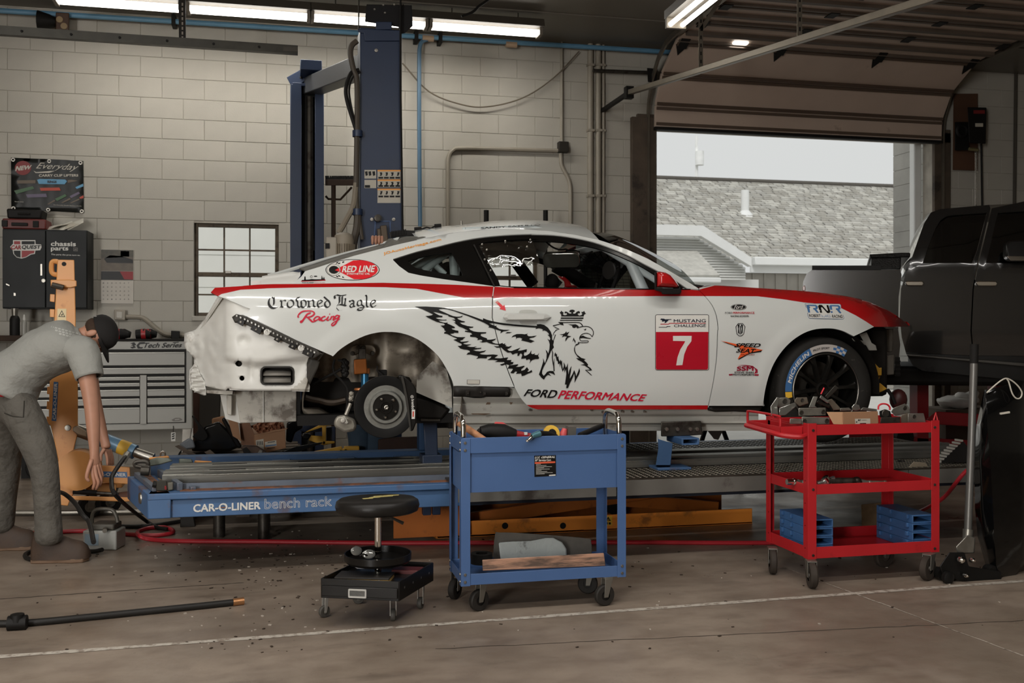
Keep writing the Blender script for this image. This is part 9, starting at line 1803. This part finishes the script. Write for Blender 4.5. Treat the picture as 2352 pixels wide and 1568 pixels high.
o=thing('sawhorse','pale triangular panel on dark legs standing beyond the runway under the car door','stand',tuple(U(1640,1000,8.0)));mb=MB();mb.loft([[U(x,y,yy)for x,y in((1610,970),(1672,965),(1650,1010),(1640,1008))]for yy in(7.95,7.97)]);mb.build('stand_panel',mat('pale_panel',(160,156,148),.6),o)
for a,b in(((1622,980),(1612,1012)),((1660,985),(1670,1012))):mb=MB();p=U(*a,8.0);q2=U(*b,8.0);q2=q2+(q2-p)*3;q2.z=max(0,q2.z);d_=U(*b,8.0)-p;q2=p+d_*(p.z/-d_.z);mb.bar(p,q2,.03,.03);mb.build('stand_leg',BLACKM,o)
# clutter on the floor behind the bench
j7=lambda x,y,Y:U(*ZM(380,920,2.585,[(x,y)])[0],Y)
WOODG=mat('weathered_plank',(92,80,68),.8,0,.2,6,.3,40,stretch=(1,6,6));pa=thing('pallet','weathered wooden pallet strewn with dismantled black car parts behind the bench','pallet',tuple(j7(200,340,7.6)))
zp=j7(300,345,7.6).z;xl,xr=j7(60,340,7.6).x,j7(800,340,7.6).x
for k in range(6):mb=MB();y_=7.5+k*.2;mb.bx(xl,xr,y_,y_+.14,zp-.02,zp);mb.build('plank',WOODG,pa,bevel=.003)
for k in range(3):mb=MB();x_=xl+(xr-xl)*(.05+.43*k);mb.bx(x_,x_+.1,7.5,8.64,0,zp-.021);mb.build('pallet_bearer',WOODG,pa,bevel=.003)
for k,(P,Y)in enumerate((([(55,270),(80,262),(230,345),(180,348)],7.45),([(230,305),(265,290),(330,345),(280,348)],7.46))):mb=MB();mb.loft([[j7(x,y,yy)for x,y in P]for yy in(Y,Y+.03)]);mb.build('plank',WOODG,pa,bevel=.002)
def blob(name,label,cat,P,Y,d,m,bv=.012):mb=MB();mb.loft([[j7(x,y,yy)for x,y in P]for yy in(Y,Y+d)]);o=mb.build(name,m,bevel=bv,smooth=40);return tag(o,label,cat)
GP=mat('gloss_black_plastic',(20,19,18),.18,0,.05)
blob('headlamp_bracket','curved glossy black trim arm rising beside the tool chest','car part',spl2([(155,92),(168,88),(200,130),(240,180),(252,215),(220,240),(160,215),(190,180),(190,150)],2),7.7,.12,GP);blob('bumper_end','black bumper end with pale grey sticker on the pallet','car part',[(80,258),(140,220),(165,235),(180,280),(120,290)],7.65,.1,mat('pale_plastic_face',(128,134,140),.3))
blob('black_bumper_shell','large folded black bumper shell lying on the pallet','car part',[(170,235),(235,150),(320,120),(400,200),(440,275),(380,300),(230,300),(150,300)],7.75,.3,GP,.02);blob('black_grille_frame','long black trim frame leaning against the cardboard box','car part',[(332,110),(350,95),(455,270),(440,285),(415,270)],7.7,.06,GP)
blob('leaning_panel','dark grey sheet panel leaning behind the car tail','panel',[(205,-60),(330,-60),(325,90),(290,478),(190,478),(200,120)],8.9,.03,mat('dark_sheet',(52,49,44),.6,0,.1));blob('upright_timber','dark brown timber standing between the chest and the car tail','timber',[(162,-80),(205,-80),(202,150),(200,452),(165,452),(165,150)],9.2,.06,mat('dark_brown_timber',(58,36,26),.7,0,.2))
bx_=thing('cardboard_box','brown cardboard carton stuffed with brown packing paper under the car tail','box',tuple(j7(600,310,7.7)))
mb=MB();fr=[j7(x,y,7.62)for x,y in((528,205),(712,172),(716,282),(590,312),(532,300))];mb.loft([fr,[p+Vector((-.06,.45,.0))for p in fr]]);mb.build('box_body',CARD,bx_,bevel=.003)
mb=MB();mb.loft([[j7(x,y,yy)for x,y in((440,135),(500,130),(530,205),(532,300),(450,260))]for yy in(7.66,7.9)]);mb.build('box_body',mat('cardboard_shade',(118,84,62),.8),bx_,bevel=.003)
for P in([(712,172),(728,162),(640,175),(540,205)],[(430,130),(370,110),(400,210),(450,240)]):mb=MB();mb.loft([[j7(x,y,yy)for x,y in P]for yy in(7.6,7.606)]);mb.build('box_flap',CARD,bx_)
mb=MB();V,tr=tri2d([[(505,150),(560,128),(700,128),(712,165),(640,185),(560,200)]],7);mb.add([j7(x,y,7.7+.05*mnoise.noise((x*.05,y*.06,1))+.03*mnoise.noise((x*.12,y*.15,4)))for x,y in V],tr);mb.build('packing_paper',mat('kraft_paper',(138,92,66),.7,0,.1,10),bx_,smooth=0,solid=.004)
sj=lambda x,y:j7(x,y,7.6185)
for P,m in(([(536,235),(582,226),(585,290),(540,282)],PAPR),([(590,245),(658,234),(660,268),(592,276)],PAPR)):mb=MB();lay(mb,[P],sj);lb_=mb.build('shipping_label',m,bx_,smooth=0)
sj2=lambda x,y:j7(x,y,7.617);mb=MB()
for k in range(4):lay(mb,[[(543+10*k,240),(547+10*k,239),(548+10*k,262),(544+10*k,262)]],sj2)
lay(mb,[[(606,247),(650,240),(650,244),(606,251)]],sj2);lay(mb,[[(604,282),(650,276),(650,280),(604,286)]],sj2);mb.build('label_print',INK,bx_,smooth=0);mb=MB();lay(mb,[[(594,266),(658,258),(658,264),(594,272)]],sj2);mb.build('label_band',INKB,bx_,smooth=0)
blob('white_carton','small pale carton standing behind the black bumper shell','box',[(275,105),(350,88),(355,200),(280,230)],8.1,.2,CARD)
cj=thing('chain_clamp','heavy worn steel pulling jaw resting on the pallet edge','clamp',tuple(j7(530,340,7.45)));P=[(445,275),(470,262),(545,265),(600,300),(615,355),(490,358)];mb=MB();mb.loft([[j7(x,y,yy)for x,y in P]for yy in(7.36,7.46)]);mb.build('jaw_body',mat('rusted_iron',(76,60,50),.5,.5,.3,12),cj,bevel=.01);mb=MB();mb.loft([[j7(x,y,yy)for x,y in((458,285),(480,275),(505,305),(490,340),(470,325))]for yy in(7.352,7.36)]);mb.build('jaw_mouth',BLACKM,cj);mb=MB();mb.loft([[j7(x,y,yy)for x,y in((520,350),(560,290),(580,296),(545,356))]for yy in(7.35,7.37)]);mb.build('jaw_rib',mat('worn_steel',(0,0,0)),cj,bevel=.003)
blob('black_splash_tray','flat black splash tray lying beside the cardboard carton','car part',[(690,300),(780,270),(930,245),(935,252),(800,300),(720,312)],7.7,.25,GP);blob('black_wheel_liner','black liner behind the cardboard carton','car part',[(720,130),(800,100),(818,160),(770,190),(750,250),(715,240)],8.0,.2,GP);blob('black_hose_part','black crumpled duct on the splash tray','car part',[(800,205),(830,190),(870,200),(845,235),(815,225)],7.75,.08,GP)
YW=mat('safety_yellow',(206,158,52),.5,0,.12,6);ys=thing('jack_stand','yellow and blue support stand behind the rear brake','stand',tuple(j7(940,260,8.2)))
for nm,P,y0,y1,m in(('stand_arm',[(820,195),(840,180),(940,132),(992,130),(990,146),(945,152)],8.1,8.2,YW),('stand_leg',[(930,145),(955,142),(952,258),(932,262)],8.1,8.2,YW),('stand_foot',[(850,235),(860,205),(932,210),(936,238),(1005,240),(1004,252),(940,264)],8.1,8.2,YW),('stand_box',[(955,158),(1008,152),(1008,240),(955,242)],8.22,8.5,LBLUE)):mb=MB();mb.loft([[j7(x,y,yy)for x,y in P]for yy in(y0,y1)]);mb.build(nm,m,ys,bevel=.005)
blob('blue_machine_base','blue painted machine base standing behind the rear suspension','machine',[(782,-10),(810,-10),(820,60),(930,90),(930,185),(830,190),(780,170)],8.6,.3,LBLUE)
yr=thing('yellow_frame','yellow tube frame lying behind the bench rails','frame',tuple(j7(950,320,7.75)))
for a,b,w_ in(((730,350),(1050,290),.05),((1055,283),(1062,345),.06),((1060,290),(1150,288),.05)):mb=MB();mb.bar(j7(*a,7.62),j7(*b,7.62),.05,w_);mb.build('frame_tube',YW,yr,bevel=.006)
blob('timber_crate','dark brown timber crate behind the rear brake disc','crate',[(1262,228),(1380,215),(1560,210),(1560,320),(1290,330),(1262,300)],7.5,.25,mat('crate_brown',(62,42,32),.75,0,.2,6));blob('blue_block','small blue block by the jeans behind the bench','block',[(1098,305),(1148,305),(1148,342),(1098,342)],7.9,.1,BBLUE)
dr=thing('cordless_drill','dark cordless drill lying on the rusty bench corner','drill',tuple(U(370,1105,5.8)));z5p=lambda x,y,Y=5.72:U(*ZM(280,880,3.734,[(x,y)])[0],Y)
mb=MB();mb.loft([[z5p(x,y,yy)for x,y in((292,925),(295,840),(330,830),(385,835),(388,925))]for yy in(5.7,5.78)]);mb.build('drill_battery',mat('drill_olive',(50,48,42),.5),dr,bevel=.006);mb=MB();mb.loft([[z5p(x,y,yy)for x,y in((388,850),(440,845),(440,915),(390,922))]for yy in(5.71,5.79)]);mb.build('drill_handle',mat('drill_grey',(92,88,78),.5),dr,bevel=.006);mb=MB();mb.tube([z5p(265,865),z5p(295,870)],.02,8);mb.build('drill_chuck',BLACKM,dr)
mb=MB();text(mb,'M18',[ZM(280,880,3.734,[p])[0]for p in((366,880),(366,910),(384,910),(384,880))],lambda x,y:U(x,y,5.698),.03);mb.build('drill_lettering',INKR,dr,smooth=0)
for nm,lb,P,Y,m in(('clamp_block','grey-green worn clamp block on the bench end under the ram',[(235,712),(238,655),(300,635),(400,640),(440,665),(320,700)],6.3,mat('grey_green_steel',(108,112,102),.5,.5,.2,14)),('clamp_block','grey-green small block behind the silver rails at the bench end',[(488,692),(490,645),(600,650),(612,682)],6.4,mat('grey_green_steel',(0,0,0))),('orange_bracket','orange bracket under the ram end on the bench',[(230,655),(235,635),(400,620),(410,640)],6.45,OT),('orange_strip','orange flat strip beside the small grey-green block',[(618,682),(625,660),(770,668),(772,680)],6.45,OT),('orange_hook','orange hook bracket inside the bench below the rails',[(975,795),(1000,788),(1180,800),(1170,825),(1030,832)],6.0,mat('orange_pale',(216,152,104),.5))):
 mb=MB();mb.loft([[z5p(x,y,yy)for x,y in P]for yy in(Y,Y+.08)]);tag(mb.build(nm,m,bevel=.006),lb,'metal part')
o=thing('shackle','dark steel shackle ring lying on the bench end','shackle',tuple(z5p(165,700,6.2)));mb=MB();mb.tube(spline([z5p(x,y,6.2)for x,y in((115,705),(110,685),(135,672),(200,670),(225,690),(215,715),(180,720),(130,712))],3,True),.012,8,True);mb.build('shackle_ring',DSTEEL,o);mb=MB();mb.tube([z5p(165,745,6.1),z5p(235,750,6.1)],.03,10);mb.build('shackle_pin',DSTEEL,o)
mb=MB();mb.tube(spline([z5p(x,y,6.5)for x,y in((330,635),(330,600),(350,585),(370,600),(368,630))],4),.006,6);tag(mb.build('eye_ring',STEEL),'thin steel ring standing on the orange bracket','ring')
mb=MB();c=U(398,1003,9.7);mb.bx(c.x-.02,c.x+.02,9.7,9.72,c.z-.04,c.z+.04);o=mb.build('tag_card',INKW);tag(o,'white striped tag hanging under the tool chest corner','tag');mb=MB();mb.tube([U(398,978,9.76),U(398,996,9.715)],.003,5);mb.build('tag_string',BLACKM,o)
mb=MB()
for k in range(3):lay(mb,[[(395,996+5*k),(401,994+5*k),(401,997+5*k),(395,999+5*k)]],lambda x,y:U(x,y,9.698))
mb.build('tag_stripe',INK,o,smooth=0)
mb=MB();pts=[G(x,y,.02)for x,y in((20,1178),(100,1178),(200,1177),(330,1175))];mb.tube(pts,.02,8);tag(mb.build('floor_pipe',STEEL),'bare steel pipe lying on the floor under the orange tower','pipe')
# pieces built together become parts of their own
def split_islands(o):
 bm=bmesh.new();bm.from_mesh(o.data);bm.verts.ensure_lookup_table();seen=set();isl=[]
 for v in bm.verts:
  if v.index in seen:continue
  st_=[v];seen.add(v.index);g=[]
  while st_:
   a=st_.pop();g.append(a.index)
   for e in a.link_edges:
    b=e.other_vert(a)
    if b.index not in seen:seen.add(b.index);st_.append(b)
  isl.append(set(g))
 bm.free()
 if len(isl)<2 or len(isl)>40:return
 src_=o.data
 for k,g in enumerate(isl):
  mp={i:n for n,i in enumerate(sorted(g))};me=bpy.data.meshes.new(o.name);ps=[p for p in src_.polygons if p.vertices[0]in g]
  me.from_pydata([tuple(src_.vertices[i].co)for i in mp],[],[[mp[i]for i in p.vertices]for p in ps])
  for m in src_.materials:me.materials.append(m)
  me.polygons.foreach_set('material_index',[p.material_index for p in ps]);me.polygons.foreach_set('use_smooth',[p.use_smooth for p in ps]);me.set_sharp_from_angle(angle=radians(40))
  if k==0:o.data=me
  else:c=o.copy();c.data=me;COL.objects.link(c)
SPL='post_bolts plate_bolts plate_bolt film_fastener bay_hose quarter_flange shock_collar ram_rod jaw_bolts sill_bolt door_magnets case_latches crash_can dark_brace caliper_rib bracket_clip'.split()
for o in list(bpy.data.objects):
 if o.type=='MESH' and o.name.split('.')[0]in SPL and not o.get('kind'):split_islands(o)
